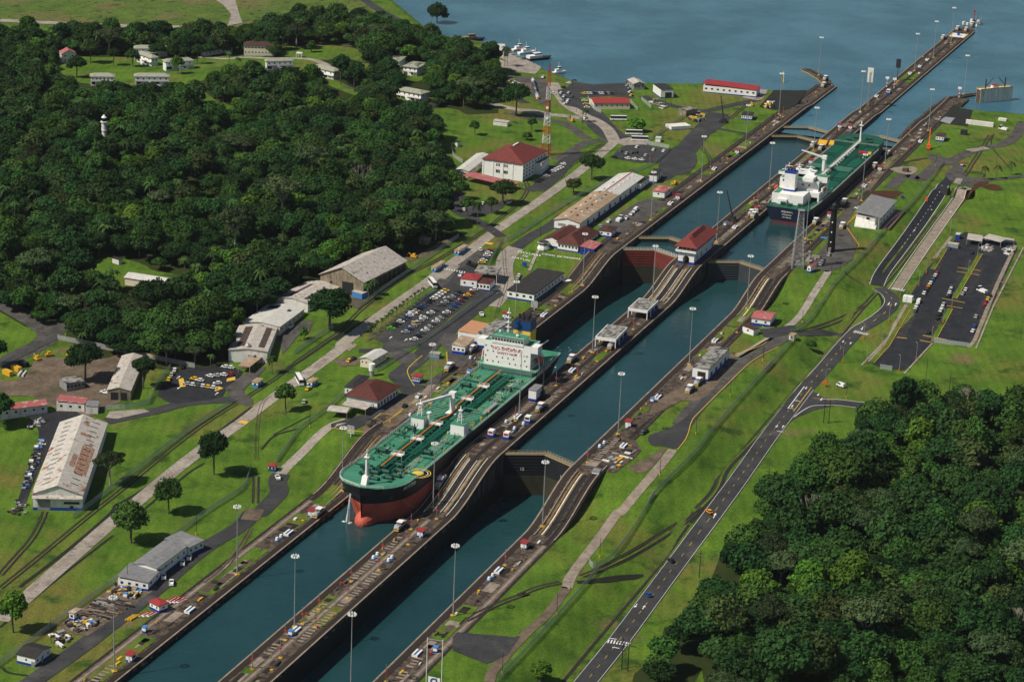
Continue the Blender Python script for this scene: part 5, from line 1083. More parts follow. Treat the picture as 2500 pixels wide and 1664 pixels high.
 # ================================================================ ships
M_deckg=mat('green_deck',(.040,.190,.115),(.060,.245,.155),.12,.7,spots=[((.02,.13,.085),.3,.62,.75),((.10,.30,.20),.6,.66,.78)])
M_deckg2=mat('dark_green_deck',(.005,.062,.036),(.011,.098,.058),.2,.6,spots=[((.005,.05,.03),.3,.58,.7)])
M_pipe=mat('green_pipe',(.012,.17,.105),rough=.5); M_dgreen=mat('dark_green_gear',(.006,.06,.042),rough=.6)
M_hull=mat('black_hull',(.006,.007,.011),(.016,.016,.020),.2,.45,stretch=(1,1,.3)); M_hullb=mat('navy_hull',(.005,.010,.028),(.010,.018,.040),.2,.45,stretch=(1,1,.3))
M_boot=mat('red_boot',(.62,.125,.075),(.38,.075,.052),.15,.7,stretch=(1,1,.35),spots=[((.22,.06,.05),.4,.6,.75)]); M_boot2=mat('maroon_boot',(.13,.030,.035),(.09,.022,.028),.2,.6)
M_fun=mat('funnel_yellow',(.78,.52,.02),rough=.5); M_funb=mat('funnel_blue',(.010,.05,.17),rough=.5); M_pipeo=mat('orange_pipe',(.78,.27,.03),rough=.6)
M_lifeb=mat('lifeboat_orange',(.62,.08,.03),rough=.5)
def hull(root,xb,xs,yc,B,zd,zr,zk,mats,sheer=1.5,transom=.84):
 d=1 if xs>xb else-1; L=abs(xs-xb); S=np.concatenate([np.linspace(0,.16,22)**1.0,np.linspace(.2,.8,12),np.linspace(.83,1,12)])
 def hb(s,q):
  rb=.085+.075*(1-q); x0=.030*(1-q)**1.2
  t=np.clip((s-x0)/rb,0,1); b=(1-(1-t)**(2.2+.2*q))**(.50+.35*(1-q))
  st=np.clip((s-.80)/.20,0,1); b=b*(1-st**2.0*((1-transom)+(1-q)**1.4*.60)); return B*max(b,0.0)
 def lev(s):
  sh=sheer*max(0,1-s/.14)**1.5; return[zd+sh,(zd+sh+zr)/2+.5,zr,zr-(zr-zk)*.45,zk]
 Q=[1,.80,.55,.3,.05]
 mb=MB(); P=[]
 for s in S:
  row=[]
  for sd in(1,-1):
   rr=[]
   for q,z in zip(Q,lev(s)):
    y=hb(s,q); lean=-.012*L*(q-.55)*max(0,1-s/.05)
    rr.append((xb+d*(L*s+lean*1.2),yc+sd*y,z))
   row.append(rr)
  P.append(row)
 for i in range(len(S)-1):
  for k,sd in enumerate((1,-1)):
   for j in range(4):
    a,b,c,e=P[i][k][j],P[i+1][k][j],P[i+1][k][j+1],P[i][k][j+1]
    f=[a,b,c,e]; mb.poly(f if(sd*d>0)else f[::-1],0 if j<2 else 1)
 r=P[-1]
 for j in range(4):mb.poly([r[0][j],r[1][j],r[1][j+1],r[0][j+1]][::(1 if d>0 else-1)],0 if j<2 else 1)
 r=P[0]
 for j in range(4):mb.poly([r[0][j],r[1][j],r[1][j+1],r[0][j+1]][::(-1 if d>0 else 1)],0 if j<2 else 1)
 o=mb.build('hull',mats,root,smooth=True); o.location=-root.location
 dk=MB()
 for i in range(len(S)-1):
  a,b,c,e=P[i][0][0],P[i][1][0],P[i+1][1][0],P[i+1][0][0]; q=[(*p[:2],p[2]-.05)for p in(a,b,c,e)]; dk.poly(q if d>0 else q[::-1])
 return P,dk
def loc(o,root):o.location=-root.location; return o
class SB(MB):
 def b(s,name,m,root,par=None):
  o=MB.build(s,name,m,par or root)
  if par is None:o.location=-root.location
  else:o.location=(0,0,0)
  return o
def rails(root,pts,h,m,name='railing',r=.05,step=1):
 mb=SB()
 for i,(a,b)in enumerate(zip(pts,pts[1:])):
  n=max(1,int((Vector(b)-Vector(a)).length/2.2))
  for k in range(n):
   p=Vector(a).lerp(Vector(b),k/n); mb.bar(p,p+Vector((0,0,h)),r,0,3)
  for z in(h,h*.5):mb.bar(Vector(a)+Vector((0,0,z)),Vector(b)+Vector((0,0,z)),r,0,3)
 return mb.b(name,m,root)
 # ---- the near tanker
WL=-21.3; zd=-4.0; yc=26.0
t1=empty('tanker_ship',(30,yc,WL),0,'green-decked tanker with yellow and blue funnel, red lower hull and bow toward the viewer','tanker')
P,dk=hull(t1,-82,133,yc,15.9,zd,-11.2,-24,[M_hull,M_boot],1.6)
loc(dk.build('deck',M_deckg,t1),t1)
def dpt(c,r,x,y,z=zd):return Vector(un(px(c,r,x,y),z))
edge_far=[p[0][0]for p in P[:-1]]; edge_near=[p[1][0]for p in P[:-1]]
rails(t1,edge_far[::2],1.3,M_white,r=.09); rails(t1,edge_near[::2],1.3,M_white,r=.09)
mb=SB()
for i in range(10):
 for j in range(14):
  f_=lambda a,b:(-74.5+8.0*-math.cos(a),yc+5.0*math.sin(a)*math.cos(b),-20.2+4.6*math.sin(a)*math.sin(b)); a0,a1,b0,b1=math.pi*i/10,math.pi*(i+1)/10,math.tau*j/14,math.tau*(j+1)/14; mb.quad(f_(a0,b0),f_(a1,b0),f_(a1,b1),f_(a0,b1))
mb.b('bulb',M_boot,t1)
px0,px1=-58,86
for i,(dy,z,r,m,nm)in enumerate([(-5.2,1.3,.28,M_pipe,'pipe'),(-4.2,1.3,.28,M_pipe,'pipe'),(-3.2,1.5,.32,M_pipe,'pipe'),(-2.2,1.3,.25,M_pipe,'pipe'),(2.6,1.3,.28,M_pipe,'pipe'),(3.6,1.3,.3,M_pipe,'pipe'),(4.6,1.2,.25,M_pipe,'pipe')]):
 mb=SB(); mb.bar((px0 if i%2 else px0+22,yc+dy,zd+z),(px1,yc+dy,zd+z),r,0,5); mb.b(nm,m,t1)
mb=SB(); mb.box(px0,px1,yc-.9,yc+.5,zd+2.0,zd+2.2)
for k in range(36):x=px0+4*k; mb.box(x,x+.2,yc-5.6,yc+5,zd,zd+.9)
for k in range(18):x=px0+8*k; mb.box(x,x+.2,yc-1,yc-.8,zd,zd+2); mb.box(x,x+.2,yc+.5,yc+.7,zd,zd+2)
mb.b('catwalk',M_dgreen,t1)
mb=SB(); pts=[(px0,yc+1.2),(8,yc+1.2),(14,yc-.5),(24,yc-.5),(28,yc+1.4),(px1,yc+1.4)]
for a,b in zip(pts,pts[1:]):mb.bar((a[0],a[1],zd+2.6),(b[0],b[1],zd+2.6),.32,0,5)
mb.b('orange_pipe',M_pipeo,t1)
mb=SB(); mb.box(px0,px1,yc-6,yc+5.4,zd-.02,zd+.08); mb.b('pipe_well',M_deckg2,t1)
for x in(-42,-20,2,40,60):
 mb=SB(); mb.box(x-1.6,x+1.6,yc-2.2,yc+3,zd+2.4,zd+2.6)
 for a,b in((-1.6,-2.2),(1.6,-2.2),(-1.6,3),(1.6,3)):mb.bar((x+a,yc+b,zd),(x+a,yc+b,zd+3.6),.1)
 mb.b('platform',M_whited,t1); rails(t1,[(x-1.6,yc-2.2,zd+2.6),(x-1.6,yc+3,zd+2.6),(x+1.6,yc+3,zd+2.6),(x+1.6,yc-2.2,zd+2.6),(x-1.6,yc-2.2,zd+2.6)],1.1,M_whited,'platform_rail',.07)
for k in range(9):mb=SB(); x=14+k*2.1; mb.bar((x,yc-13.5,zd+1.4),(x,yc+13.5,zd+1.4),.26,0,5); mb.b('manifold_pipe',M_pipe,t1)
for k in range(14):
 x=12+(k%7)*3.2; y=yc+(-14.2 if k<7 else 14.2); mb=SB(); mb.bar((x,y,zd),(x,y,zd+1.5),.3,0,6); mb.bar((x-.5,y,zd+1.5),(x+.5,y,zd+1.5),.4,0,6); mb.b('valve',M_pipe if k%3 else M_yel,t1)
def house_box(c0,c1,w,h,nm,z0=zd):
 a=dpt(*c0); mb=SB(); mb.box(a.x,a.x+w[0],a.y,a.y+w[1],z0,z0+h); o=mb.b(nm,M_white,t1); m2=SB(); m2.box(a.x-.1,a.x+w[0]+.1,a.y-.1,a.y+w[1]+.1,z0+h,z0+h+.25); m2.b(nm+'_top',M_deckg,t1,o); return a
a=house_box((1,2,1460,835),None,(6,6.5),5,'deckhouse'); b=house_box((1,2,1790,892),None,(6,6.8),5,'deckhouse')
for q in(a,b):
 mb=SB(); c=Vector((q.x+4,q.y+3.5,zd+5))
 for sx in(-1,1):
  for sy in(-1,1):mb.bar(c+Vector((sx*1.2,sy*1.2,0)),c+Vector((sx*.4,sy*.4,6)),.16)
 for z in(1.5,3,4.5):k=1.2-z*.13; mb.bar(c+Vector((-k,-k,z)),c+Vector((k,-k,z)),.1); mb.bar(c+Vector((-k,-k,z)),c+Vector((-k,k,z)),.1); mb.bar(c+Vector((k,k,z)),c+Vector((k,-k,z)),.1)
 mb.box(c.x-1,c.x+1,c.y-1,c.y+1,c.z+6,c.z+6.2); mb.bar(c+Vector((0,0,6)),c+Vector((0,0,8)),.3); mb.b('lattice_mast',M_white,t1)
cb=dpt(1,2,1695,720); mb=SB(); mb.bar((cb.x,cb.y,zd),(cb.x,cb.y,zd+9.5),1.3,0,10); mb.box(cb.x-2.6,cb.x+2.6,cb.y-2.6,cb.y+2.6,zd+1.6,zd+1.8); mb.b('crane_post',M_white,t1)
mb=SB(); tip=Vector((cb.x-19,cb.y+10.5,zd+10)); A=Vector((cb.x,cb.y,zd+10.5)); mb.bar(A,tip,.95,0,4,.5); mb.box(cb.x-1.5,cb.x+1.5,cb.y-1.5,cb.y+1.5,zd+9.2,zd+12); mb.bar(A+Vector((0,0,1.4)),A.lerp(tip,.45),.15); mb.b('crane_jib',M_white,t1)
cr=dpt(1,2,1500,815); mb=SB(); mb.bar((cr.x,cr.y,zd),(cr.x,cr.y,zd+7.2),.5,0,6); mb.bar((cr.x+1.2,cr.y,zd),(cr.x+1.2,cr.y,zd+7.2),.15); mb.box(cr.x-.8,cr.x+1.6,cr.y-.9,cr.y+.9,zd+7,zd+7.4); mb.b('crane_rest',M_white,t1)
fm=dpt(1,2,975,1295,zd+1); mb=SB(); mb.bar((fm.x+2,fm.y,zd),(fm.x+2,fm.y,zd+15),.75,0,8,.55); mb.bar((fm.x+3.4,fm.y-.6,zd),(fm.x+3.1,fm.y-.6,zd+14),.08); mb.box(fm.x+1,fm.x+3.4,fm.y-1.2,fm.y+1.2,zd+13.6,zd+13.8); mb.bar((fm.x+2,fm.y,zd+15),(fm.x+2,fm.y,zd+17.5),.15); mb.b('foremast',M_white,t1)
mb=SB(); mb.hexa([(fm.x-1.2,fm.y-1,zd),(fm.x+3,fm.y-1,zd),(fm.x+3,fm.y+1.6,zd),(fm.x-1.2,fm.y+1.6,zd)],[(fm.x+.8,fm.y-1,zd+5),(fm.x+3,fm.y-1,zd+5),(fm.x+3,fm.y+1.6,zd+5),(fm.x+.8,fm.y+1.6,zd+5)]); mb.b('mast_house',M_white,t1)
gm=dpt(1,2,1385,895); mb=SB(); mb.bar((gm.x,gm.y,zd),(gm.x,gm.y,zd+6.5),.28,0,5)
for s in(-1,1):mb.bar((gm.x,gm.y,zd+4.8),(gm.x,gm.y+s*1.4,zd+5.6),.14); mb.bar((gm.x,gm.y+s*1.4,zd+5.6),(gm.x,gm.y+s*1.4,zd+7),.12)
mb.b('deck_light',M_dgreen,t1)
for(x,y)in((-66,20),(-66,31),(-60,24),(-60,32),(-56,19),(-70,25),(-68,29),(-63,28),(-54,27),(-62,18),(-58,34),(-50,22),(-37,36),(-30,17),(-5,36),(62,36),(66,16)):
 mb=SB(); mb.bar((x,y-1.6,zd+1.1),(x,y+1.6,zd+1.1),1.0,0,8); mb.box(x-1.3,x+1.3,y-2.1,y-1.7,zd,zd+1.8); mb.box(x-1.3,x+1.3,y+1.7,y+2.1,zd,zd+1.8); mb.box(x-.8,x+.8,y+2.1,y+3.2,zd,zd+1.2); mb.b('winch',M_dgreen,t1)
for k in range(80):
 x=rnd.uniform(-68,84); y=yc+rnd.choice((-1,1))*rnd.uniform(6.5,14.6)
 if x<-50:y=yc+(y-yc)*.7
 mb=SB();
 for dx in(0,1.0):mb.bar((x+dx,y,zd),(x+dx,y,zd+.8),.26,0,5)
 mb.b('bollard',M_dgreen if k%4 else M_yel,t1)
for k in range(26):
 x=rnd.uniform(-60,84); y=yc+rnd.choice((-1,1))*rnd.uniform(7,12); mb=SB(); mb.bar((x,y,zd),(x,y,zd+rnd.uniform(.5,1.1)),rnd.uniform(.35,.8),0,8); mb.b('hatch',M_deckg if k%3 else M_dgreen,t1)
for x0,x1,y in((-62,-36,16.5),(-30,-8,15),(-4,12,14),(44,58,14.5),(62,82,14.5)):rails(t1,[(x0,y,zd),(x1,y,zd)],1.3,M_whited,'gangway_rail',.08); rails(t1,[(x0,y+1.6,zd),(x1,y+1.6,zd)],1.3,M_whited,'gangway_rail',.08)
def disc(root,c,r,z,m,nm,r0=0,n=28,sx=1):
 mb=SB()
 for i in range(n):
  a,b=2*math.pi*i/n,2*math.pi*(i+1)/n
  q=[(c[0]+sx*r0*math.cos(a),c[1]+r0*math.sin(a),z),(c[0]+sx*r*math.cos(a),c[1]+r*math.sin(a),z),(c[0]+sx*r*math.cos(b),c[1]+r*math.sin(b),z),(c[0]+sx*r0*math.cos(b),c[1]+r0*math.sin(b),z)]
  mb.poly(q if r0 else q[1:3]+[(c[0],c[1],z)])
 return mb.b(nm,m,root)
yc1=dpt(1,2,1415,1193); disc(t1,yc1,2.6,zd+.06,M_fun,'yellow_disc'); disc(t1,yc1,4.6,zd+.05,M_white,'white_ring',4.3); disc(t1,yc1,5.8,zd+.05,M_fun,'yellow_ring',5.4)
for k in range(16):
 x=-58+9.4*k; L=rnd.uniform(3,7); mb=SB()
 for y in((12.5,39.2)if k%2 else(18,34)):
  mb.box(x,x+L,y,y+.18,zd,zd+.05); mb.box(x,x+.18,y,y+rnd.uniform(1.5,3),zd,zd+.05)
 mb.b('yellow_line',M_yel,t1)
for y in(12.2,39.6):mb=SB(); mb.box(-50,84,y,y+.14,zd,zd+.05); mb.bar((-44,y+.5 if y<20 else y-.5,zd+.4),(80,y+.5 if y<20 else y-.5,zd+.4),.14); mb.b('side_pipe',M_deckg,t1)
mb=SB(); mb.hexa([(28,12.2,zd+1),(44,12.2,zd+1),(44,14,zd+1),(28,14,zd+1)],[(28,12.2,zd+1.5),(44,12.2,zd+1.5),(44,14,zd+1.5),(28,14,zd+1.5)]); mb.b('gangway',M_steel,t1)
mb=SB()
for k in range(22):x=-60+k*6.6; mb.box(x,x+.12,10.6+(3 if k<3 else 0),41.4-(3 if k<3 else 0),zd,zd+.04)
for k in range(7):x=-56+k*21; mb.box(x,x+.5,11,20,zd,zd+.55); mb.box(x,x+.5,31.5,41,zd,zd+.55)
mb.b('deck_seams',M_dgreen,t1)
for k in range(30):
 x=rnd.uniform(-50,80); y=yc+rnd.choice((-1,1))*rnd.uniform(6.2,12); mb=SB(); L=rnd.uniform(1.5,6); mb.bar((x,y,zd+.5),(x+(L if k%2 else 0),y+(0 if k%2 else L*.6),zd+.5),.16,0,4); mb.bar((x,y,zd),(x,y,zd+1.1),.22,0,5); mb.b('branch_pipe',(M_dgreen,M_pipe,M_whited)[k%3],t1)
X0=90; ZT=11.0
mb=SB(); mb.box(X0-1.5,X0+24,yc-16,yc+16,zd+2.9,zd+3.2); o=mb.b('poop_deck',M_deckg,t1)
mb=SB(); mb.box(X0+1,X0+20,yc-13,yc+13,zd,zd+2.9); mb.b('lower_house',M_white,t1)
mb=SB(); mb.box(X0,X0+13,yc-12.4,yc+12.4,zd+3.2,ZT); mb.b('accommodation',M_white,t1)
for ya,yb in((-16.1,-12.45),(12.45,16.1)):mb=SB(); mb.box(X0+.05,X0+6,yc+ya,yc+yb,ZT-2.6,ZT+.9); mb.b('bridge_wing',M_white,t1)
mb=SB(); mb.box(X0-.02,X0+.1,yc-12.5,yc+12.5,ZT,ZT+.9); mb.b('parapet',M_white,t1)
mb=SB(); mb.box(X0+13,X0+22,yc-8,yc+8,zd+3.2,zd+9); mb.b('aft_house',M_white,t1)
mb=SB(); mb.box(X0+.3,X0+5.7,yc-15.8,yc+15.8,ZT-.2,ZT+.0); mb.box(X0+.2,X0+12.8,yc-12,yc+12,ZT,ZT+.1); mb.b('bridge_deck',M_deckg,t1)
mb=SB(); mb.box(X0-.3,X0+8,yc-8.5,yc+8.5,ZT+.9-.8,ZT+3.4); o=mb.b('wheelhouse',M_white,t1)
mb=SB(); mb.box(X0-.6,X0+8.3,yc-8.8,yc+8.8,ZT+3.4,ZT+3.6); mb.b('wheelhouse_roof',M_deckg,t1)
for k in range(11):mb=SB(); y=yc-7.7+k*1.54; mb.box(X0-.36,X0-.28,y-.62,y+.62,ZT+1.7,ZT+2.8); mb.b('bridge_window',M_glass,t1)
rails(t1,[(X0-.6,yc-8.8,ZT+3.6),(X0-.6,yc+8.8,ZT+3.6),(X0+8,yc+8.8,ZT+3.6),(X0+8,yc-8.8,ZT+3.6)],1.1,M_whited); rails(t1,[(X0-1.5,yc-16,zd+3.2),(X0-1.5,yc+16,zd+3.2)],1.1,M_whited); rails(t1,[(X0-1.5,yc-16,zd+3.2),(X0+24,yc-16,zd+3.2)],1.1,M_whited)
for r_ in range(4):
 for k in range(8):
  if(r_*3+k)%5==4:continue
  y=yc-10.5+k*3+(r_%2); z=zd+4.9+r_*2.6
  if r_ in(2,3)and 2<k<6 and r_==2:continue
  mb=SB(); mb.box(X0-.08,X0+.02,y-.32,y+.32,z,z+.7); mb.b('porthole_window',M_glass,t1)
for k in range(5):
 for z in(zd+4.6,zd+7.2,zd+9.6):mb=SB(); mb.box(X0+1.6+2.3*k,X0+2.4+2.3*k,yc-12.5,yc-12.38,z,z+.7); mb.b('porthole_window',M_glass,t1)
M_lett=mat('red_lettering',(.45,.02,.03),rough=.6)
def stext(root,s,size,x,y,z,m,nm='lettering',sx=1.0,rz=-math.pi/2):
 o=text(s,size,root,Vector((x,y,z))-root.location,(math.radians(90),0,rz),m,.02,nm,'CENTER',sx); return o
stext(t1,'NO SMOKING',2.3,X0-.1,yc,ZT-3.4,M_lett,sx=1.1); stext(t1,'SAFETY FIRST',1.6,X0-.1,yc,ZT-5.4,M_lett,sx=1.15)
for s in(-1,1):
 mb=SB(); lb=Vector((X0+8,yc+s*14.4,zd+7)); mb.ico((0,0,0),1,0,1); mb.v=[(lb.x+a*4.6,lb.y+b*1.6,lb.z+c*1.7)for a,b,c in mb.v]; mb.b('lifeboat',M_lifeb,t1)
 mb=SB()
 for dx in(-3,3):mb.bar((lb.x+dx,lb.y+s*1.2,zd+3.2),(lb.x+dx,lb.y+s*.5,zd+9),.25); mb.bar((lb.x+dx,lb.y+s*.5,zd+9),(lb.x+dx,lb.y-s*1.8,zd+9.4),.25)
 mb.b('davit',M_white,t1)
for k in range(9):mb=SB(); x=X0+2+k*2.2; mb.box(x,x+.25,yc-16.05,yc-15.8,zd,zd+3); mb.box(x,x+.25,yc+15.8,yc+16.05,zd,zd+3); mb.b('stanchion',M_white,t1)
FX,FY=X0+14,yc-2
def fbox(z0,z1,m,nm,e=0):mb=SB(); mb.box(FX-e,FX+8+e,FY-4.6-e,FY+4.6+e,z0,z1); mb.b(nm,m,t1)
fbox(zd+9,zd+12.5,M_white,'funnel_base'); fbox(zd+12.5,zd+18.5,M_fun,'funnel_lower'); fbox(zd+18.5,zd+23.5,M_funb,'funnel_upper',.02); fbox(zd+23.5,zd+23.8,M_dark,'funnel_top',.03)
for dx,dy in((2,-2.6),(2,0),(3,2.6),(6,-2),(6,1.5)):mb=SB(); mb.bar((FX+dx,FY+dy,zd+23.5),(FX+dx,FY+dy,zd+26.3),.55,0,7); mb.b('exhaust_pipe',M_dark,t1)
rm_=SB(); mx,my=X0+9.5,yc+3.5; rm_.bar((mx,my,ZT+3),(mx,my,ZT+16),.55,0,6,.25)
for z in(6,8.5,11,13.5):rm_.bar((mx,my-1.9+z*.05,ZT+z),(mx,my+1.9-z*.05,ZT+z),.14); rm_.bar((mx-1.5,my,ZT+z+.8),(mx+1.0,my,ZT+z+.8),.12); rm_.box(mx-.9,mx+.9,my-.9,my+.9,ZT+z-.1,ZT+z)
rm_.b('radar_mast',M_white,t1)
for(x,y,z,r)in((X0+3,yc-4,ZT+4.5,.9),(X0+6,yc+6.5,ZT+4.4,.7),(X0+16,yc-9,zd+11,1.2)):mb=SB(); mb.bar((x,y,z-1.5),(x,y,z),.2); mb.ico((x,y,z),r); mb.b('radome',M_white,t1)
mb=SB(); mb.bar((X0+18,yc-11,zd+3),(X0+18,yc-11,zd+11),.6,0,8); mb.bar((X0+18,yc-11,zd+11),(X0+23,yc-13,zd+12.5),.4); mb.b('provision_crane',M_white,t1)
i0=9; a=Vector(P[8][1][0]); b=Vector(P[15][1][0])
def name_on(root,s,a,b,size,drop,out=.35,sx=1):
 d=(b-a); rz=math.atan2(d.y,d.x); n=Vector((d.y,-d.x,0)).normalized(); m=a.lerp(b,.5)+n*out+Vector((0,0,-drop)); return text(s,size,root,m-root.location,(math.radians(90),0,rz),M_mark,.03,'ship_name','CENTER',sx)
a=Vector(P[6][1][1]).lerp(Vector(P[6][1][0]),.45); b=Vector(P[14][1][1]).lerp(Vector(P[14][1][0]),.45); name_on(t1,'ANTIPOLIS',a,b,2.0,.2,1.3)
for sd in(0,1):mb=SB(); q=Vector(P[5][sd][2]).lerp(Vector(P[5][sd][1]),.6); mb.ico(q,1.5,0,1.1); mb.b('anchor',M_dark,t1)
mb=MB(); q=Vector(P[3][0][2]); fo=mat('foam',(.72,.78,.80),(.4,.5,.52),.9,.6)
for k in range(7):mb.bar((q.x-1.2,q.y+1+rnd.uniform(-.4,.4),q.z+3),(q.x-2.4+rnd.uniform(-.6,.6),q.y+1.6+rnd.uniform(-.6,.6),WL),.10,0,4,.3)
o=mb.build('water_jet',fo); tag(o,'white jet of water falling from the tanker bow into the chamber','water jet',None,'stuff')
mb=MB();
for k in range(16):a_=rnd.uniform(0,6.3); r_=rnd.uniform(0,2.2); mb.ico((q.x-2.4+r_*math.cos(a_),q.y+1.6+r_*math.sin(a_),WL),rnd.uniform(.3,.7),0,.25)
o=mb.build('splash_foam',fo); tag(o,'splash of foam at the foot of the water jet','foam',None,'stuff')
mb=MB()
for k in range(90):u,v=rnd.random(),rnd.random(); mb.ico((138+70*u*u,14+22*v,WL),rnd.uniform(.2,1.3)*(1.2-u),0,.06)
o=mb.build('wake_foam',fo); tag(o,'streaks of foam behind the stern of the near tanker','foam',None,'stuff')
# ---- the far tanker
W2=-3.4; z2=6.8; y2=-26.2
t2=empty('tanker_ship',(530,y2,W2),0,'far tanker with dark blue hull and white superstructure, stern toward the viewer','tanker')
P2,dk2=hull(t2,637,428,y2,15.6,z2,-1.6,-8,[M_hullb,M_boot2],1.2,.86)
loc(dk2.build('deck',M_deckg2,t2),t2)
rails(t2,[p[0][0]for p in P2[:-1]][::2],1.2,M_whited,r=.08); rails(t2,[p[1][0]for p in P2[:-1]][::2],1.2,M_whited,r=.08)
def bx2(nm,x0,x1,ya,yb,z0,z1,m):mb=SB(); mb.box(x0,x1,y2+ya,y2+yb,z2+z0,z2+z1); return mb.b(nm,m,t2)
bx2('aft_house',438,452,-7,13,0,6.0,M_white); bx2('stern_house',436,438,3,9,0,3.2,M_white); bx2('side_tier',456,470,-14.5,-13.5,5.6,8.2,M_white); bx2('side_tier',452,462,-9,-2,12,14.4,M_white); bx2('locker',474,478,-10,10,0,3.4,M_white); bx2('middle_house',452,474,-13.5,13,0,5.6,M_white); bx2('accommodation',455,472,-12,13,5.6,12,M_white); bx2('side_house',452,456,-12.5,-8.5,0,2.6,M_white)
bx2('upper_deck',455.5,471.5,-11.5,12.5,12.0,12.15,M_deckg); bx2('mid_deck',439,452,9,12.5,6.0,6.15,M_deckg); bx2('wing',462,466,-16,16,12.2,14.0,M_white); bx2('wing_deck',462.2,465.8,-15.8,15.8,14.0,14.1,M_deckg); bx2('wheelhouse',462,470,-7,7,12.1,15.6,M_white)
bx2('wing_cab',460,467,-16,-9.5,10.6,14.2,M_white); bx2('wing_cab_top',460.2,466.8,-15.8,-9.7,14.2,14.3,M_deckg)
bx2('funnel',446,453,1,8,6,17.5,M_white); bx2('funnel_band',445.9,453.1,.9,8.1,6.1,7.2,M_blue); bx2('funnel_cap',445.9,453.1,.9,8.1,17.5,18.6,M_blue)
for dy in(2.4,4.4,6.4):mb=SB(); mb.bar((449,y2+dy,z2+18),(449,y2+dy,z2+20.6),.55,0,7); mb.b('exhaust_pipe',M_dark,t2)
for x,y,z,w in((455,9,9,1.6),(455,-2,9,1.6),(455,-6,9,1.2),(441,9,3,1.3),(455,10.5,10.4,1.2)):bx2('dark_window',x-.12,x-.02,y-w/2,y+w/2,z-.5,z+.8,M_glass)
for k in range(10):
 for z in(2,7,9.6):bx2('porthole_window',456+k*1.4,456.6+k*1.4,(-13.6 if z<5 else-12.1),(-13.5 if z<5 else-12.0),z,z+.6,M_glass)
for s,x in((-1,462),(1,452)):mb=SB(); mb.ico((0,0,0),1); mb.v=[(x+a*4,y2+s*14+b*1.5,z2+6+c*1.6)for a,b,c in mb.v]; mb.b('lifeboat',M_lifeb,t2)
mb=SB(); mb.bar((471,y2-12,z2),(471,y2-12,z2+9),.3); mb.bar((466,y2-12,z2),(466,y2-12,z2+9),.3); mb.bar((466,y2-15.4,z2+3.2),(478,y2-15.4,z2+3.2),.25); mb.b('davit',M_white,t2)
for x,y,zb,h in((460,9,12,9),(456,10,12,7),(463,3,15,6),(464,-4,15,5),(474,8,0,13)):
 mb=SB(); mb.bar((x,y2+y,z2+zb),(x,y2+y,z2+zb+h),.4,0,6,.2); mb.bar((x,y2+y-2.4,z2+zb+h*.75),(x,y2+y+2.4,z2+zb+h*.75),.2); mb.box(x-1.2,x+1.2,y2+y-1.2,y2+y+1.2,z2+zb+h*.5,z2+zb+h*.5+.25); mb.b('signal_mast',M_white,t2)
mb=SB(); c=Vector((527,y2+2.5,z2)); mb.bar(c,c+Vector((0,0,10)),1.3,0,8); mb.bar(c+Vector((0,0,10)),c+Vector((-3,15,14)),.9,0,4,.5); mb.box(c.x-1.5,c.x+1.5,c.y-1.5,c.y+1.5,z2+9,z2+11.5); mb.b('crane',M_white,t2)
bx2('deckhouse',505,511,5,11,0,5.5,M_white); bx2('deckhouse_top',504.9,511.1,4.9,11.1,5.5,5.7,M_deckg)
mb=SB(); mb.box(480,618,y2-1,y2+.6,z2+2.4,z2+2.7)
for k in range(24):mb.box(480+k*6,480.3+k*6,y2-1,y2+.6,z2,z2+2.4)
mb.b('catwalk',M_whited,t2); rails(t2,[(480,y2-1,z2+2.7),(618,y2-1,z2+2.7)],1.1,M_whited); rails(t2,[(480,y2+.6,z2+2.7),(618,y2+.6,z2+2.7)],1.1,M_whited)
for dy in(-6,-5,-4,-3,2.5,3.5,4.5,5.5):mb=SB(); mb.bar((474,y2+dy,z2+1.1),(612,y2+dy,z2+1.1),.25,0,5); mb.b('pipe',M_pipe,t2)
for g in range(4):
 for k in range(13):mb=SB(); x=482+g*33+k*1.9; mb.box(x,x+.7,y2-14,y2-7,z2,z2+1.1); mb.box(x,x+.5,y2+7,y2+14,z2,z2+.8); mb.b('deck_frame',M_pipe if k%2 else M_dgreen,t2)
 mb=SB(); x=506+g*33; mb.box(x,x+.6,y2-14.6,y2+14.6,z2,z2+1.5); mb.b('deck_girder',M_dgreen,t2)
for k in range(6):mb=SB(); x=532+k*2.2; mb.bar((x,y2-13.5,z2+1.4),(x,y2+13.5,z2+1.4),.25,0,5); mb.b('manifold_pipe',M_pipe,t2)
bx2('cover_red',586,588.5,-13,-6.5,1.2,2.6,M_redp); bx2('cover_yellow',586,588.5,-15,-13,1.2,2.6,M_fun)
mb=SB(); hw=[(p[0][0],p[1][0])for p in P2[:22]if p[0][0][0]>606]
for(a,b),(c_,d_)in zip(hw,hw[1:]):
 mb.poly([(a[0],a[1],z2+2.6),(c_[0],c_[1],z2+2.6),(d_[0],d_[1],z2+2.6),(b[0],b[1],z2+2.6)][::-1]if False else[(a[0],a[1],z2+2.6),(b[0],b[1],z2+2.6),(d_[0],d_[1],z2+2.6),(c_[0],c_[1],z2+2.6)])
 for p,q in((a,c_),(b,d_)):mb.poly([(p[0],p[1],z2-.2),(q[0],q[1],z2-.2),(q[0],q[1],z2+2.6),(p[0],p[1],z2+2.6)])
a,b=hw[-1]; mb.poly([(a[0],a[1],z2),(b[0],b[1],z2),(b[0],b[1],z2+2.6),(a[0],a[1],z2+2.6)]); mb.b('forecastle',M_deckg2,t2)
rails(t2,[(a[0],a[1],z2+2.6),(b[0],b[1],z2+2.6)],1.1,M_whited)
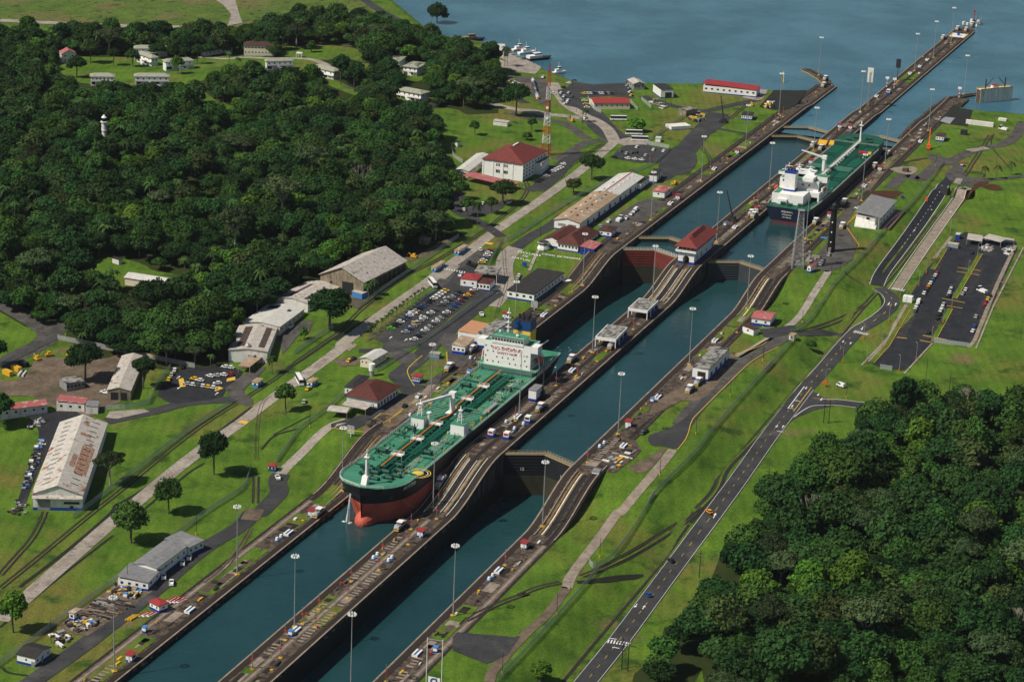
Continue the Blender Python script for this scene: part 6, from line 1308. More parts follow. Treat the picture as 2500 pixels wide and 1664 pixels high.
mb=SB(); mb.bar((618,y2,z2+2.6),(618,y2,z2+16),.7,0,8,.45); mb.box(617,619.4,y2-1.4,y2+1.4,z2+13,z2+13.3); mb.b('foremast',M_white,t2)
for x,y in((622,-5),(622,4),(614,7),(614,-8),(436,-6),(436,5),(434,0)):mb=SB(); zz=z2+(2.6 if x>600 else 0); mb.bar((x,y2+y-1.5,zz+1),(x,y2+y+1.5,zz+1),.9,0,8); mb.b('winch',M_dgreen,t2)
for k in range(24):x=rnd.uniform(478,604); y=rnd.choice((-1,1))*rnd.uniform(7,14.6); mb=SB(); mb.bar((x,y2+y,z2),(x,y2+y,z2+1.1),.35,0,6); mb.b('valve',M_pipe if k%4 else M_whited,t2)
for s,z,sz in(('AQUILA L',4.0,1.7),('MONROVIA',2.2,1.15),('IMO 9382750',.6,1.0)):text(s,sz,t2,Vector((427.6,y2,z))-t2.location,(math.radians(90),0,-math.pi/2),M_mark,.03,'ship_name','CENTER')
# ================================================================ lock furniture, masts, locomotives
def mast_proto(h=30.5):
 t=empty('light_mast',(0,0,0)); t['category']='light mast'
 mb=MB(); mb.bar((0,0,0),(0,0,h),.30,0,6,.13); mb.build('pole',M_steel,t); mb=MB(); mb.box(-.9,.9,-.9,.9,0,.5); mb.build('base',M_yel,t)
 mb=MB()
 for k in range(12):a,b=2*math.pi*k/12,2*math.pi*(k+1)/12; mb.bar((1.1*math.cos(a),1.1*math.sin(a),h),(1.1*math.cos(b),1.1*math.sin(b),h),.08,0,3)
 for a in(0,1.57):mb.bar((-1.1*math.cos(a),-1.1*math.sin(a),h),(1.1*math.cos(a),1.1*math.sin(a),h),.08,0,3)
 mb.build('ring',M_steel,t)
 mb=MB();
 for k in range(8):
  a=2*math.pi*k/8; c=(1.35*math.cos(a),1.35*math.sin(a)); mb.hexa([(c[0]-.38,c[1]-.38,h-.35),(c[0]+.38,c[1]-.38,h-.35),(c[0]+.38,c[1]+.38,h-.35),(c[0]-.38,c[1]+.38,h-.35)],[(c[0]-.2,c[1]-.2,h+.35),(c[0]+.2,c[1]-.2,h+.35),(c[0]+.2,c[1]+.2,h+.35),(c[0]-.2,c[1]+.2,h+.35)])
 mb.build('floodlights',M_white,t); return t
mp=mast_proto()
MA=[(0,3,1948,690,'beside the white boat rack at the lower far lock edge'),(0,3,940,1482,'between the red booth and the scrap yard'),(1,3,400,1118,'beside the light blue machine on the lower centre wall'),(1,3,1703,1024,'on the near wall beside the grass strip'),(1,3,862,1620,'standing at the lower border on the near wall'),(1,2,792,1340,'on the grass near the bow of the green tanker'),(1,2,1538,1475,'at the foot of the lower incline of the centre wall'),(2,3,418,295,'at the foot of the near incline'),(2,2,1040,876,'below the red-roofed booth of the near wall'),(1,2,1520,625,'between the old station and the green tanker'),(1,2,2245,720,'rising in front of the tanker superstructure'),(2,1,188,1420,'behind the tanker funnel'),(2,2,828,205,'left of the lower shelter on the centre wall'),(2,2,1623,305,'on the near wall opposite the lower shelter'),(2,1,748,1000,'beside the yellow handrails of the far incline'),(2,1,1323,1105,'behind the upper shelter in front of the red gate'),(2,1,2097,1190,'at the foot of the upper incline of the near wall'),(2,1,1310,465,'beside the worn parking strip on the far wall'),(2,1,1848,640,'next to the control house roof'),(3,1,563,618,'beside the stern of the far tanker'),(3,1,1020,305,'by the side of the far tanker hull'),(2,0,1722,1495,'on the lawn beside the pale pink cottage'),(3,1,262,205,'behind the wings of the far tanker'),(2,0,2085,1220,'near the black-roofed lake hut'),(3,0,627,1240,'ahead of the far tanker on the centre wall'),(3,0,1213,1340,'on the near wall beside the far tanker bow'),(3,0,342,940,'beside the dry pit at the far approach'),(3,0,1010,918,'on the centre wall beside the lattice mast'),(3,0,1570,1075,'on the near approach wall'),(3,0,1455,585,'on the approach wall beyond the black sign'),(3,0,1610,475,'middle of the far approach wall'),(3,0,1755,355,'last but one before the pier head'),(3,0,668,620,'at the end of the far approach wall'),(3,0,1862,775,'at the bend of the near approach')]
for c,r,x,y,lab in MA:place(mp,GW(px(c,r,x,y)),rnd.uniform(0,1),'grey floodlight mast '+lab,'tall floodlight masts of the locks')
def lpost(s,h,lab,m=M_steel,arm=1.6,foot=M_orange,name='street_lamp',cat='street lamp'):
 P=G(px(*s)); t=empty(name,P,rnd.uniform(0,6),lab,cat); mb=MB(); mb.bar((0,0,0),(0,0,h),.14,0,5,.09); mb.build('pole',m,t)
 if arm:mb=MB(); mb.bar((0,0,h),(arm,0,h+.3),.07,0,4); mb.box(arm-.3,arm+.5,-.2,.2,h+.2,h+.45); mb.build('lamp_arm',M_steel,t)
 if foot:mb=MB(); mb.bar((0,0,0),(0,0,1.5),.3,0,6); mb.build('painted_foot',foot,t)
for s,lab in(((3,2,1430,0),0),((3,2,1468,262),'second from the end'),((3,2,1330,352),'at the lower tip'),((3,2,1060,285),'at the outer corner of the path'),((3,2,1187,158),'beside the drain kerb'),((3,2,865,290),'on the verge of the bend'),((3,2,720,478),'above the orange sign'),((3,2,1037,90),'by the crossing'),((3,1,1245,1295),'inside the bend'),((3,1,1335,1090),'by the lane split'),((3,1,1308,1340),'on the outer bend'),((3,1,1490,1005),'left of the car park'),((3,1,1552,900),'beside the parked cars'),((3,1,1625,775),'on the bank'),((3,1,1895,915),'in the car park divider'),((3,1,1760,1185),'in the middle divider'),((3,1,1690,1310),'beside the dark cars'),((3,1,1595,1465),'on the lower divider'),((3,1,2135,1095),'behind the taxi and red cars'),((3,1,2185,985),'right edge upper'),((3,1,2045,1280),'right edge lower'),((3,1,1980,1425),'bottom right edge'),((3,1,1385,1195),'beside the white box'),((3,1,1970,775),'beside the rubble heap'),((3,1,1748,575),'at the top left corner')):
 if lab:lpost(s,9,'orange-footed street lamp near the big car park, '+lab)
for s,h,lab in(((0,3,1613,360),9,'dark pole with yellow foot above the grey workshop'),((0,3,1048,775),10,'black pole in front of the grey workshop'),((0,3,420,1245),10,'black pole between the fence and the scrap'),((1,2,527,820),9,'dark pole beside the fence corner'),((2,1,402,590),8,'dark pole by the long fence above the office'),((3,2,210,275),8,'pole with yellow foot right of the red-roofed hut'),((2,2,2230,275),8.5,'pole with yellow foot on the narrow lawn'),((2,2,1960,560),8.5,'pole with yellow foot below the near wall shed'),((2,2,1678,875),9,'pole with yellow foot by the tarmac bulge'),((2,2,1382,1215),9,'pole with yellow foot beside the narrow track'),((2,3,888,548),9,'pole with yellow foot above the track crossing'),((2,3,535,1020),9.5,'pole with yellow foot beside the lower track'),((2,3,88,1505),9.5,'pole with yellow foot near the lower border'),((3,1,533,1305),8,'pole beside the narrow track on the bank'),((3,1,768,945),8,'pole at the corner of the upper yard'),((3,1,980,700),8,'pole beside the yellow posts'),((3,1,843,880),6,'short pale pole on the bank'),((3,2,895,578),9,'pole beside the white van on the grass'),((3,2,1548,430),12,'tall dark pole on the far right grass'),((3,2,1740,520),11,'tall dark pole near the forest edge on the right'),((3,1,2325,1445),11,'tall dark pole at the right border'),((3,1,1475,185),8,'pole near the gravel circle'),((3,0,1628,1365),8,'pole beside the yellow crane'),((3,0,2125,1385),9,'wooden pole on the far right lawn'),((3,0,2330,1345),9,'wooden pole at the far right border'),((2,0,1425,860),8,'pole on the fenced lawn near the lake'),((2,0,1478,885),8,'second pole on the fenced lawn near the lake'),((2,0,1405,1170),8,'pole at the white kiosk'),((2,0,695,925),6,'slim pole by the upper car park')):
 lpost(s,h,lab,M_dark,0,M_yel if 'yellow' in lab or 'beside' in lab else None,'utility_pole','utility pole')
def hpole(p,q,h,lab):
 A=G(px(*p)); B_=G(px(*q)); t=empty('power_pylon',A,0,lab,'power pole'); d=B_-A
 for o_ in(Vector((0,0,0)),d):mb=MB(); mb.bar(o_,o_+Vector((0,0,h)),.22,0,5,.15); mb.build('pole',M_dark,t)
 mb=MB(); e=d.normalized()*3; mb.bar(-e+Vector((0,0,h-2.5)),d+e+Vector((0,0,h-2.5)),.16); mb.build('crossarm',M_dark,t); mb=MB(); mb.bar(Vector((0,0,h-3)),d+Vector((0,0,h-9)),.08); mb.bar(Vector((0,0,h-9)),d+Vector((0,0,h-3)),.08); mb.build('brace',M_dark,t)
hpole((2,3,1068,1460),(2,3,1118,1475),13.5,'double wooden power pole beside the zebra crossing at the forest'); hpole((3,2,708,780),(3,2,750,782),12.5,'double wooden power pole at the road junction')
def xpole(p,h,lab):
 t=empty('power_pylon',G(px(*p)),0,lab,'power pole'); mb=MB(); mb.bar((0,0,0),(0,0,h),.2,0,5,.12); mb.build('pole',M_dark,t); mb=MB(); mb.bar((-.6,1.6,h-1.5),(.6,-1.6,h-1.9),.1); mb.bar((-.6,1.6,h-3.2),(.6,-1.6,h-3.6),.1); mb.build('crossarm',M_dark,t)
xpole((2,3,1705,712),13,'single power pole with cross arms between road and forest'); xpole((2,2,2265,1370),13,'single power pole with cross arms farther up the road')
def booth_proto():
 t=empty('guard_booth',(0,0,0)); t['category']='guard booth'; mb=MB(); mb.box(-1.5,1.5,-1.3,1.3,-.2,2.9); mb.build('wall',M_white,t); mb=MB(); mb.box(-1.56,1.56,-1.36,1.36,-.2,.8); mb.build('painted_base',M_blue,t)
 mb=MB(); mb.hexa([(-1.9,-1.7,2.9),(1.9,-1.7,2.9),(1.9,1.7,2.9),(-1.9,1.7,2.9)],[(-1.9,-1.7,3.1),(1.9,-1.7,3.1),(1.9,1.7,3.4),(-1.9,1.7,3.4)]); mb.build('roof',R_red,t)
 mb=MB(); mb.box(-1.1,1.1,-1.36,-1.28,1.4,2.4); mb.build('window',M_glass,t); mb=MB(); mb.box(-1.58,-1.5,-.5,.3,0,2.2); mb.build('door',mat('door_grey',(.55,.56,.56),rough=.6),t); return t
bp=booth_proto()
for c,r,x,y,lab in[(0,3,1075,1390,'on the far wall at the lower left'),(1,3,545,205,'on the far wall beside a locomotive, below the tanker bow'),(1,3,1440,370,'on the lower centre wall'),(1,3,2290,468,'on the lower near wall'),(2,2,1128,808,'on the near wall beside the middle chamber'),(2,1,1533,292,'on the far wall past the pink cottage'),(2,1,2178,390,'on the centre wall beside the far tanker stern'),(3,1,758,440,'behind the black lighthouse tower'),(3,0,1172,1400,'on the near wall beside a locomotive and the far tanker'),(3,0,843,1052,'on the upper centre wall, left of a pair'),(3,0,930,1060,'on the upper centre wall, right of a pair'),(2,0,2020,1262,'on the far wall opposite the upper chamber'),(1,1,2135,1265,'on the grass behind the depot'),(3,0,605,1345,'beyond the deckhouse of the far tanker')]:
 place(bp,GW(px(c,r,x,y)),0,'crimson-roofed booth '+lab,'small crimson-roofed booths')
def loco_proto():
 t=empty('towing_locomotive',(0,0,0)); t['category']='locomotive'; m=mat('locomotive_silver',(.45,.46,.47),(.34,.35,.36),1,.5)
 mb=MB(); mb.box(-4.6,4.6,-1.25,1.25,.45,1.3); mb.build('chassis',M_dark,t)
 for s in(-1,1):
  mb=MB(); xa,xb=(1.9,4.5)if s>0 else(-4.5,-1.9); mb.hexa([(xa,-1.2,1.3),(xb,-1.2,1.3),(xb,1.2,1.3),(xa,1.2,1.3)],[(xa,-1.15,2.7),(xb-s*.5 if s>0 else xb,-1.15,2.7),(xb-s*.5 if s>0 else xb,1.15,2.7),(xa-(s*.5 if s<0 else 0),1.15,2.7)]); mb.build('machine_hood',m,t)
  mb=MB(); mb.box(s*4.6-(.0 if s>0 else.35),s*4.6+(.35 if s>0 else 0),-1.2,1.2,.5,1.0); mb.build('buffer',M_yel,t)
 mb=MB(); mb.box(-1.4,1.4,-1.1,1.1,1.3,3.3); mb.build('cab',m,t); mb=MB(); mb.box(-1.45,1.45,-1.15,1.15,2.2,2.95); mb.build('cab_window',M_glass,t); mb=MB(); mb.box(-1.6,1.6,-1.3,1.3,3.3,3.5); mb.build('cab_roof',M_white,t)
 for x in(-3,3):mb=MB(); mb.bar((x,0,2.7),(x,0,3.3),.5,0,8); mb.build('winch_drum',M_redp if x>0 else M_steel,t)
 for x in(-3.2,-1.2,1.2,3.2):mb=MB(); mb.bar((x,-1.2,.5),(x,1.2,.5),.45,0,8); mb.build('wheelset',M_dark,t)
 return t
lp=loco_proto()
for c,r,x,y,yy,lab in[(1,3,625,190,45,'on the far wall beside the crimson-roofed booth'),(1,3,1272,295,7.2,'on the lower centre wall below the tanker bow'),(1,2,1610,1270,7.2,'climbing the incline beside the tanker'),(2,2,672,265,7.2,'beside the foam behind the green tanker'),(2,2,990,150,None,'in the mouth of the lower shelter'),(2,2,1630,510,None,'in front of the near wall shed'),(2,2,1700,450,None,'at the doorway of the near wall shed'),(2,2,405,660,None,'yellow-fronted, beside the white crane house'),(3,1,645,480,-45,'beside the stern of the far tanker'),(3,0,1230,1270,-45,'near the bow of the far tanker'),(3,0,1140,1370,-45,'just left of a crimson-roofed booth'),(3,0,685,1205,7.2,'left of the yellow ramps on the centre wall'),(3,0,725,1225,0,'in the middle track before the yellow ramps'),(3,1,140,430,-7.2,'on the centre wall near the tanker stern'),(3,1,880,320,None,'beside the long near track'),(3,0,1880,250,None,'at the pier head'),(3,0,1810,240,None,'white and blue at the pier head'),(3,0,1930,205,None,'farthest out at the pier head'),(3,0,1690,315,None,'on the approach wall before the pale slab'),(3,0,710,705,None,'at the end of the far approach wall'),(3,0,725,650,None,'second at the end of the far approach wall'),(3,0,690,615,None,'third at the end of the far approach wall'),(1,1,1830,1500,None,'outside the depot'),(1,1,1860,1530,None,'second outside the depot'),(1,2,1675,330,None,'dark blue covered, on the depot siding'),(2,1,2135,410,None,'yellow, on the upper centre wall'),(3,1,865,515,None,'brown, on the curved yard by the yellow posts')]:
 P=GW(px(c,r,x,y),.8)
 if yy is not None:P.y=yy
 dx=(float(W(P.x+3))-float(W(P.x-3)))/6; P.z=float(W(P.x))+.15 if abs(P.y)<60 else float(hgt(P.x,P.y))+.1
 o=place(lp,P,0,'silver towing locomotive '+lab,'towing locomotives of the locks'); o.rotation_euler=(0,-math.atan(dx),0)
for i,(a,b)in enumerate((((-68,36,-4),(-95,45,-17)),((-72,18,-4),(-62,7.2,-17)),((-52,10.5,-4),(-30,7.2,-12)),((126,12,-3.5),(160,7.2,-6)),((126,40,-3.5),(160,45,-6)),((440,-39,7),(425,-45,2)),((600,-38,7),(640,-45,2)),((600,-14,7),(640,-7.2,2)))):
 mb=MB(); n=8; pts=[Vector(a).lerp(Vector(b),k/n)-Vector((0,0,1.2*math.sin(math.pi*k/n)))for k in range(n+1)]
 for p,q in zip(pts,pts[1:]):mb.bar(p,q,.07,0,3)
 o=mb.build('towing_cable',M_steel); tag(o,('first','second','third','fourth','fifth','sixth','seventh','eighth')[i]+' steel towing cable from a '+('near' if i<5 else 'far')+' tanker deck to a locomotive on the wall','cable','towing cables of the two tankers')
def proto(name,cat,parts):
 t=empty(name,(0,0,0)); t['category']=cat
 for nm,m,fn in parts:mb=MB(); fn(mb); mb.build(nm,m,t)
 return t
cap=proto('capstan','capstan',[('base',M_lblue,lambda b:b.bar((0,0,0),(0,0,.6),1.0,0,10)),('drum',M_white,lambda b:b.bar((0,0,.6),(0,0,1.7),.75,0,10,.6))])
for c,r,x,y,lab in[(0,3,2275,410,'left of a pair on the far wall'),(0,3,2308,385,'right of a pair on the far wall'),(1,3,1048,560,'first of four on the lower centre wall'),(1,3,1080,532,'second of four on the lower centre wall'),(1,3,1173,582,'third of four on the lower centre wall'),(1,3,1200,558,'fourth of four on the lower centre wall'),(1,3,1998,735,'lower of a pair on the near wall'),(1,3,2028,705,'upper of a pair on the near wall'),(2,2,120,782,'beside the lower incline'),(2,2,262,800,'beside the white machine house'),(2,2,188,838,'in the slab by the incline'),(2,2,888,985,'lower one by the near gate'),(2,2,925,955,'upper one by the near gate'),(1,2,1350,728,'beside the white deckhouse, on the far wall'),(1,2,1845,258,'white and blue, near the depot')]:place(cap,GW(px(c,r,x,y)),0,'white and blue capstan '+lab,'white and blue capstans')
mach=proto('machine_cover','machine cover',[('tray',M_lblue,lambda b:b.box(-2.6,2.6,-1.2,1.2,0,.7)),('hood',M_white,lambda b:(b.box(-2.6,2.6,-1.2,-.5,.7,1.1),b.box(-2.6,2.6,.5,1.2,.7,1.1))),('end_panel',M_white,lambda b:b.box(-2.7,-2.6,-1.2,1.2,0,1.0))])
for c,r,x,y,lab in[(0,3,1560,985,'on the far wall near the red hut'),(1,3,352,350,'on the far wall above the pair of capstans'),(1,3,410,1150,'at the foot of the mast on the centre wall'),(1,3,2078,660,'on the lower near wall'),(1,3,1408,1340,'at the bottom of the near wall'),(2,2,662,355,'behind the green tanker on the centre wall'),(2,2,1365,575,'beside the blue box on the near wall'),(2,2,215,735,'at the mast foot beside the tanker'),(2,2,1835,112,'on the near wall by the white shed'),(2,2,1085,975,'near the near gate'),(2,1,1470,330,'on the far wall past the parking'),(3,1,1045,185,'beside the far tanker, below the mast'),(2,1,1830,45,'on the far wall opposite the tanker'),(2,1,430,1245,'at the far wall behind the funnel'),(3,0,1500,550,'on the far approach wall'),(3,0,1420,608,'on the approach wall near the grass'),(3,0,1145,795,'white, beside the red and white posts'),(2,1,2000,525,'near the black crane'),(3,0,1505,1165,'white trailer on the near bank'),(3,0,1560,495,'between two masts of the approach wall')]:place(mach,GW(px(c,r,x,y)),0,'pale blue and white machine tray '+lab,'pale blue and white machine trays')
def small(name,cat,c,r,x,y,m,fn,lab,wall=True,rz=0):t=empty(name,(GW if wall else G)(px(c,r,x,y)),rz,lab,cat); mb=MB(); fn(mb); mb.build('body',m,t); return t
for c,r,x,y,lab in[(0,3,1190,1155,'blue on the lawn'),(1,3,1560,1320,'blue beside the tarmac patch'),(1,3,372,1185,'white beside the centre wall mast'),(2,2,1320,610,'blue and white on the near wall'),(1,2,1832,380,'blue and white by the depot track'),(2,1,1918,510,'blue beside the black crane')]:
 t=small('control_cabinet','cabinet',c,r,x,y,M_white,lambda b:b.box(-.9,.9,-.8,.8,0,2.2),'small cabinet, '+lab); mb=MB(); mb.box(-1.1,1.1,-1,1,2.2,2.4); mb.build('roof',M_lblue,t); mb=MB(); mb.box(-.93,.93,-.83,.83,0,.7); mb.build('painted_base',M_blue,t)
boll=proto('bollard','bollard',[('post',M_yel,lambda b:b.bar((0,0,0),(0,0,.9),.38,0,7))])
redb=proto('red_bollard','bollard',[('post',M_redp,lambda b:(b.bar((0,0,0),(0,0,.5),.3,0,6),b.ico((0,0,.9),.6)))])
def upr(b):b.bar((0,0,0),(0,0,7.5),.13,0,5)
post=proto('signal_post','signal post',[('pole',mat('brown_grey_pole',(.25,.2,.17),rough=.7),upr),('sign',M_redp,lambda b:b.box(-.25,.25,-.6,.6,3.9,4.4)),('foot',M_yel,lambda b:b.box(-.7,.7,-.7,.7,0,.3))])
for c,r,x,y in[(1,3,325,1225),(1,3,55,1460),(1,3,285,1370),(1,3,465,1090),(1,3,602,975),(1,3,570,1120),(1,3,838,880),(1,3,865,745),(1,3,1092,650),(1,3,1125,520),(1,3,1335,440),(1,3,1358,315),(1,3,1568,230),(1,3,1585,105),(0,3,2072,1460),(1,3,2130,610),(1,3,1152,1568),(2,2,530,475),(2,2,703,410),(2,2,866,275),(2,2,788,1105),(2,2,195,765),(2,1,1447,1105),(2,1,1165,1360),(2,1,1300,0),(2,1,2015,1385),(2,1,2185,400),(2,1,1970,550),(2,0,1932,1340),(2,1,525,1165),(3,1,75,440),(3,1,165,300),(3,0,1415,1110),(3,0,1525,470),(3,0,375,960),(3,0,310,1020)]:place(post,GW(px(c,r,x,y)),0,'thin signal post with red plate on the %s lock wall, %s'%('centre' if c==1 and x<1700 or(c,r)==(2,2)and x<600 else 'outer or centre',('lower chambers','middle chamber','upper chamber','lake approach')[3-r]),'thin signal posts along the lock walls')
for i in range(70):
 y=(nr.choice([4.2,-4.2,48.2,53.5,-48.2,-53.5]))+nr.uniform(-.8,.8); x=nr.uniform(-300,800)
 if-66<x<2 or 250<x<320:continue
 rb=i%5==0; place(redb if rb else boll,(x,y,float(W(x))+.05),0,'round red bollard on a lock wall' if rb else 'short yellow bollard on a lock wall',('red' if rb else 'yellow')+' bollards along the lock walls')
mbh=MB(); mby=MB(); mbl=MB()
for i in range(170):
 y=nr.choice([3.6,-3.6,49,52,-49,-52])+nr.uniform(-1,1); x=nr.uniform(-310,1080 if abs(y)<9 else 800)
 if-66<x<0 or 250<x<316:continue
 z=float(W(x)); k=i%4; w=nr.uniform(.3,1.2); l_=nr.uniform(.4,1.8); (mby if k==0 else(mbl if k==1 else mbh)).box(x-l_,x+l_,y-w/2,y+w/2,z+.05,z+nr.uniform(.25,.8))
for mb,nm,m in((mby,'yellow_fittings',M_yel),(mbl,'pale_covers',M_whited),(mbh,'dark_fittings',M_dark)):o=mb.build(nm,m); tag(o,{'yellow_fittings':'yellow metal fittings scattered on the lock walls','pale_covers':'pale concrete covers scattered on the lock walls','dark_fittings':'dark iron fittings scattered on the lock walls'}[nm],'lock fittings',None,'stuff')
mbf=MB(); mbo=MB()
for ysd in(9.15,-9.15,43.0,-43.0,42.7):
 s=1 if ysd in(9.15,-43.0)else-1
 for x in np.arange(-320,760,6.5):
  if rnd.random()<.35:continue
  z=float(W(x)); yy=(9.3 if ysd==9.15 else-9.3 if ysd==-9.15 else(42.55 if ysd>0 else-42.55)); L=rnd.uniform(1,4); z1=z-rnd.uniform(.3,1.6)
  if abs(float(W(x+L))-z)>.15:continue
  (mbf if rnd.random()<.7 else mbo).box(x,x+L,yy-.12,yy+.12,z1-rnd.uniform(.2,.5),z1)
o=mbf.build('fender_timbers',M_tan); tag(o,'worn timber and stone fenders along the chamber edges','fenders',None,'stuff'); o=mbo.build('fender_irons',M_rail); tag(o,'rusty iron fittings along the chamber edges','fenders',None,'stuff')
# ---- the control house
t=empty('control_house',(322,-7.5,0),0,'white control house with red tiled roof and arched passage on the centre wall','control house')
Lx,Ly,Hh=39,9.6,7.2; t.location=(304,-4.8,-.1)
mb=MB()
aw,ah=1.9,3.2
def arch_wall(x0,x1):
 n=10; pts=[(Ly/2+aw*math.cos(math.pi*i/n),ah+aw*math.sin(math.pi*i/n))for i in range(n+1)]
 for x,fl in((x0,0),(x1,1)):
  for q in([(0,0),(Ly/2-aw,0),(Ly/2-aw,ah),(0,ah)],[(Ly/2+aw,0),(Ly,0),(Ly,ah),(Ly/2+aw,ah)],[(0,ah)]+[(Ly/2-aw,ah)]+pts[::-1][1:6]+[(Ly/2,Hh),(0,Hh)],[(Ly,ah),(Ly,Hh),(Ly/2,Hh)]+[pts[5]]+pts[::-1][6:]):
   p=[(x,a,b)for a,b in q]; mb.poly(p if fl else p[::-1])
 for i in range(n):a,b=pts[i],pts[i+1]; mb.quad((x0,a[0],a[1]),(x1,a[0],a[1]),(x1,b[0],b[1]),(x0,b[0],b[1]))
 for y in(Ly/2-aw,Ly/2+aw):mb.quad((x0,y,0),(x1,y,0),(x1,y,ah),(x0,y,ah))
arch_wall(0,Lx); mb.quad((0,0,-.2),(Lx,0,-.2),(Lx,0,Hh),(0,0,Hh)); mb.quad((Lx,Ly,-.2),(0,Ly,-.2),(0,Ly,Hh),(Lx,Ly,Hh)); mb.build('wall',M_white,t)
for y0,y1 in((-.08,Ly/2-aw),(Ly/2+aw,Ly+.08)):mb=MB(); mb.box(-.1,.6,y0,y1,-.6,1.5); mb.build('painted_base',M_blue,t)
mb=MB(); mb.box(0,Lx,-.1,0,-.6,1.5); mb.build('painted_base',M_blue,t)
mb=MB(); mb.box(-1.4,Lx,-1.2,Ly+1.4,Hh,Hh+1.2); mb.build('gallery',M_white,t)
mb=MB(); mb.box(-.2,Lx-2,.1,Ly-.1,Hh+1.2,Hh+3.2); mb.build('upper_wall',M_white,t)
for k in range(4):window(t,-.25,Ly*(k+.5)/4,Hh+2.2,Ly/4.6,1.4,'f')
for k in range(15):window(t,Lx*(k+.5)/15.6,.04,Hh+2.3,1.7,1.5,'r')
for x,z,w,h in((6,3.6,1,2),(14,3.2,1.4,2.4),(24,3.4,1,1.6),(30,6.6,1,1.2),(36,3.0,1.4,3),(40,5.5,.9,1.4)):window(t,x,-.06,z,w,h,'r')
for y in(1.5,4.8,8):window(t,-.06,y,Hh-.55,1.3,.4,'f')
rb_=roof_mb('hip',Lx,Ly,Hh+3.2,4.0,2.2,'u'); rb_.build('roof',R_tile2 if 'R_tile2' in globals()else roofm('bright_tile_roof',(.22,.042,.032),(.16,.032,.028)),t)
mb=MB(); mb.hexa([(8,Ly/2-2,Hh+6.2),(Lx-8,Ly/2-2,Hh+6.2),(Lx-8,Ly/2+2,Hh+6.2),(8,Ly/2+2,Hh+6.2)],[(8,Ly/2-.1,Hh+8.6),(Lx-8,Ly/2-.1,Hh+8.6),(Lx-8,Ly/2+.1,Hh+8.6),(8,Ly/2+.1,Hh+8.6)]); mb.build('ridge_monitor',MATS['bright_tile_roof'],t)
# ---- open shelters on the centre wall
def shelter(es,lab,h=5.6):
 e=parse(es); P,U,V,Lu,Lv=frame(e[0],e[1],e[2],h,H2); t=empty('track_shelter',P,math.atan2(U.y,U.x),lab,'shelter','open shelters on the centre wall')
 mb=MB(); mb.box(0,Lu,0,Lv,h-1.6,h); mb.build('roof_beam',M_white,t); mb=MB(); mb.box(.4,Lu-.4,.4,Lv-.4,h,h+.05); mb.build('roof',R_stain,t)
 for x in(0,Lu*.33,Lu*.66,Lu-.4):
  for y in(0,Lv-.4):mb=MB(); mb.box(x,x+.4,y,y+.4,0,h-1.6); mb.build('post',M_white,t)
 mb=MB(); mb.box(Lu*.35,Lu,0,.2,0,2.0); mb.build('side_wall',M_blue,t)
 mb=MB(); mb.box(Lu-.5,Lu-.3,.4,Lv-.4,0,h-1.6); mb.build('back_wall',M_dark,t); return t
shelter('21:1282,1205 1372,1122 1132,1172','open shelter with stained roof nearest the white control house'); shelter('21:1022,1440 1118,1340 866,1402','open shelter with stained roof, the lower of the two')
# ================================================================ vehicles
CC={'w':('white',(.80,.80,.79)),'s':('silver',(.42,.43,.44)),'g':('grey',(.10,.105,.11)),'k':('black',(.012,.012,.014)),'b':('blue',(.02,.07,.25)),'r':('red',(.28,.015,.02)),'y':('yellow',(.78,.50,.01)),'n':('bright green',(.12,.55,.02)),'c':('beige',(.42,.36,.26)),'o':('orange',(.75,.30,.02))}
CM={}
def car_meshes(col,kind):
 if(col,kind)in CM:return CM[col,kind]
 m=mat('paint_'+col,CC[col][1],rough=.35,spec=.5); L,w,h={'car':(4.5,.9,1.45),'pickup':(5.3,.95,1.7),'van':(5.2,1.0,2.1),'bus':(12,1.3,3.3),'truck':(7.5,1.25,3.0)}[kind]; hb={'car':.85,'pickup':1.05,'van':1.2,'bus':1.5,'truck':1.2}[kind]
 b=MB(); b.hexa([(-L/2,-w,.3),(L/2,-w,.3),(L/2,w,.3),(-L/2,w,.3)],[(-L/2+.1,-w*.95,hb),(L/2-.25,-w*.95,hb-.12),(L/2-.25,w*.95,hb-.12),(-L/2+.1,w*.95,hb)])
 xa,xb={'car':(-L*.38,L*.24),'pickup':(-L*.10,L*.25),'van':(-L*.47,L*.32),'bus':(-L*.49,L*.49),'truck':(L*.18,L*.46)}[kind]; sl_=.1 if kind in('bus','van')else.5; g=MB(); r=MB()
 g.hexa([(xa,-w*.9,hb-.05),(xb,-w*.9,hb-.1),(xb,w*.9,hb-.1),(xa,w*.9,hb-.05)],[(xa+sl_*.7,-w*.8,h-.08),(xb-sl_*1.2,-w*.8,h-.08),(xb-sl_*1.2,w*.8,h-.08),(xa+sl_*.7,w*.8,h-.08)])
 r.box(xa+sl_*.65,xb-sl_*1.15,-w*.82,w*.82,h-.1,h)
 if kind=='pickup':b.box(-L/2+.1,xa,-w*.95,-w*.8,hb,hb+.35); b.box(-L/2+.1,xa,w*.8,w*.95,hb,hb+.35)
 if kind=='van':b.box(xa,xa+1.9,-w*.93,w*.93,hb,h-.05)
 if kind=='truck':b.box(-L/2,xa-.3,-w,w,1.0,1.9)
 q=MB()
 for x in(-L*.31,L*.31):
  for y in(-w,w):q.bar((x,y-.12,.34),(x,y+.12,.34),.36,0,7)
 CM[col,kind]=(b.mesh('body',m),g.mesh('windows',M_glass),r.mesh('roof',m),q.mesh('wheels',M_dark)); return CM[col,kind]
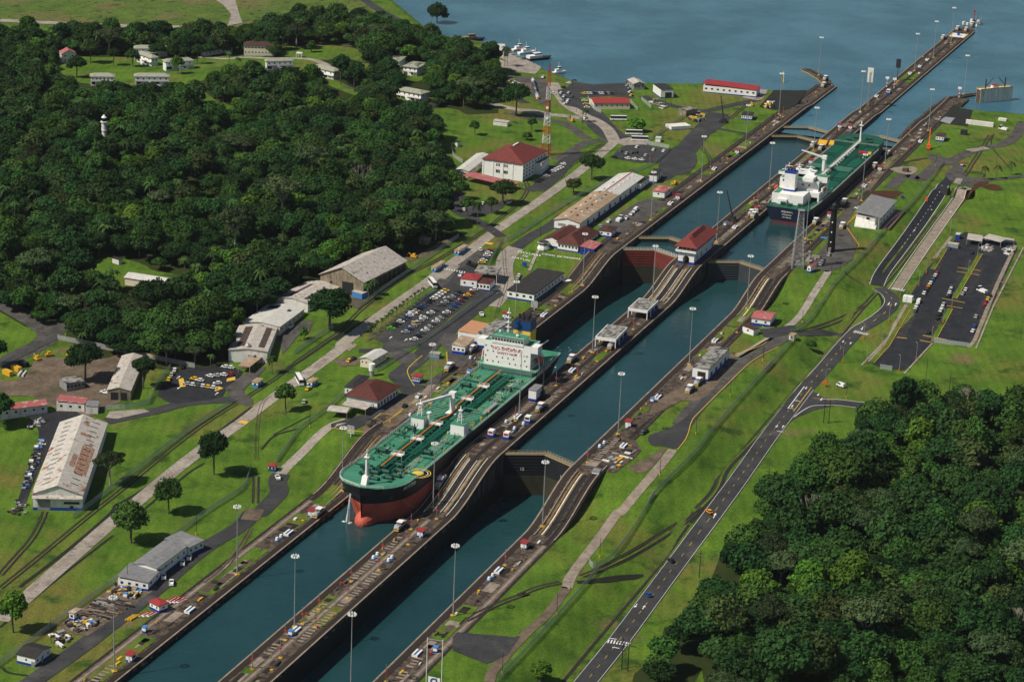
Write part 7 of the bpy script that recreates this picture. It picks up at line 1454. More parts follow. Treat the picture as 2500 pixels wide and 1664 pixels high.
def vehicle(P,rz,col,kind,label,group=None):
 t=empty({'car':'parked_car','pickup':'pickup_truck','van':'van','bus':'bus','truck':'truck'}[kind],P,rz,label,{'pickup':'pickup truck'}.get(kind,kind),group)
 for nm,me in zip(('body','windows','roof','wheels'),car_meshes(col,kind)):c=bpy.data.objects.new(nm,me); COL.objects.link(c); c.parent=t
 return t
ORD=['first','second','third','fourth','fifth','sixth','seventh','eighth','ninth','tenth','eleventh','twelfth','thirteenth','fourteenth','fifteenth','sixteenth','seventeenth','eighteenth','nineteenth']
def row(tile,p0,p1,cols,hd,where,off=.3):
 a=G(px(*tile,*p0)); b=G(px(*tile,*p1)); n=len(cols)
 for i,ch in enumerate(cols):
  if ch=='.':continue
  P=a.lerp(b,i/max(1,n-1)); P.z=float(hgt(P.x,P.y))+off; c=ch.lower(); kind='pickup' if ch.isupper()else 'car'
  vehicle(P,math.radians(hd+rnd.uniform(-4,4)),c,kind,'%s %s, %s %s'%(CC[c][0],kind,ORD[min(i,18)],where)if n>1 else '%s %s %s'%(CC[c][0],kind,where),'parked vehicles')
for a in[((1,1),(1195,1360),(1640,1050),'nkkwgbwWckbgkkwwwwy',-62,'from the low end of the row beside the palm hedge'),((1,1),(1310,1390),(1745,1062),'sbc.swgwg.gsgsgk',118,'from the low end of the middle row of the visitor car park'),((1,1),(1380,1450),(1900,1020),'wkgwsgwsgwgbbrkyrww',118,'from the low end of the row by the fence'),((1,1),(1940,820),(2010,720),'ywgwwr',-62,'from below in the row above the red canopy'),((2,0),(1060,1250),(1195,1215),'gw',0,'from the left in the top row of the fenced lot'),((2,0),(1110,1268),(1190,1258),'sgk',0,'from the left in the second row of the fenced lot'),((2,0),(1005,1297),(1230,1320),'kgwww',80,'from the left in the lowest row of the fenced lot'),((2,0),(1330,1238),(1415,1248),'ww',0,'from the left at the far end of the fenced lot'),((2,0),(1268,1283),(1268,1283),'s',0,'alone in the middle of the fenced lot'),((2,0),(505,1415),(570,1382),'wwww',-70,'from below beside the white station'),((2,0),(590,1355),(610,1352),'w',80,'alone beside the tracks at the station'),((2,0),(380,1500),(455,1455),'kkgs',-70,'from below at the low end of the station road'),((2,0),(570,770),(635,770),'ws',0,'from the left in the top row of the lakeside lot'),((2,0),(595,800),(660,800),'wg',0,'from the left in the second row of the lakeside lot'),((2,0),(590,835),(630,832),'bw',0,'from the left in the third row of the lakeside lot'),((2,0),(600,860),(620,850),'ww',0,'from the left in the fourth row of the lakeside lot'),((2,0),(765,835),(785,890),'wyw',-60,'from above by the corner fence of the cream office'),((2,0),(760,775),(1000,775),'ywwkbwwkskg',80,'from the left in the row above the red-roofed office'),((2,0),(930,720),(975,695),'wyy',10,'from below at the yellow railing'),((2,0),(1070,705),(1150,790),'bwwgsbwy',-10,'from above in the row at the boat shed'),((2,0),(590,725),(715,725),'kwbw',80,'from the left on the quay'),((2,0),(340,650),(385,815),'gwwbkkggbkkswwy',-8,'from above in the long row behind the massive tree'),((2,0),(100,640),(225,700),'kksww',-35,'from above beside the wooded slope'),((2,0),(30,590),(60,620),'bk',-35,'from above at the forest corner'),((2,0),(110,755),(110,757),'w',-70,'on the lane below the wooded slope'),((2,0),(425,640),(425,640),'W',0,'at the top of the quay road'),((2,0),(510,775),(510,775),'w',-80,'on the pale lane'),((2,0),(770,975),(770,975),'W',0,'beside the stone pillars'),((0,2),(1535,470),(1745,500),'swgwyw',95,'from the left in the lower row of the workshop lot'),((0,2),(1595,428),(1640,440),'yw',95,'from the left in the second row of the workshop lot'),((0,2),(1725,405),(1890,390),'wswr',80,'from the left in the upper row of the workshop lot'),((0,2),(1365,470),(1435,355),'kysw',20,'from below along the left edge of the workshop lot'),((0,2),(1500,330),(1580,302),'kk',20,'from the left under the small trees'),((0,2),(1785,465),(1785,465),'w',120,'alone at the hatched triangle'),((0,2),(1850,330),(1890,335),'ww',95,'from the left near the cream canopy'),((3,1),(1640,905),(1535,1070),'rwgbwyrkw',0,'from above in the leftmost row of the big car park'),((3,1),(1760,1020),(1735,1095),'gwgwwk',0,'from above in the middle row'),((3,1),(1875,1040),(1850,1075),'ws',0,'from above right of the verge'),((3,1),(2075,1090),(2025,1165),'kyrr',0,'from above at the right edge'),((3,1),(1960,1262),(1960,1262),'s',0,'alone near the right edge'),((3,1),(1945,1340),(1935,1380),'bw',0,'from above at the lower right edge'),((3,1),(1475,1170),(1460,1215),'wwg',0,'from above beside the white box truck'),((3,1),(1695,1160),(1645,1275),'swwkk',0,'from above in the second middle row'),((3,1),(1570,1395),(1570,1395),'k',0,'alone at the lower divider'),((3,1),(1740,703),(1740,703),'b',0,'beside the pale container'),((3,1),(1925,740),(1925,740),'k',0,'near the rubble'),((3,1),(705,798),(685,832),'gsw',0,'from above beside the white kiosk'),((3,1),(752,755),(752,755),'s',0,'at the foot of the black tower'),((3,1),(995,375),(995,375),'W',90,'by the modern station'),((3,1),(1355,280),(1355,280),'b',20,'with open doors behind the modern station'),((2,2),(1265,855),(1240,870),'kg',0,'of the two beside the tarmac bulge'),((2,3),(1475,582),(1475,582),'k',48,'on the main road between the orange and the blue one'),((2,3),(1288,862),(1288,862),'b',48,'on the main road near the arrows'),((2,3),(1785,180),(1785,180),'o',48,'on the main road in the uphill lane'),((1,1),(1925,712),(1925,712),'w',35,'on the main street by the bus shelter'),((1,1),(1765,922),(1765,922),'W',5,'entering the checkpoint'),((1,1),(1935,1245),(1935,1245),'W',30,'on the service road behind the depot'),((1,1),(372,1345),(372,1345),'W',5,'outside the old workshops'),((1,1),(1640,235),(1700,300),'ws',-20,'from the left among the trees at the forest'),((1,1),(1775,355),(1790,385),'kw',20,'at the tree corner'),((1,1),(1945,335),(2165,325),'ww.W',5,'from the left under the broad tree'),((1,0),(1938,1382),(1938,1384),'W',10,'behind the long pale shed'),((1,2),(480,615),(480,615),'s',10,'alone on the grass slope'),((1,2),(515,508),(515,508),'y',0,'on the grass beside the booth'),((1,2),(850,278),(885,262),'yk',0,'at the pale-roofed white house'),((1,2),(1420,572),(1420,572),'W',0,'in the yard of the old station'),((1,2),(1305,650),(1305,650),'k',5,'in front of the old station'),((1,2),(262,1240),(262,1240),'W',40,'at the track gate'),((0,3),(1345,715),(1400,765),'W',30,'beside the grey workshop'),((0,3),(1408,765),(1408,765),'W',30,'with dark trailer on the service road'),((0,3),(1500,602),(1555,558),'WW',25,'of the two parked by the workshop'),((0,2),(862,540),(862,540),'W',80,'at the mouth of the long shed'),((2,1),(1150,420),(1170,398),'WW',5,'of the two on the worn parking strip'),((2,1),(962,482),(962,482),'W',0,'beside the long workshop'),((2,1),(1108,455),(1108,455),'W',0,'below the pair on the worn strip'),((2,1),(1355,265),(1355,265),'w',0,'beside the pink cottage'),((2,1),(890,520),(890,520),'s',30,'at the brown-roofed cottage'),((2,1),(225,925),(215,945),'ws',10,'at the corner of the black-roofed block')]:
 row(*a)
def veh(t,hd,col,kind,lab,off=.3,grp=None):P=G(px(*t)); P.z+=off; return vehicle(P,math.radians(hd),col,kind,lab,grp)
for t,hd,lab in(((1,1,1535,1000),37,'white bus driving on the main concrete road by the hedge'),((1,2,440,450),37,'white bus stopped beside the blue booth'),((2,0,1042,990),-62,'white bus above the flame tree'),((2,0,1170,1108),-64,'white bus just below the flame tree'),((2,0,1217,1160),-66,'lowest of the white buses, dark windows')):veh(t,hd,'w','bus',lab,grp='white buses')
veh((1,1,1860,845),75,'k','truck','black box truck on the main street'); veh((3,1,1490,1140),0,'w','van','white van in the big car park beside the white box'); veh((3,1,2010,1055),50,'w','truck','white truck with rusty trailer in the big car park'); veh((3,2,850,485),60,'w','van','white van parked on the grass near the junction'); veh((2,1,1188,385),0,'w','van','white van at the top of the worn parking strip'); veh((2,1,1050,470),0,'w','truck','white truck with equipment on the worn strip'); veh((1,1,1400,1325),-62,'c','van','beige van in the middle row of the visitor car park'); veh((3,0,2185,1070),60,'w','truck','small white truck on the far right lawn')
# ================================================================ fences
M_mesh=bpy.data.materials.new('chain_link'); M_mesh.use_nodes=True; _n=M_mesh.node_tree.nodes; _l=M_mesh.node_tree.links
_b=_n['Principled BSDF']; _b.inputs['Base Color'].default_value=(.50,.55,.53,1); _b.inputs['Roughness'].default_value=.6; _b.inputs['Metallic'].default_value=.1
_t=_n.new('ShaderNodeTexChecker'); _t.inputs['Scale'].default_value=9; _g=_n.new('ShaderNodeNewGeometry'); _l.new(_g.outputs['Position'],_t.inputs['Vector']); _m=_n.new('ShaderNodeMapRange'); _m.inputs[3].default_value=.25; _m.inputs[4].default_value=.75; _l.new(_t.outputs['Fac'],_m.inputs[0]); _l.new(_m.outputs[0],_b.inputs['Alpha'])
def fence(s,lab,h=2.6,sp=3.0,smooth=1,m=None,nm='fence'):
 P=world_line(s,False,smooth); P=dens(P,sp); z=[float(hgt(p.x,p.y))for p in P]; t=empty(nm,(P[0].x,P[0].y,z[0]),0,lab,nm.replace('_',' ')); a=MB(); b=MB()
 for i,(p,q)in enumerate(zip(P,z)):
  b.bar((p.x,p.y,q),(p.x,p.y,q+h+.2),.06,0,3)
  if i:r,w=P[i-1],z[i-1]; a.quad((r.x,r.y,w),(p.x,p.y,q),(p.x,p.y,q+h),(r.x,r.y,w+h)); b.bar((r.x,r.y,w+h),(p.x,p.y,q+h),.05,0,3)
 for mb,n_,mm in((a,'mesh_panel',m or M_mesh),(b,'posts_and_rails',M_steel)):
  o=mb.build(n_,mm,t); o.location=-t.location
  if n_!='mesh_panel':o['kind']='stuff'
for s,lab in(('03:-40,1460 130,1340 560,1020 960,735 1200,560 1480,350 1700,180 1990,0 02:2000,1310 2030,1270 2062,1150','long chain link fence across the lower left lawn'),('12:250,1110 320,1020 430,850 560,760 700,655 800,560','fence between the gate kiosk and the old station'),('12:1080,360 1240,260 1420,140 1650,-10 11:1900,1150 2085,1025','tall fence along the lower side of the visitor car park'),('11:400,1565 560,1450 720,1350','fence below the workshop yard'),('11:910,1195 1300,920 1750,605','fence along the tracks beside the big shed'),('11:2000,830 2090,655 21:70,645 150,640 500,400 900,165 1160,80 1350,0 20:1350,1340 1470,1230 1440,1215 1260,1185 1310,1150 1590,960','very long fence from the checkpoint up to the bus yard'),('11:1010,1450 1280,1250 1570,1030','fence behind the palm hedge'),('23:50,1565 480,1110 880,655','lower part of the fence on the right bank'),('23:800,595 830,640 960,590 1150,350 1370,-20 22:1260,1480 1370,1330 1700,1010 1800,860 2100,520 2355,240 32:180,420 480,80','long fence along the top of the right bank'),('31:440,1390 590,1310 740,1080 800,980 1050,740 1220,530 1290,460 1370,400 1500,250 1690,0 30:1690,1340','pale fence above the sunken road on the right'),('02:1225,625 1290,470 1400,335','fence beside the workshop lot'),('02:0,325 470,90','fence beside the curved road at the left'),('02:470,95 900,180 1300,270 1600,330','fence along the forest edge in the left yard'),('02:870,670 1050,670 1230,625','fence behind the broken concrete'),('20:790,810 830,900 900,930','corner fence of the cream office'),('20:1140,840 1200,910','fence right of the cream office'),('20:1230,820 1310,890','diagonal fence beside the lake drive'),('30:1850,885 2100,905 2355,935','fence along the right lake shore'),('32:1170,335 1270,350','low end fence of the big car park'),('32:1600,115 1750,140 1900,160','bottom fence of the big car park'),('10:1690,1200 1700,1290 1780,1340','fence round the substation hut'),('02:600,1568 1000,1270 1500,880 1930,600','thin fence along the railway at the lower left')):fence(s,lab)
fence('02:940,190 1150,210 1300,250','yellow railing beside the long shed',1.2,3,1,M_yel,'railing')
for k in range(15):P=G(px(1,1,1020+k*31,1400-k*23)); put_tree(2,P,.5,'hedge_palm','%s small palm of the hedge, counted up the road from its lower end'%ORD[k],'palm tree','small palms of the hedge row')
# ================================================================ towers
def lattice(t,x0,w0,w1,h,n,mfun,taper=True,z0=0,r=.12):
 for k in range(n):
  a,b=k/n,(k+1)/n; wa,wb=lerp(w0,w1,a),lerp(w0,w1,b); za,zb=z0+h*a,z0+h*b; mb=MB(); ca=[(-wa,-wa),(wa,-wa),(wa,wa),(-wa,wa)]; cb_=[(-wb,-wb),(wb,-wb),(wb,wb),(-wb,wb)]
  for i in range(4):j=(i+1)%4; mb.bar((*ca[i],za),(*cb_[i],zb),r,0,4); mb.bar((*ca[i],za),(*ca[j],za),r*.7,0,3); mb.bar((*ca[i],za),(*cb_[j],zb),r*.6,0,3); mb.bar((*ca[j],za),(*cb_[i],zb),r*.6,0,3)
  mb.build('lattice_section',mfun(k),t)
P=G(px(2,0,445,1275)); t=empty('radio_mast',P,.2,'red and white lattice radio mast behind the red-roofed white station','radio mast')
lattice(t,0,2.8,.5,62,21,lambda k:(M_redp if k<3 else M_white if k<5 else M_orange if k<7 else M_white if k<10 else M_redp if k<13 else M_white if k<16 else M_redp),r=.12)
mb=MB(); mb.bar((0,0,62),(0,0,69),.12); mb.bar((2.2,-1.6,0),(.6,-.5,46),.3); mb.build('antenna',M_dark,t)
for z in(26,33):mb=MB(); mb.bar((-1.8,0,z),(-2.4,0,z),1.0,0,10); mb.build('dish',M_white,t)
P=GW(px(3,1,490,850)); t=empty('lattice_tower',(P.x,P.y,P.z),.4,'grey lattice tower in front of the far tanker stern','lattice tower'); lattice(t,0,3.3,1.3,34,13,lambda k:M_steel,r=.16)
mb=MB(); mb.box(-1.8,1.8,-1.8,1.8,34,34.3); mb.bar((0,0,34),(0,0,38),.12); mb.build('top_platform',M_steel,t); mb=MB(); mb.box(-4,4,-4,4,-3,-.1); mb.build('footing',M_steel,t)
P=G(px(3,1,768,720)); t=empty('black_lighthouse',P,0,'tall black lighthouse tower on the right bank','lighthouse')
def ring(r0,r1,z0,z1,m,nm,n=14):mb=MB(); mb.bar((0,0,z0),(0,0,z1),r0,0,n,r1); return mb.build(nm,m,t)
ring(2.35,1.75,0,26,M_hull,'tower'); ring(2.7,2.7,26,26.5,M_hull,'gallery'); ring(1.5,1.5,26.5,28.6,M_dark,'lantern'); ring(1.7,.2,28.6,30,M_dark,'lantern_roof'); mb=MB(); mb.box(-4,-1.6,-.7,.7,0,3.0); mb.build('entrance',M_tan,t)
for z in(6,12,18):mb=MB(); mb.box(-2.3,-1.6,-.3,.3,z,z+.8); mb.build('window',M_white,t)
P=G(px(0,0,858,1190)); t=empty('white_lighthouse',P,0,'small white lighthouse rising out of the forest','lighthouse'); ring(2.1,1.7,0,15,M_white,'tower'); ring(2.4,2.4,15,15.4,M_white,'gallery'); ring(1.3,1.3,15.4,18,M_glass,'lantern'); ring(1.8,.1,18,20,M_white,'lantern_roof'); ring(2.2,2.2,9.5,9.8,M_whited,'band')
P=GW(px(3,0,1072,870)); t=empty('antenna_mast',P,0,'mast with tall pale panel on the upper centre wall','mast'); lattice(t,0,.7,.5,26,8,lambda k:M_steel,r=.12); mb=MB(); mb.box(-.4,.4,-2.2,2.2,18,29); mb.build('panel',M_whited,t)
P=GW(px(3,0,1312,660)); t=empty('signal_board',P,0,'black rectangular signal board on a pole on the approach wall','sign'); mb=MB(); mb.bar((0,0,0),(0,0,11),.3); mb.build('pole',M_dark,t); mb=MB(); mb.box(-.4,.4,-1.8,1.8,10,17); mb.build('board',M_dark,t)
for p,lab in(((3,0,1228,715),'left red and white post on the upper centre wall'),((3,0,1288,725),'right red and white post on the upper centre wall'),((3,0,1822,800),'red and white post at the near approach bend')):
 t=empty('marker_post',GW(px(*p)),0,lab,'marker post')
 for k in range(5):mb=MB(); mb.bar((0,0,k*1.3),(0,0,k*1.3+1.3),.4,0,6); mb.build('post_band',M_redp if k%2 else M_white,t)
 mb=MB(); mb.box(-.6,.6,-1.4,1.4,6.5,8); mb.build('sign',M_white,t)
P=G(px(1,3,1545,1620)); t=empty('flag_frame',P,0,'two white poles with a round emblem board at the lower border','flag frame')
A=G(px(1,3,1480,1640))-P; B_=G(px(1,3,1605,1660))-P
for q in(A,B_):mb=MB(); mb.bar(q,q+Vector((0,0,22)),.16,0,5); mb.build('pole',M_white,t)
mb=MB(); mb.box(-.1,.1,-2.4,2.4,1,4.6); mb.build('emblem_board',M_white,t); o=disc(t,(0,0),1.5,0,M_blue,'emblem',.9); o.location=(-.2,0,2.9); o.rotation_euler=(0,math.pi/2,0); mb=MB(); mb.bar(A+Vector((0,0,21.5)),B_+Vector((0,0,21.5)),.05); mb.build('cable',M_white,t)
# ---- cranes and machines
def crane(p,hd,el,L,m,lab,wall=False,nm='mobile_crane'):
 t=empty(nm,(GW if wall else G)(px(*p)),math.radians(hd),lab,'crane'); mb=MB(); mb.box(-3,3,-1.3,1.3,.5,1.6); mb.build('carrier',m,t); mb=MB(); mb.box(-1.8,1.4,-1.2,1.2,1.6,3.2); mb.build('cab',m,t)
 e=math.radians(el); mb=MB(); mb.bar((0,0,2.6),(L*math.cos(e),0,2.6+L*math.sin(e)),.55,0,4,.3); mb.build('boom',m,t); mb=MB()
 for x in(-2,2):mb.bar((x,-1.4,.5),(x,1.4,.5),.5,0,8)
 mb.build('wheels',M_dark,t)
crane((3,0,375,745),20,62,13,M_yel,'yellow mobile crane with raised boom at the far approach'); crane((3,0,1570,1225),10,62,13,M_orange,'orange mobile crane on the near bank'); crane((2,0,1905,1010),80,78,17,M_dark,'black rail crane on the tarmac near the lake'); crane((2,1,1978,470),80,72,17,M_dark,'dark green crane with yellow tip on the centre wall',True); crane((2,2,420,570),20,74,15,M_dark,'lattice crane beside the tanker stern on the centre wall',True); crane((2,0,1820,690),150,25,8,M_yel,'yellow crane arm behind the long red roof')
P=GW(px(2,2,430,590)); t=empty('crane_house',P,0,'white crane house with grey roof on the centre wall','hut'); P.y=4; t.location=P; mb=MB(); mb.box(-4.5,4.5,-2,2,0,5.5); mb.build('wall',M_white,t); mb=MB(); mb.box(-4.7,4.7,-2.2,2.2,5.5,5.8); mb.build('roof',R_grey,t); mb=MB(); mb.box(-4.6,4.6,-2.1,2.1,0,1.2); mb.build('painted_base',M_blue,t)
def cabin(p,lab,c=M_redp):
 t=empty('operator_cabin',GW(px(*p)),0,lab,'cabin'); mb=MB(); mb.box(-1.6,1.6,-1.3,1.3,1.3,3.4); mb.build('wall',M_white,t); mb=MB(); mb.box(-1.7,-1.6,-1.0,1.0,2,3); mb.build('red_window',c,t); mb=MB(); mb.box(-1.8,1.8,-1.5,1.5,0,1.3); mb.build('painted_base',M_blue,t)
cabin((1,2,2018,890),'left of two white cabins with red windows by the incline'); cabin((1,2,2145,908),'right of two white cabins with red windows by the incline'); cabin((3,0,1240,770),'blue and white cabin on the upper centre wall',M_glass); cabin((2,2,300,775),'white machine house between the tracks beside the tanker',M_glass)
for p,lab in(((3,0,700,1185),'left yellow ramp on the centre wall ahead of the far tanker'),((3,0,790,1190),'right yellow ramp on the centre wall ahead of the far tanker')):small('loading_ramp','ramp',*p,M_yel,lambda b:b.hexa([(-2.5,-3,0),(2.5,-3,0),(2.5,3,0),(-2.5,3,0)],[(-2.5,-3,.6),(2.5,-3,2.6),(2.5,3,2.6),(-2.5,3,.6)]),lab)
P=GW(px(3,0,1795,290)); t=empty('pale_slab',(P.x,0,P.z),0,'pale slab with yellow border before the pier head','slab'); mb=MB(); mb.box(-9,9,-6,6,0,.15); mb.build('slab',M_lblue if False else M_whited,t); mb=MB(); mb.box(-10,10,-7,-6,0,.3); mb.box(-10,10,6,7,0,.3); mb.build('yellow_edge',M_yel,t); mb=MB(); mb.box(-1,1,-1,1,.15,3.4); mb.build('kiosk',M_blue,t)
P=GW(px(3,0,1885,190)); t=empty('pier_head',(P.x,0,P.z),0,'cluster of white machinery with red beacon at the pier head','machinery')
for k in range(16):mb=MB(); x,y=rnd.uniform(-14,10),rnd.uniform(-7,7); mb.box(x,x+rnd.uniform(1.5,4),y,y+rnd.uniform(1,2.5),0,rnd.uniform(1.5,4)); mb.build('machine',(M_white,M_steel,M_whited,M_tan)[k%4],t)
mb=MB(); mb.bar((4,0,0),(4,0,12),.4,0,6); mb.ico((4,0,11),1.2); mb.bar((8,-3,0),(8,-3,8),.2); mb.build('beacon',M_redp,t)
def wing(pts,w,lab):
 t=empty('approach_wing',(0,0,0),0,lab,'jetty'); P=[Vector((a,b))for a,b in pts]; D=dens(P,4); mb=MB(); ribbon_mb(mb,D,w,0,lambda x,y:W(x),0,0,.9); mb.build('deck',M_deck,t); pl=MB()
 for k,q in enumerate(D[::3]):
  for s in(-w/2+.8,w/2-.8):pl.bar((q.x,q.y+s,-12),(q.x,q.y+s,-1.6),.8,0,8)
 pl.build('piles',M_tan,t); mb=MB(); ribbon_mb(mb,D,2.4,.06,lambda x,y:W(x)); mb.build('track_bed',M_deck2,t); mb=MB(); ribbon_mb(mb,D,.7,-.9,lambda x,y:W(x),0,w/2-.2,.5); mb.build('yellow_edge',M_yel,t)
gp=lambda s:[tuple(un(p,-1.5)[:2])for p in parse(s)]
wing(gp('30:750,690 700,640 620,590 560,565'),7.5,'angled jetty at the end of the far lock wall'); wing(gp('30:1770,800 1850,785 1920,775 1990,765'),6,'narrow footbridge from the near wall to the caisson'); wing(gp('30:1350,1150 1480,1010 1620,880 1750,795'),6,'curved outer edge of the near approach')
A=Vector(un(px(3,0,1990,850),LAKE)); B_=Vector(un(px(3,0,2255,825),LAKE)); d=(B_-A); L=d.length; t=empty('floating_caisson',A,math.atan2(d.y,d.x),'rust-streaked pale floating caisson moored by the near approach','caisson')
M_cais=mat('caisson_plates',(.78,.75,.66),(.60,.56,.46),.3,.8,stretch=(1,1,.2),spots=[((.20,.08,.03),.35,.60,.7)]); nP=9
for k in range(nP):mb=MB(); mb.box(L*k/nP+.08,L*(k+1)/nP-.08,0,5,-3,10.5); mb.build('hull_plate',M_cais,t)
mb=MB(); mb.box(0,L,.2,4.8,-3,10.3); mb.build('core',M_rail,t); mb=MB(); mb.box(-.2,L+.2,-.2,.3,10.5,11.2); mb.box(-.2,L+.2,4.7,5.2,10.5,11.2); mb.build('yellow_bulwark',M_yel,t); mb=MB(); mb.box(L*.4,L*.56,1,4,10.5,13); mb.build('deckhouse',M_white,t); mb=MB(); mb.box(L*.39,L*.57,.8,4.2,13,13.3); mb.build('deckhouse_roof',M_redp,t)
for x,e in((.2,1),(.8,-1)):mb=MB(); mb.bar((L*x,2.5,10.5),(L*x,2.5,18),.45); mb.bar((L*x,2.5,12),(L*x+7*e,2.5,18.5),.25); mb.build('derrick',M_dark,t)
# ---- boats by the quay
def boat(p,hd,L,m,lab,nm='launch',z=LAKE,mt=M_white):
 t=empty(nm,Vector(un(px(*p),z)),math.radians(hd),lab,'boat'); w=L*.14; mb=MB(); mb.hexa([(-L/2,-w*.7,-.5),(L*.36,-w*.5,-.5),(L*.36,w*.5,-.5),(-L/2,w*.7,-.5)],[(-L/2,-w,1.6),(L*.3,-w,1.8),(L*.3,w,1.8),(-L/2,w,1.6)]); mb.hexa([(L*.3,-w*.6,-.5),(L*.42,-.1,-.5),(L*.42,.1,-.5),(L*.3,w*.6,-.5)],[(L*.3,-w,1.8),(L*.52,-.1,2.2),(L*.52,.1,2.2),(L*.3,w,1.8)]); mb.build('hull',m,t)
 mb=MB(); mb.box(-L*.3,L*.15,-w*.7,w*.7,1.6,3.8); mb.box(-L*.1,L*.12,-w*.5,w*.5,3.8,5.6); mb.build('cabin',mt,t); mb=MB(); mb.box(-L*.11,L*.13,-w*.52,w*.52,4.4,5.2); mb.build('window_band',M_glass,t); mb=MB(); mb.bar((-L*.05,0,5.6),(-L*.05,0,9.5),.15); mb.build('mast',mt,t)
boat((2,0,370,490),-35,28,M_hull,'tug with black hull and white upperworks at the quay'); boat((2,0,290,440),-35,16,M_white,'white launch behind the black tug'); boat((2,0,230,415),-35,14,M_white,'white launch farthest along the quay'); boat((2,0,555,605),-35,12,M_white,'small white boat beside the peaked tent')
boat((1,0,1850,335),-40,26,M_hull,'dark hulled barge moored off the wooded shore','barge',LAKE,M_wood2 if 'M_wood2' in globals()else W_wood)
# ---- scrap, stores, stacks
def heap(nm,lab,cat,quad,n,mats,seed,hmax=1.6,lmax=6,long=False):
 q=[G(p)for p in parse(quad)]; r=random.Random(seed); c=sum((v for v in q),Vector())/4; t=empty(nm,c,0,lab,cat); t['kind']='thing'; ms=[MB()for _ in mats]; bd=math.atan2((q[1]-q[0]).y,(q[1]-q[0]).x)
 for k in range(n):
  u,v=r.random(),r.random(); P=q[0].lerp(q[1],u).lerp(q[3].lerp(q[2],u),v)-c; L=r.uniform(.6,lmax); w=r.uniform(.2,1.0)if long else r.uniform(.4,1.8); h=r.uniform(.2,hmax); a=bd+(r.choice((0,1.57))if not long else math.pi/2+r.uniform(-.08,.08)); X=Vector((math.cos(a),math.sin(a),0))*L/2; Y=Vector((-math.sin(a),math.cos(a),0))*w/2; z=Vector((0,0,r.uniform(.2,.5)))
  b=[P-X-Y+z,P+X-Y+z,P+X+Y+z,P-X+Y+z]; ms[k%len(mats)].hexa(b,[v_+Vector((0,0,h))for v_ in b])
 for i,(mb,m)in enumerate(zip(ms,mats)):
  if mb.v:o=mb.build('scrap_pieces',m,t); o['kind']='stuff'
MX=[M_steel,M_rail,M_dark,M_tan,M_yel,M_lblue,M_whited]
area('yard','03:480,1100 620,1180 720,1190 1060,960 1300,790 1210,740 960,760 780,890',.2,M_dirt)
heap('scrap_heap','scrap of pipes and beams between the fence and the service road','scrap heap','03:680,1010 880,860 1080,930 860,1060',120,[M_rail,M_dark,M_steel,M_dark,M_rail,M_rail,M_tan],3,.6,7,True); heap('scrap_heap','heap of machine parts beside the white booth with tan roof','scrap heap','03:500,1110 650,1050 810,1090 660,1170',70,MX,4,1.2,2.6); heap('scrap_heap','coloured equipment pile in front of the grey workshop','scrap heap','03:880,840 1000,740 1200,810 1100,890',110,MX,5,1.6,2.4); heap('scrap_heap','old boats and plates under the black pole','scrap heap','03:400,1190 500,1160 600,1210 480,1290',26,[M_dark,M_steel,M_rail,M_whited],6,1.2,5); heap('steel_stack','row of metal parts along the left side of the long rusty shed','stack','02:170,1330 320,920 380,910 240,1320',90,[M_steel,M_rail,M_dark,M_lblue,M_dark,M_whited],7,.9,2.6); heap('steel_stack','metal parts at the front left of the long rusty shed','stack','02:80,1530 120,1420 240,1450 200,1550',24,[M_steel,M_rail,M_dark],8,.8,4); heap('scrap_heap','junk piled behind the red-roofed shops','scrap heap','02:210,810 330,740 400,770 260,840',34,[M_steel,M_whited,M_dark,M_rail],9,1,4); heap('rubble_heap','white rubble heap in the big car park','rubble heap','31:1990,700 2060,670 2110,710 2040,740',30,[M_whited,M_steel,M_conc],10,1.4,2.5); heap('scrap_heap','grey scrap at the top right of the big car park','scrap heap','31:2190,700 2260,680 2280,740 2190,750',24,[M_steel,M_dark,M_whited],11,1,4); heap('scrap_heap','yellow machines and junk by the brown block building','scrap heap','20:1600,960 1720,920 1760,990 1640,1010',36,[M_yel,M_dark,M_rail,M_steel],12,2,4); heap('scrap_heap','debris on the slab before the old station','scrap heap','12:970,790 1050,740 1130,790 1040,830',24,[M_dirt,M_rail,M_dark],13,.8,3); heap('machine_yard','yellow machines beside the dry pit','machinery','30:200,860 300,830 330,890 230,890',18,[M_yel,M_dark,M_white],14,2.4,4); heap('quay_gear','yellow gear and boats along the quay','gear','20:580,640 760,700 790,730 600,690',36,[M_yel,M_whited,M_tan,M_dark],15,1.6,5); heap('slab_parts','lumber and plates on the slab beside the near gate','stack','22:920,1090 1120,960 1180,1040 1000,1170',30,[M_tan,M_steel,M_dark,M_whited,M_yel],16,.7,5); heap('scrap_heap','rubble beside the shore road near the lake','rubble heap','20:1290,840 1350,815 1450,880 1400,900',30,[M_whited,M_conc,M_tan],17,.9,4); heap('lattice_yard_parts','concrete frames at the foot of the grey lattice tower','frames','31:460,830 560,720 720,760 560,880',34,[M_conc,M_tan,M_steel,M_rail],18,1.6,5); heap('depot_parts','rail parts in front of the far deckhouse wall','stack','21:560,440 560,440 620,470 600,480',2,[M_rail],19)
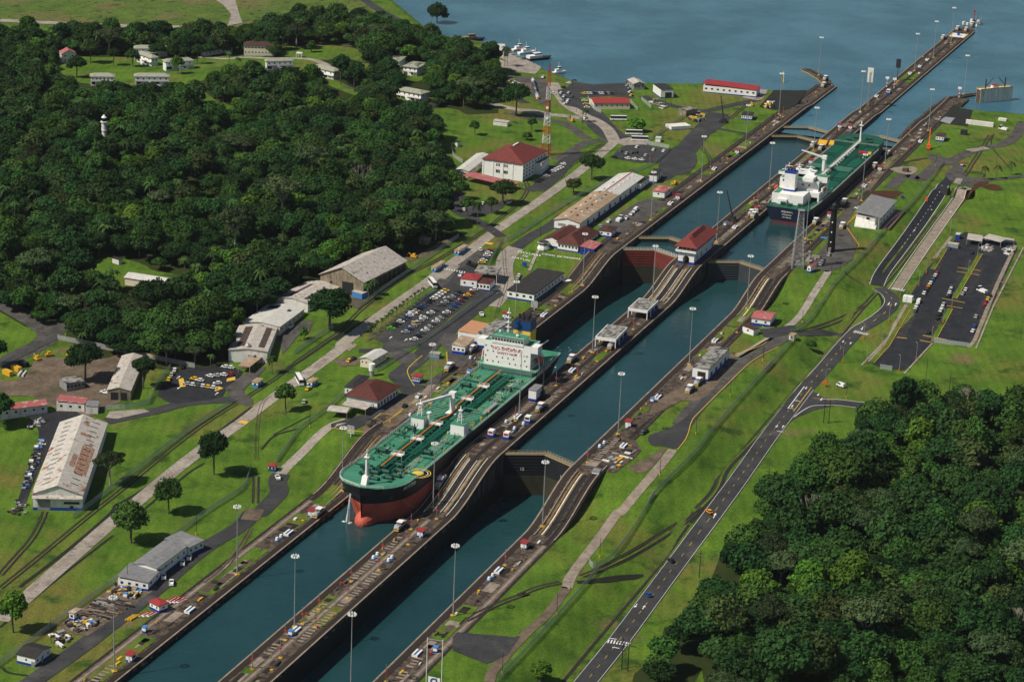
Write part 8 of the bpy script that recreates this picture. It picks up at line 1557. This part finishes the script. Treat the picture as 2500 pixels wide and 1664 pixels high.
for i in range(9):
 p=(0,3,1408+i*17,888+(i%2)*10)if i<6 else(0,3,1175+(i-6)*38,1010); col=M_redp if i%3 else M_pinkf if 'M_pinkf' in globals()else M_redp; P=G(px(*p)); t=empty('painted_float',P,math.radians(-8+rnd.uniform(-6,6)),('red and white float lying on the bare ground above the red hut' if i<6 else 'red and white float lying on the grass below the red hut'),'float','red and white floats on the ground'); mb=MB(); mb.hexa([(-2.6,-.5,0),(2.2,-.5,0),(2.2,.5,0),(-2.6,.5,0)],[(-2.4,-.35,.5),(2.6,-.15,.5),(2.6,.15,.5),(-2.4,.35,.5)]); mb.build('hull',M_redp,t); mb=MB(); mb.box(-2.9,-2.3,-.6,.6,0,.35); mb.box(-2.6,2.2,-.7,-.5,0,.3); mb.build('rim',M_white,t)
for i in range(3):P=G(px(0,3,1065+i*20,1045)); t=empty('yellow_pipe',P,-.1,'yellow pipe lying on the grass left of the floats','pipe','yellow pipes on the grass'); mb=MB(); mb.bar((-2.8,0,.4),(2.8,0,.4),.4,0,7); mb.build('tube',M_yel,t)
for i,(x,y)in enumerate(((165,380),(200,385))):t=small('concrete_pipe','pipe',0,2,x,y,M_whited,lambda b:b.bar((-3.5,0,.6),(3.5,0,.6),.6,0,8),('left' if i==0 else 'right')+' one of two pale pipes in the gravel yard',False,.3)
for p,lab in(((0,2,65,385),'yellow container nearest the left border'),((0,2,135,350),'yellow container beside the other one'),((0,2,195,310),'dark container in the gravel yard')):small('container','container',*p,M_yel if 'yellow' in lab else M_dark,lambda b:b.box(-3,3,-1.2,1.2,0,2.4),lab,False,1.2)
def digger(p,lab):t=empty('yellow_digger',G(px(*p)),rnd.uniform(0,3),lab,'digger'); mb=MB(); mb.box(-2,1.6,-1.1,1.1,.4,1.4); mb.box(-1,.5,-.8,.8,1.4,2.5); mb.build('body',M_yel,t); mb=MB(); mb.bar((1,0,1.4),(3,0,2.6),.25); mb.bar((3,0,2.6),(4.2,0,.5),.2); mb.build('arm',M_yel,t); mb=MB(); mb.box(-1.8,1.4,-1.3,1.3,0,.5); mb.build('tracks',M_dark,t)
for p,lab in(((0,2,400,232),'yellow digger in the gravel yard, right one'),((0,2,305,265),'yellow digger in the gravel yard, left one'),((0,2,570,232),'yellow digger beside the white rubble pit'),((1,1,1310,862),'yellow machine beside the big shed'),((1,1,1378,770),'small yellow machine on the track by the forest'),((2,1,1505,170),'yellow loader on the lawn above the towing track'),((2,0,2135,870),'yellow machine near the lake drive'),((2,0,660,1000),'yellow loader at the stone pillars')):digger(p,lab)
for i in range(24):P=G(px(3,1,*((905+i*9.6,500-i*10)if i<8 else(893+(i-8)*7.0,520+(i-8)*10.0)))); t=empty('yellow_post',P,0,'short yellow post edging the curved yard by the modern station','post','yellow posts of the curved yard'); mb=MB(); mb.bar((0,0,0),(0,0,1.2),.35,0,6); mb.build('post',M_yel,t)
def gtext(s,p,size,rz,nm='slope_lettering',m=M_mark):
 P=G(px(*p)); o=text(s,size,None,(0,0,0),(0,0,0),m,.02,nm,'CENTER'); me=o.data; c,s_=math.cos(rz),math.sin(rz); V=[]
 for v in me.vertices:x,y=v.co.x*c-v.co.y*s_+P.x,v.co.x*s_+v.co.y*c+P.y; v.co=(x,y,float(hgt(x,y))+.35+v.co.z)
 me.update(); tag(o,'white letters %s set on the grassy slope'%s,'lettering')
gtext('CANAL DE PANAMA',(2,1,568,772),2.6,math.radians(-88)); gtext('ESCLUSAS',(2,1,305,748),3.2,math.radians(-85)); gtext('DE',(2,1,275,768),2.8,math.radians(-85)); gtext('GATUN',(2,1,240,792),3.2,math.radians(-85))
fl=small('information_sign','sign',2,1,272,850,M_blue,lambda b:b.box(-.1,.1,-1.4,1.4,.8,3.0),'dark blue sign on the slope beside the white letters',False)
for s in('21:390,705 345,790 310,880','21:775,760 730,850 680,940'):ribbon('stairway',s,1.8,.3,M_conc)
ribbon('kerb','12:700,825 850,845 1060,868',.4,.3,M_marky); ribbon('kerb','12:1450,230 1330,330 1325,380 1385,480',.4,.3,M_marky); ribbon('kerb','12:1650,200 1655,290',.4,.3,M_marky); ribbon('kerb','22:2260,120 2290,98 2200,160 1990,222',.4,.3,M_marky); ribbon('kerb','22:2355,160 2150,260 2000,400 1700,700 1640,760 1610,900 1530,1000',.35,.3,M_marky); ribbon('kerb','31:200,1325 215,1355 330,1335',.4,.3,M_marky)
for s,m in(('12:1030,770 1110,705 1220,720 1290,670',M_marky),('12:1040,765 1130,785 1280,690',M_marky)):ribbon('painted_edge',s,.4,.32,m,smooth=0)
area('slab','12:1030,765 1105,710 1215,722 1135,790',.28,M_deck); area('slab','12:1330,640 1460,590 1560,470 1500,470 1440,540',.26,M_tan)
for p,lab in(((1,2,862,895),'white grid frame on the lawn left of the tanker'),((2,1,350,1205),'white grid frame on the garden beside the black roof')):
 t=empty('grid_frame',G(px(*p)),0,lab,'frame'); mb=MB(); mb.bar((0,0,0),(0,0,2),.2)
 for k in range(5):mb.box(-.1,.1,-1.8+k*.85,-1.6+k*.85,1.8,5.6); mb.box(-.1,.1,-1.8,1.8,1.8+k*.9,2.0+k*.9)
 mb.build('frame_bars',M_whited,t)
t=empty('satellite_dish',G(px(2,1,610,970)),0,'white round dish lying beside the black-roofed block','dish'); mb=MB(); mb.bar((0,0,.2),(0,0,1.4),1.2,0,16,3.2); mb.build('dish',M_white,t); mb=MB(); mb.bar((0,0,0),(0,0,.3),.5); mb.build('foot',M_dark,t)
t=empty('water_tank',G(px(1,2,1035,395)),0,'white striped water tank behind the old station','tank'); ring(1.2,1.2,0,3,M_steel,'stand'); ring(1.6,1.6,3,6.5,M_white,'tank')
t=empty('dust_extractor',G(px(0,2,2035,265)),0,'grey dust extractor in front of the brown-striped workshop','extractor'); ring(.9,.9,0,8,M_steel,'stack'); ring(1.6,.6,8,9.2,M_steel,'cowl'); mb=MB(); mb.bar((0,0,6),(-3,8,4),.6,0,7); mb.box(-2,1,7,10,1,5); mb.build('duct',M_steel,t)
area('dry_pit','30:180,880 240,810 330,770 590,770 500,850 420,900 300,905',.35,M_drain); area('dry_pit','30:1650,1010 1750,890 1830,880 1940,930 1890,1040',.35,M_drain); area('pit_floor','30:1665,1000 1710,965 1790,975 1745,1025',.5,M_steel)
small('stone_pillars','gate',2,0,680,990,M_tan,lambda b:(b.box(-1,1,-6,-4,0,3.5),b.box(-1,1,3,5,0,3.5)),'stone gate pillars at the pale road',False)
t=small('silo_wall','wall',3,0,1990,1030,M_whited,lambda b:b.box(-1,1,-10,10,0,3.2),'rust-stained pale wall on the near lake lawn',False,0)
small('bench_hut','hut',3,0,2178,990,M_whited,lambda b:b.box(-2,2,-3,3,0,1.6),'low pale box on the near lake lawn',False); small('dark_tank','tank',3,0,1860,1105,M_dark,lambda b:b.box(-2,2,-2.2,2.2,0,3.4),'dark square tank on the lawn behind the maroon-roofed hut',False); small('gravel_machine','machine',3,0,1378,1410,M_rail,lambda b:(b.box(-1.6,1.6,-1.8,1.8,0,2.4),b.box(-1,1,-2.4,-1.8,0,3)),'rusty machine on the pale gravel circle',False); small('traffic_barrier','barrier',3,1,1553,305,M_orange,lambda b:b.box(-.6,.6,-.8,.8,0,2.4),'orange box beside the new black road',False); small('blue_tarpaulin','tarpaulin',3,1,712,608,M_lblue,lambda b:b.box(-1.5,1.5,-2,2,0,.3),'bright blue tarpaulin on the grass near the locomotive',False); small('road_sign','sign',3,2,718,485,M_orange,lambda b:(b.bar((0,0,0),(0,0,2),.1),b.box(-.1,.1,-.9,.9,1.6,3.4)),'orange road sign on the verge below the street lamp',False)
small('white_box','container',3,1,1400,1130,M_white,lambda b:b.box(-1.8,1.8,-2.6,2.6,0,3.4),'white box container at the car park entrance',False)
# ---- humid air
mb=MB(); mb.box(-40000,40000,-40000,40000,-50,430); hz=mb.build('haze',None if False else MATS['dirt']); hz.data.materials.clear(); tag(hz,None,None,None,'stuff')
hm=bpy.data.materials.new('haze_air'); hm.use_nodes=True; n=hm.node_tree.nodes; n.remove(n['Principled BSDF']); pv=n.new('ShaderNodeVolumePrincipled'); pv.inputs['Color'].default_value=(.80,.90,1,1); pv.inputs['Density'].default_value=.000012; hm.node_tree.links.new(pv.outputs[0],n['Material Output'].inputs['Volume']); hz.data.materials.append(hm)
hz['label']='thin humid haze over the whole valley'
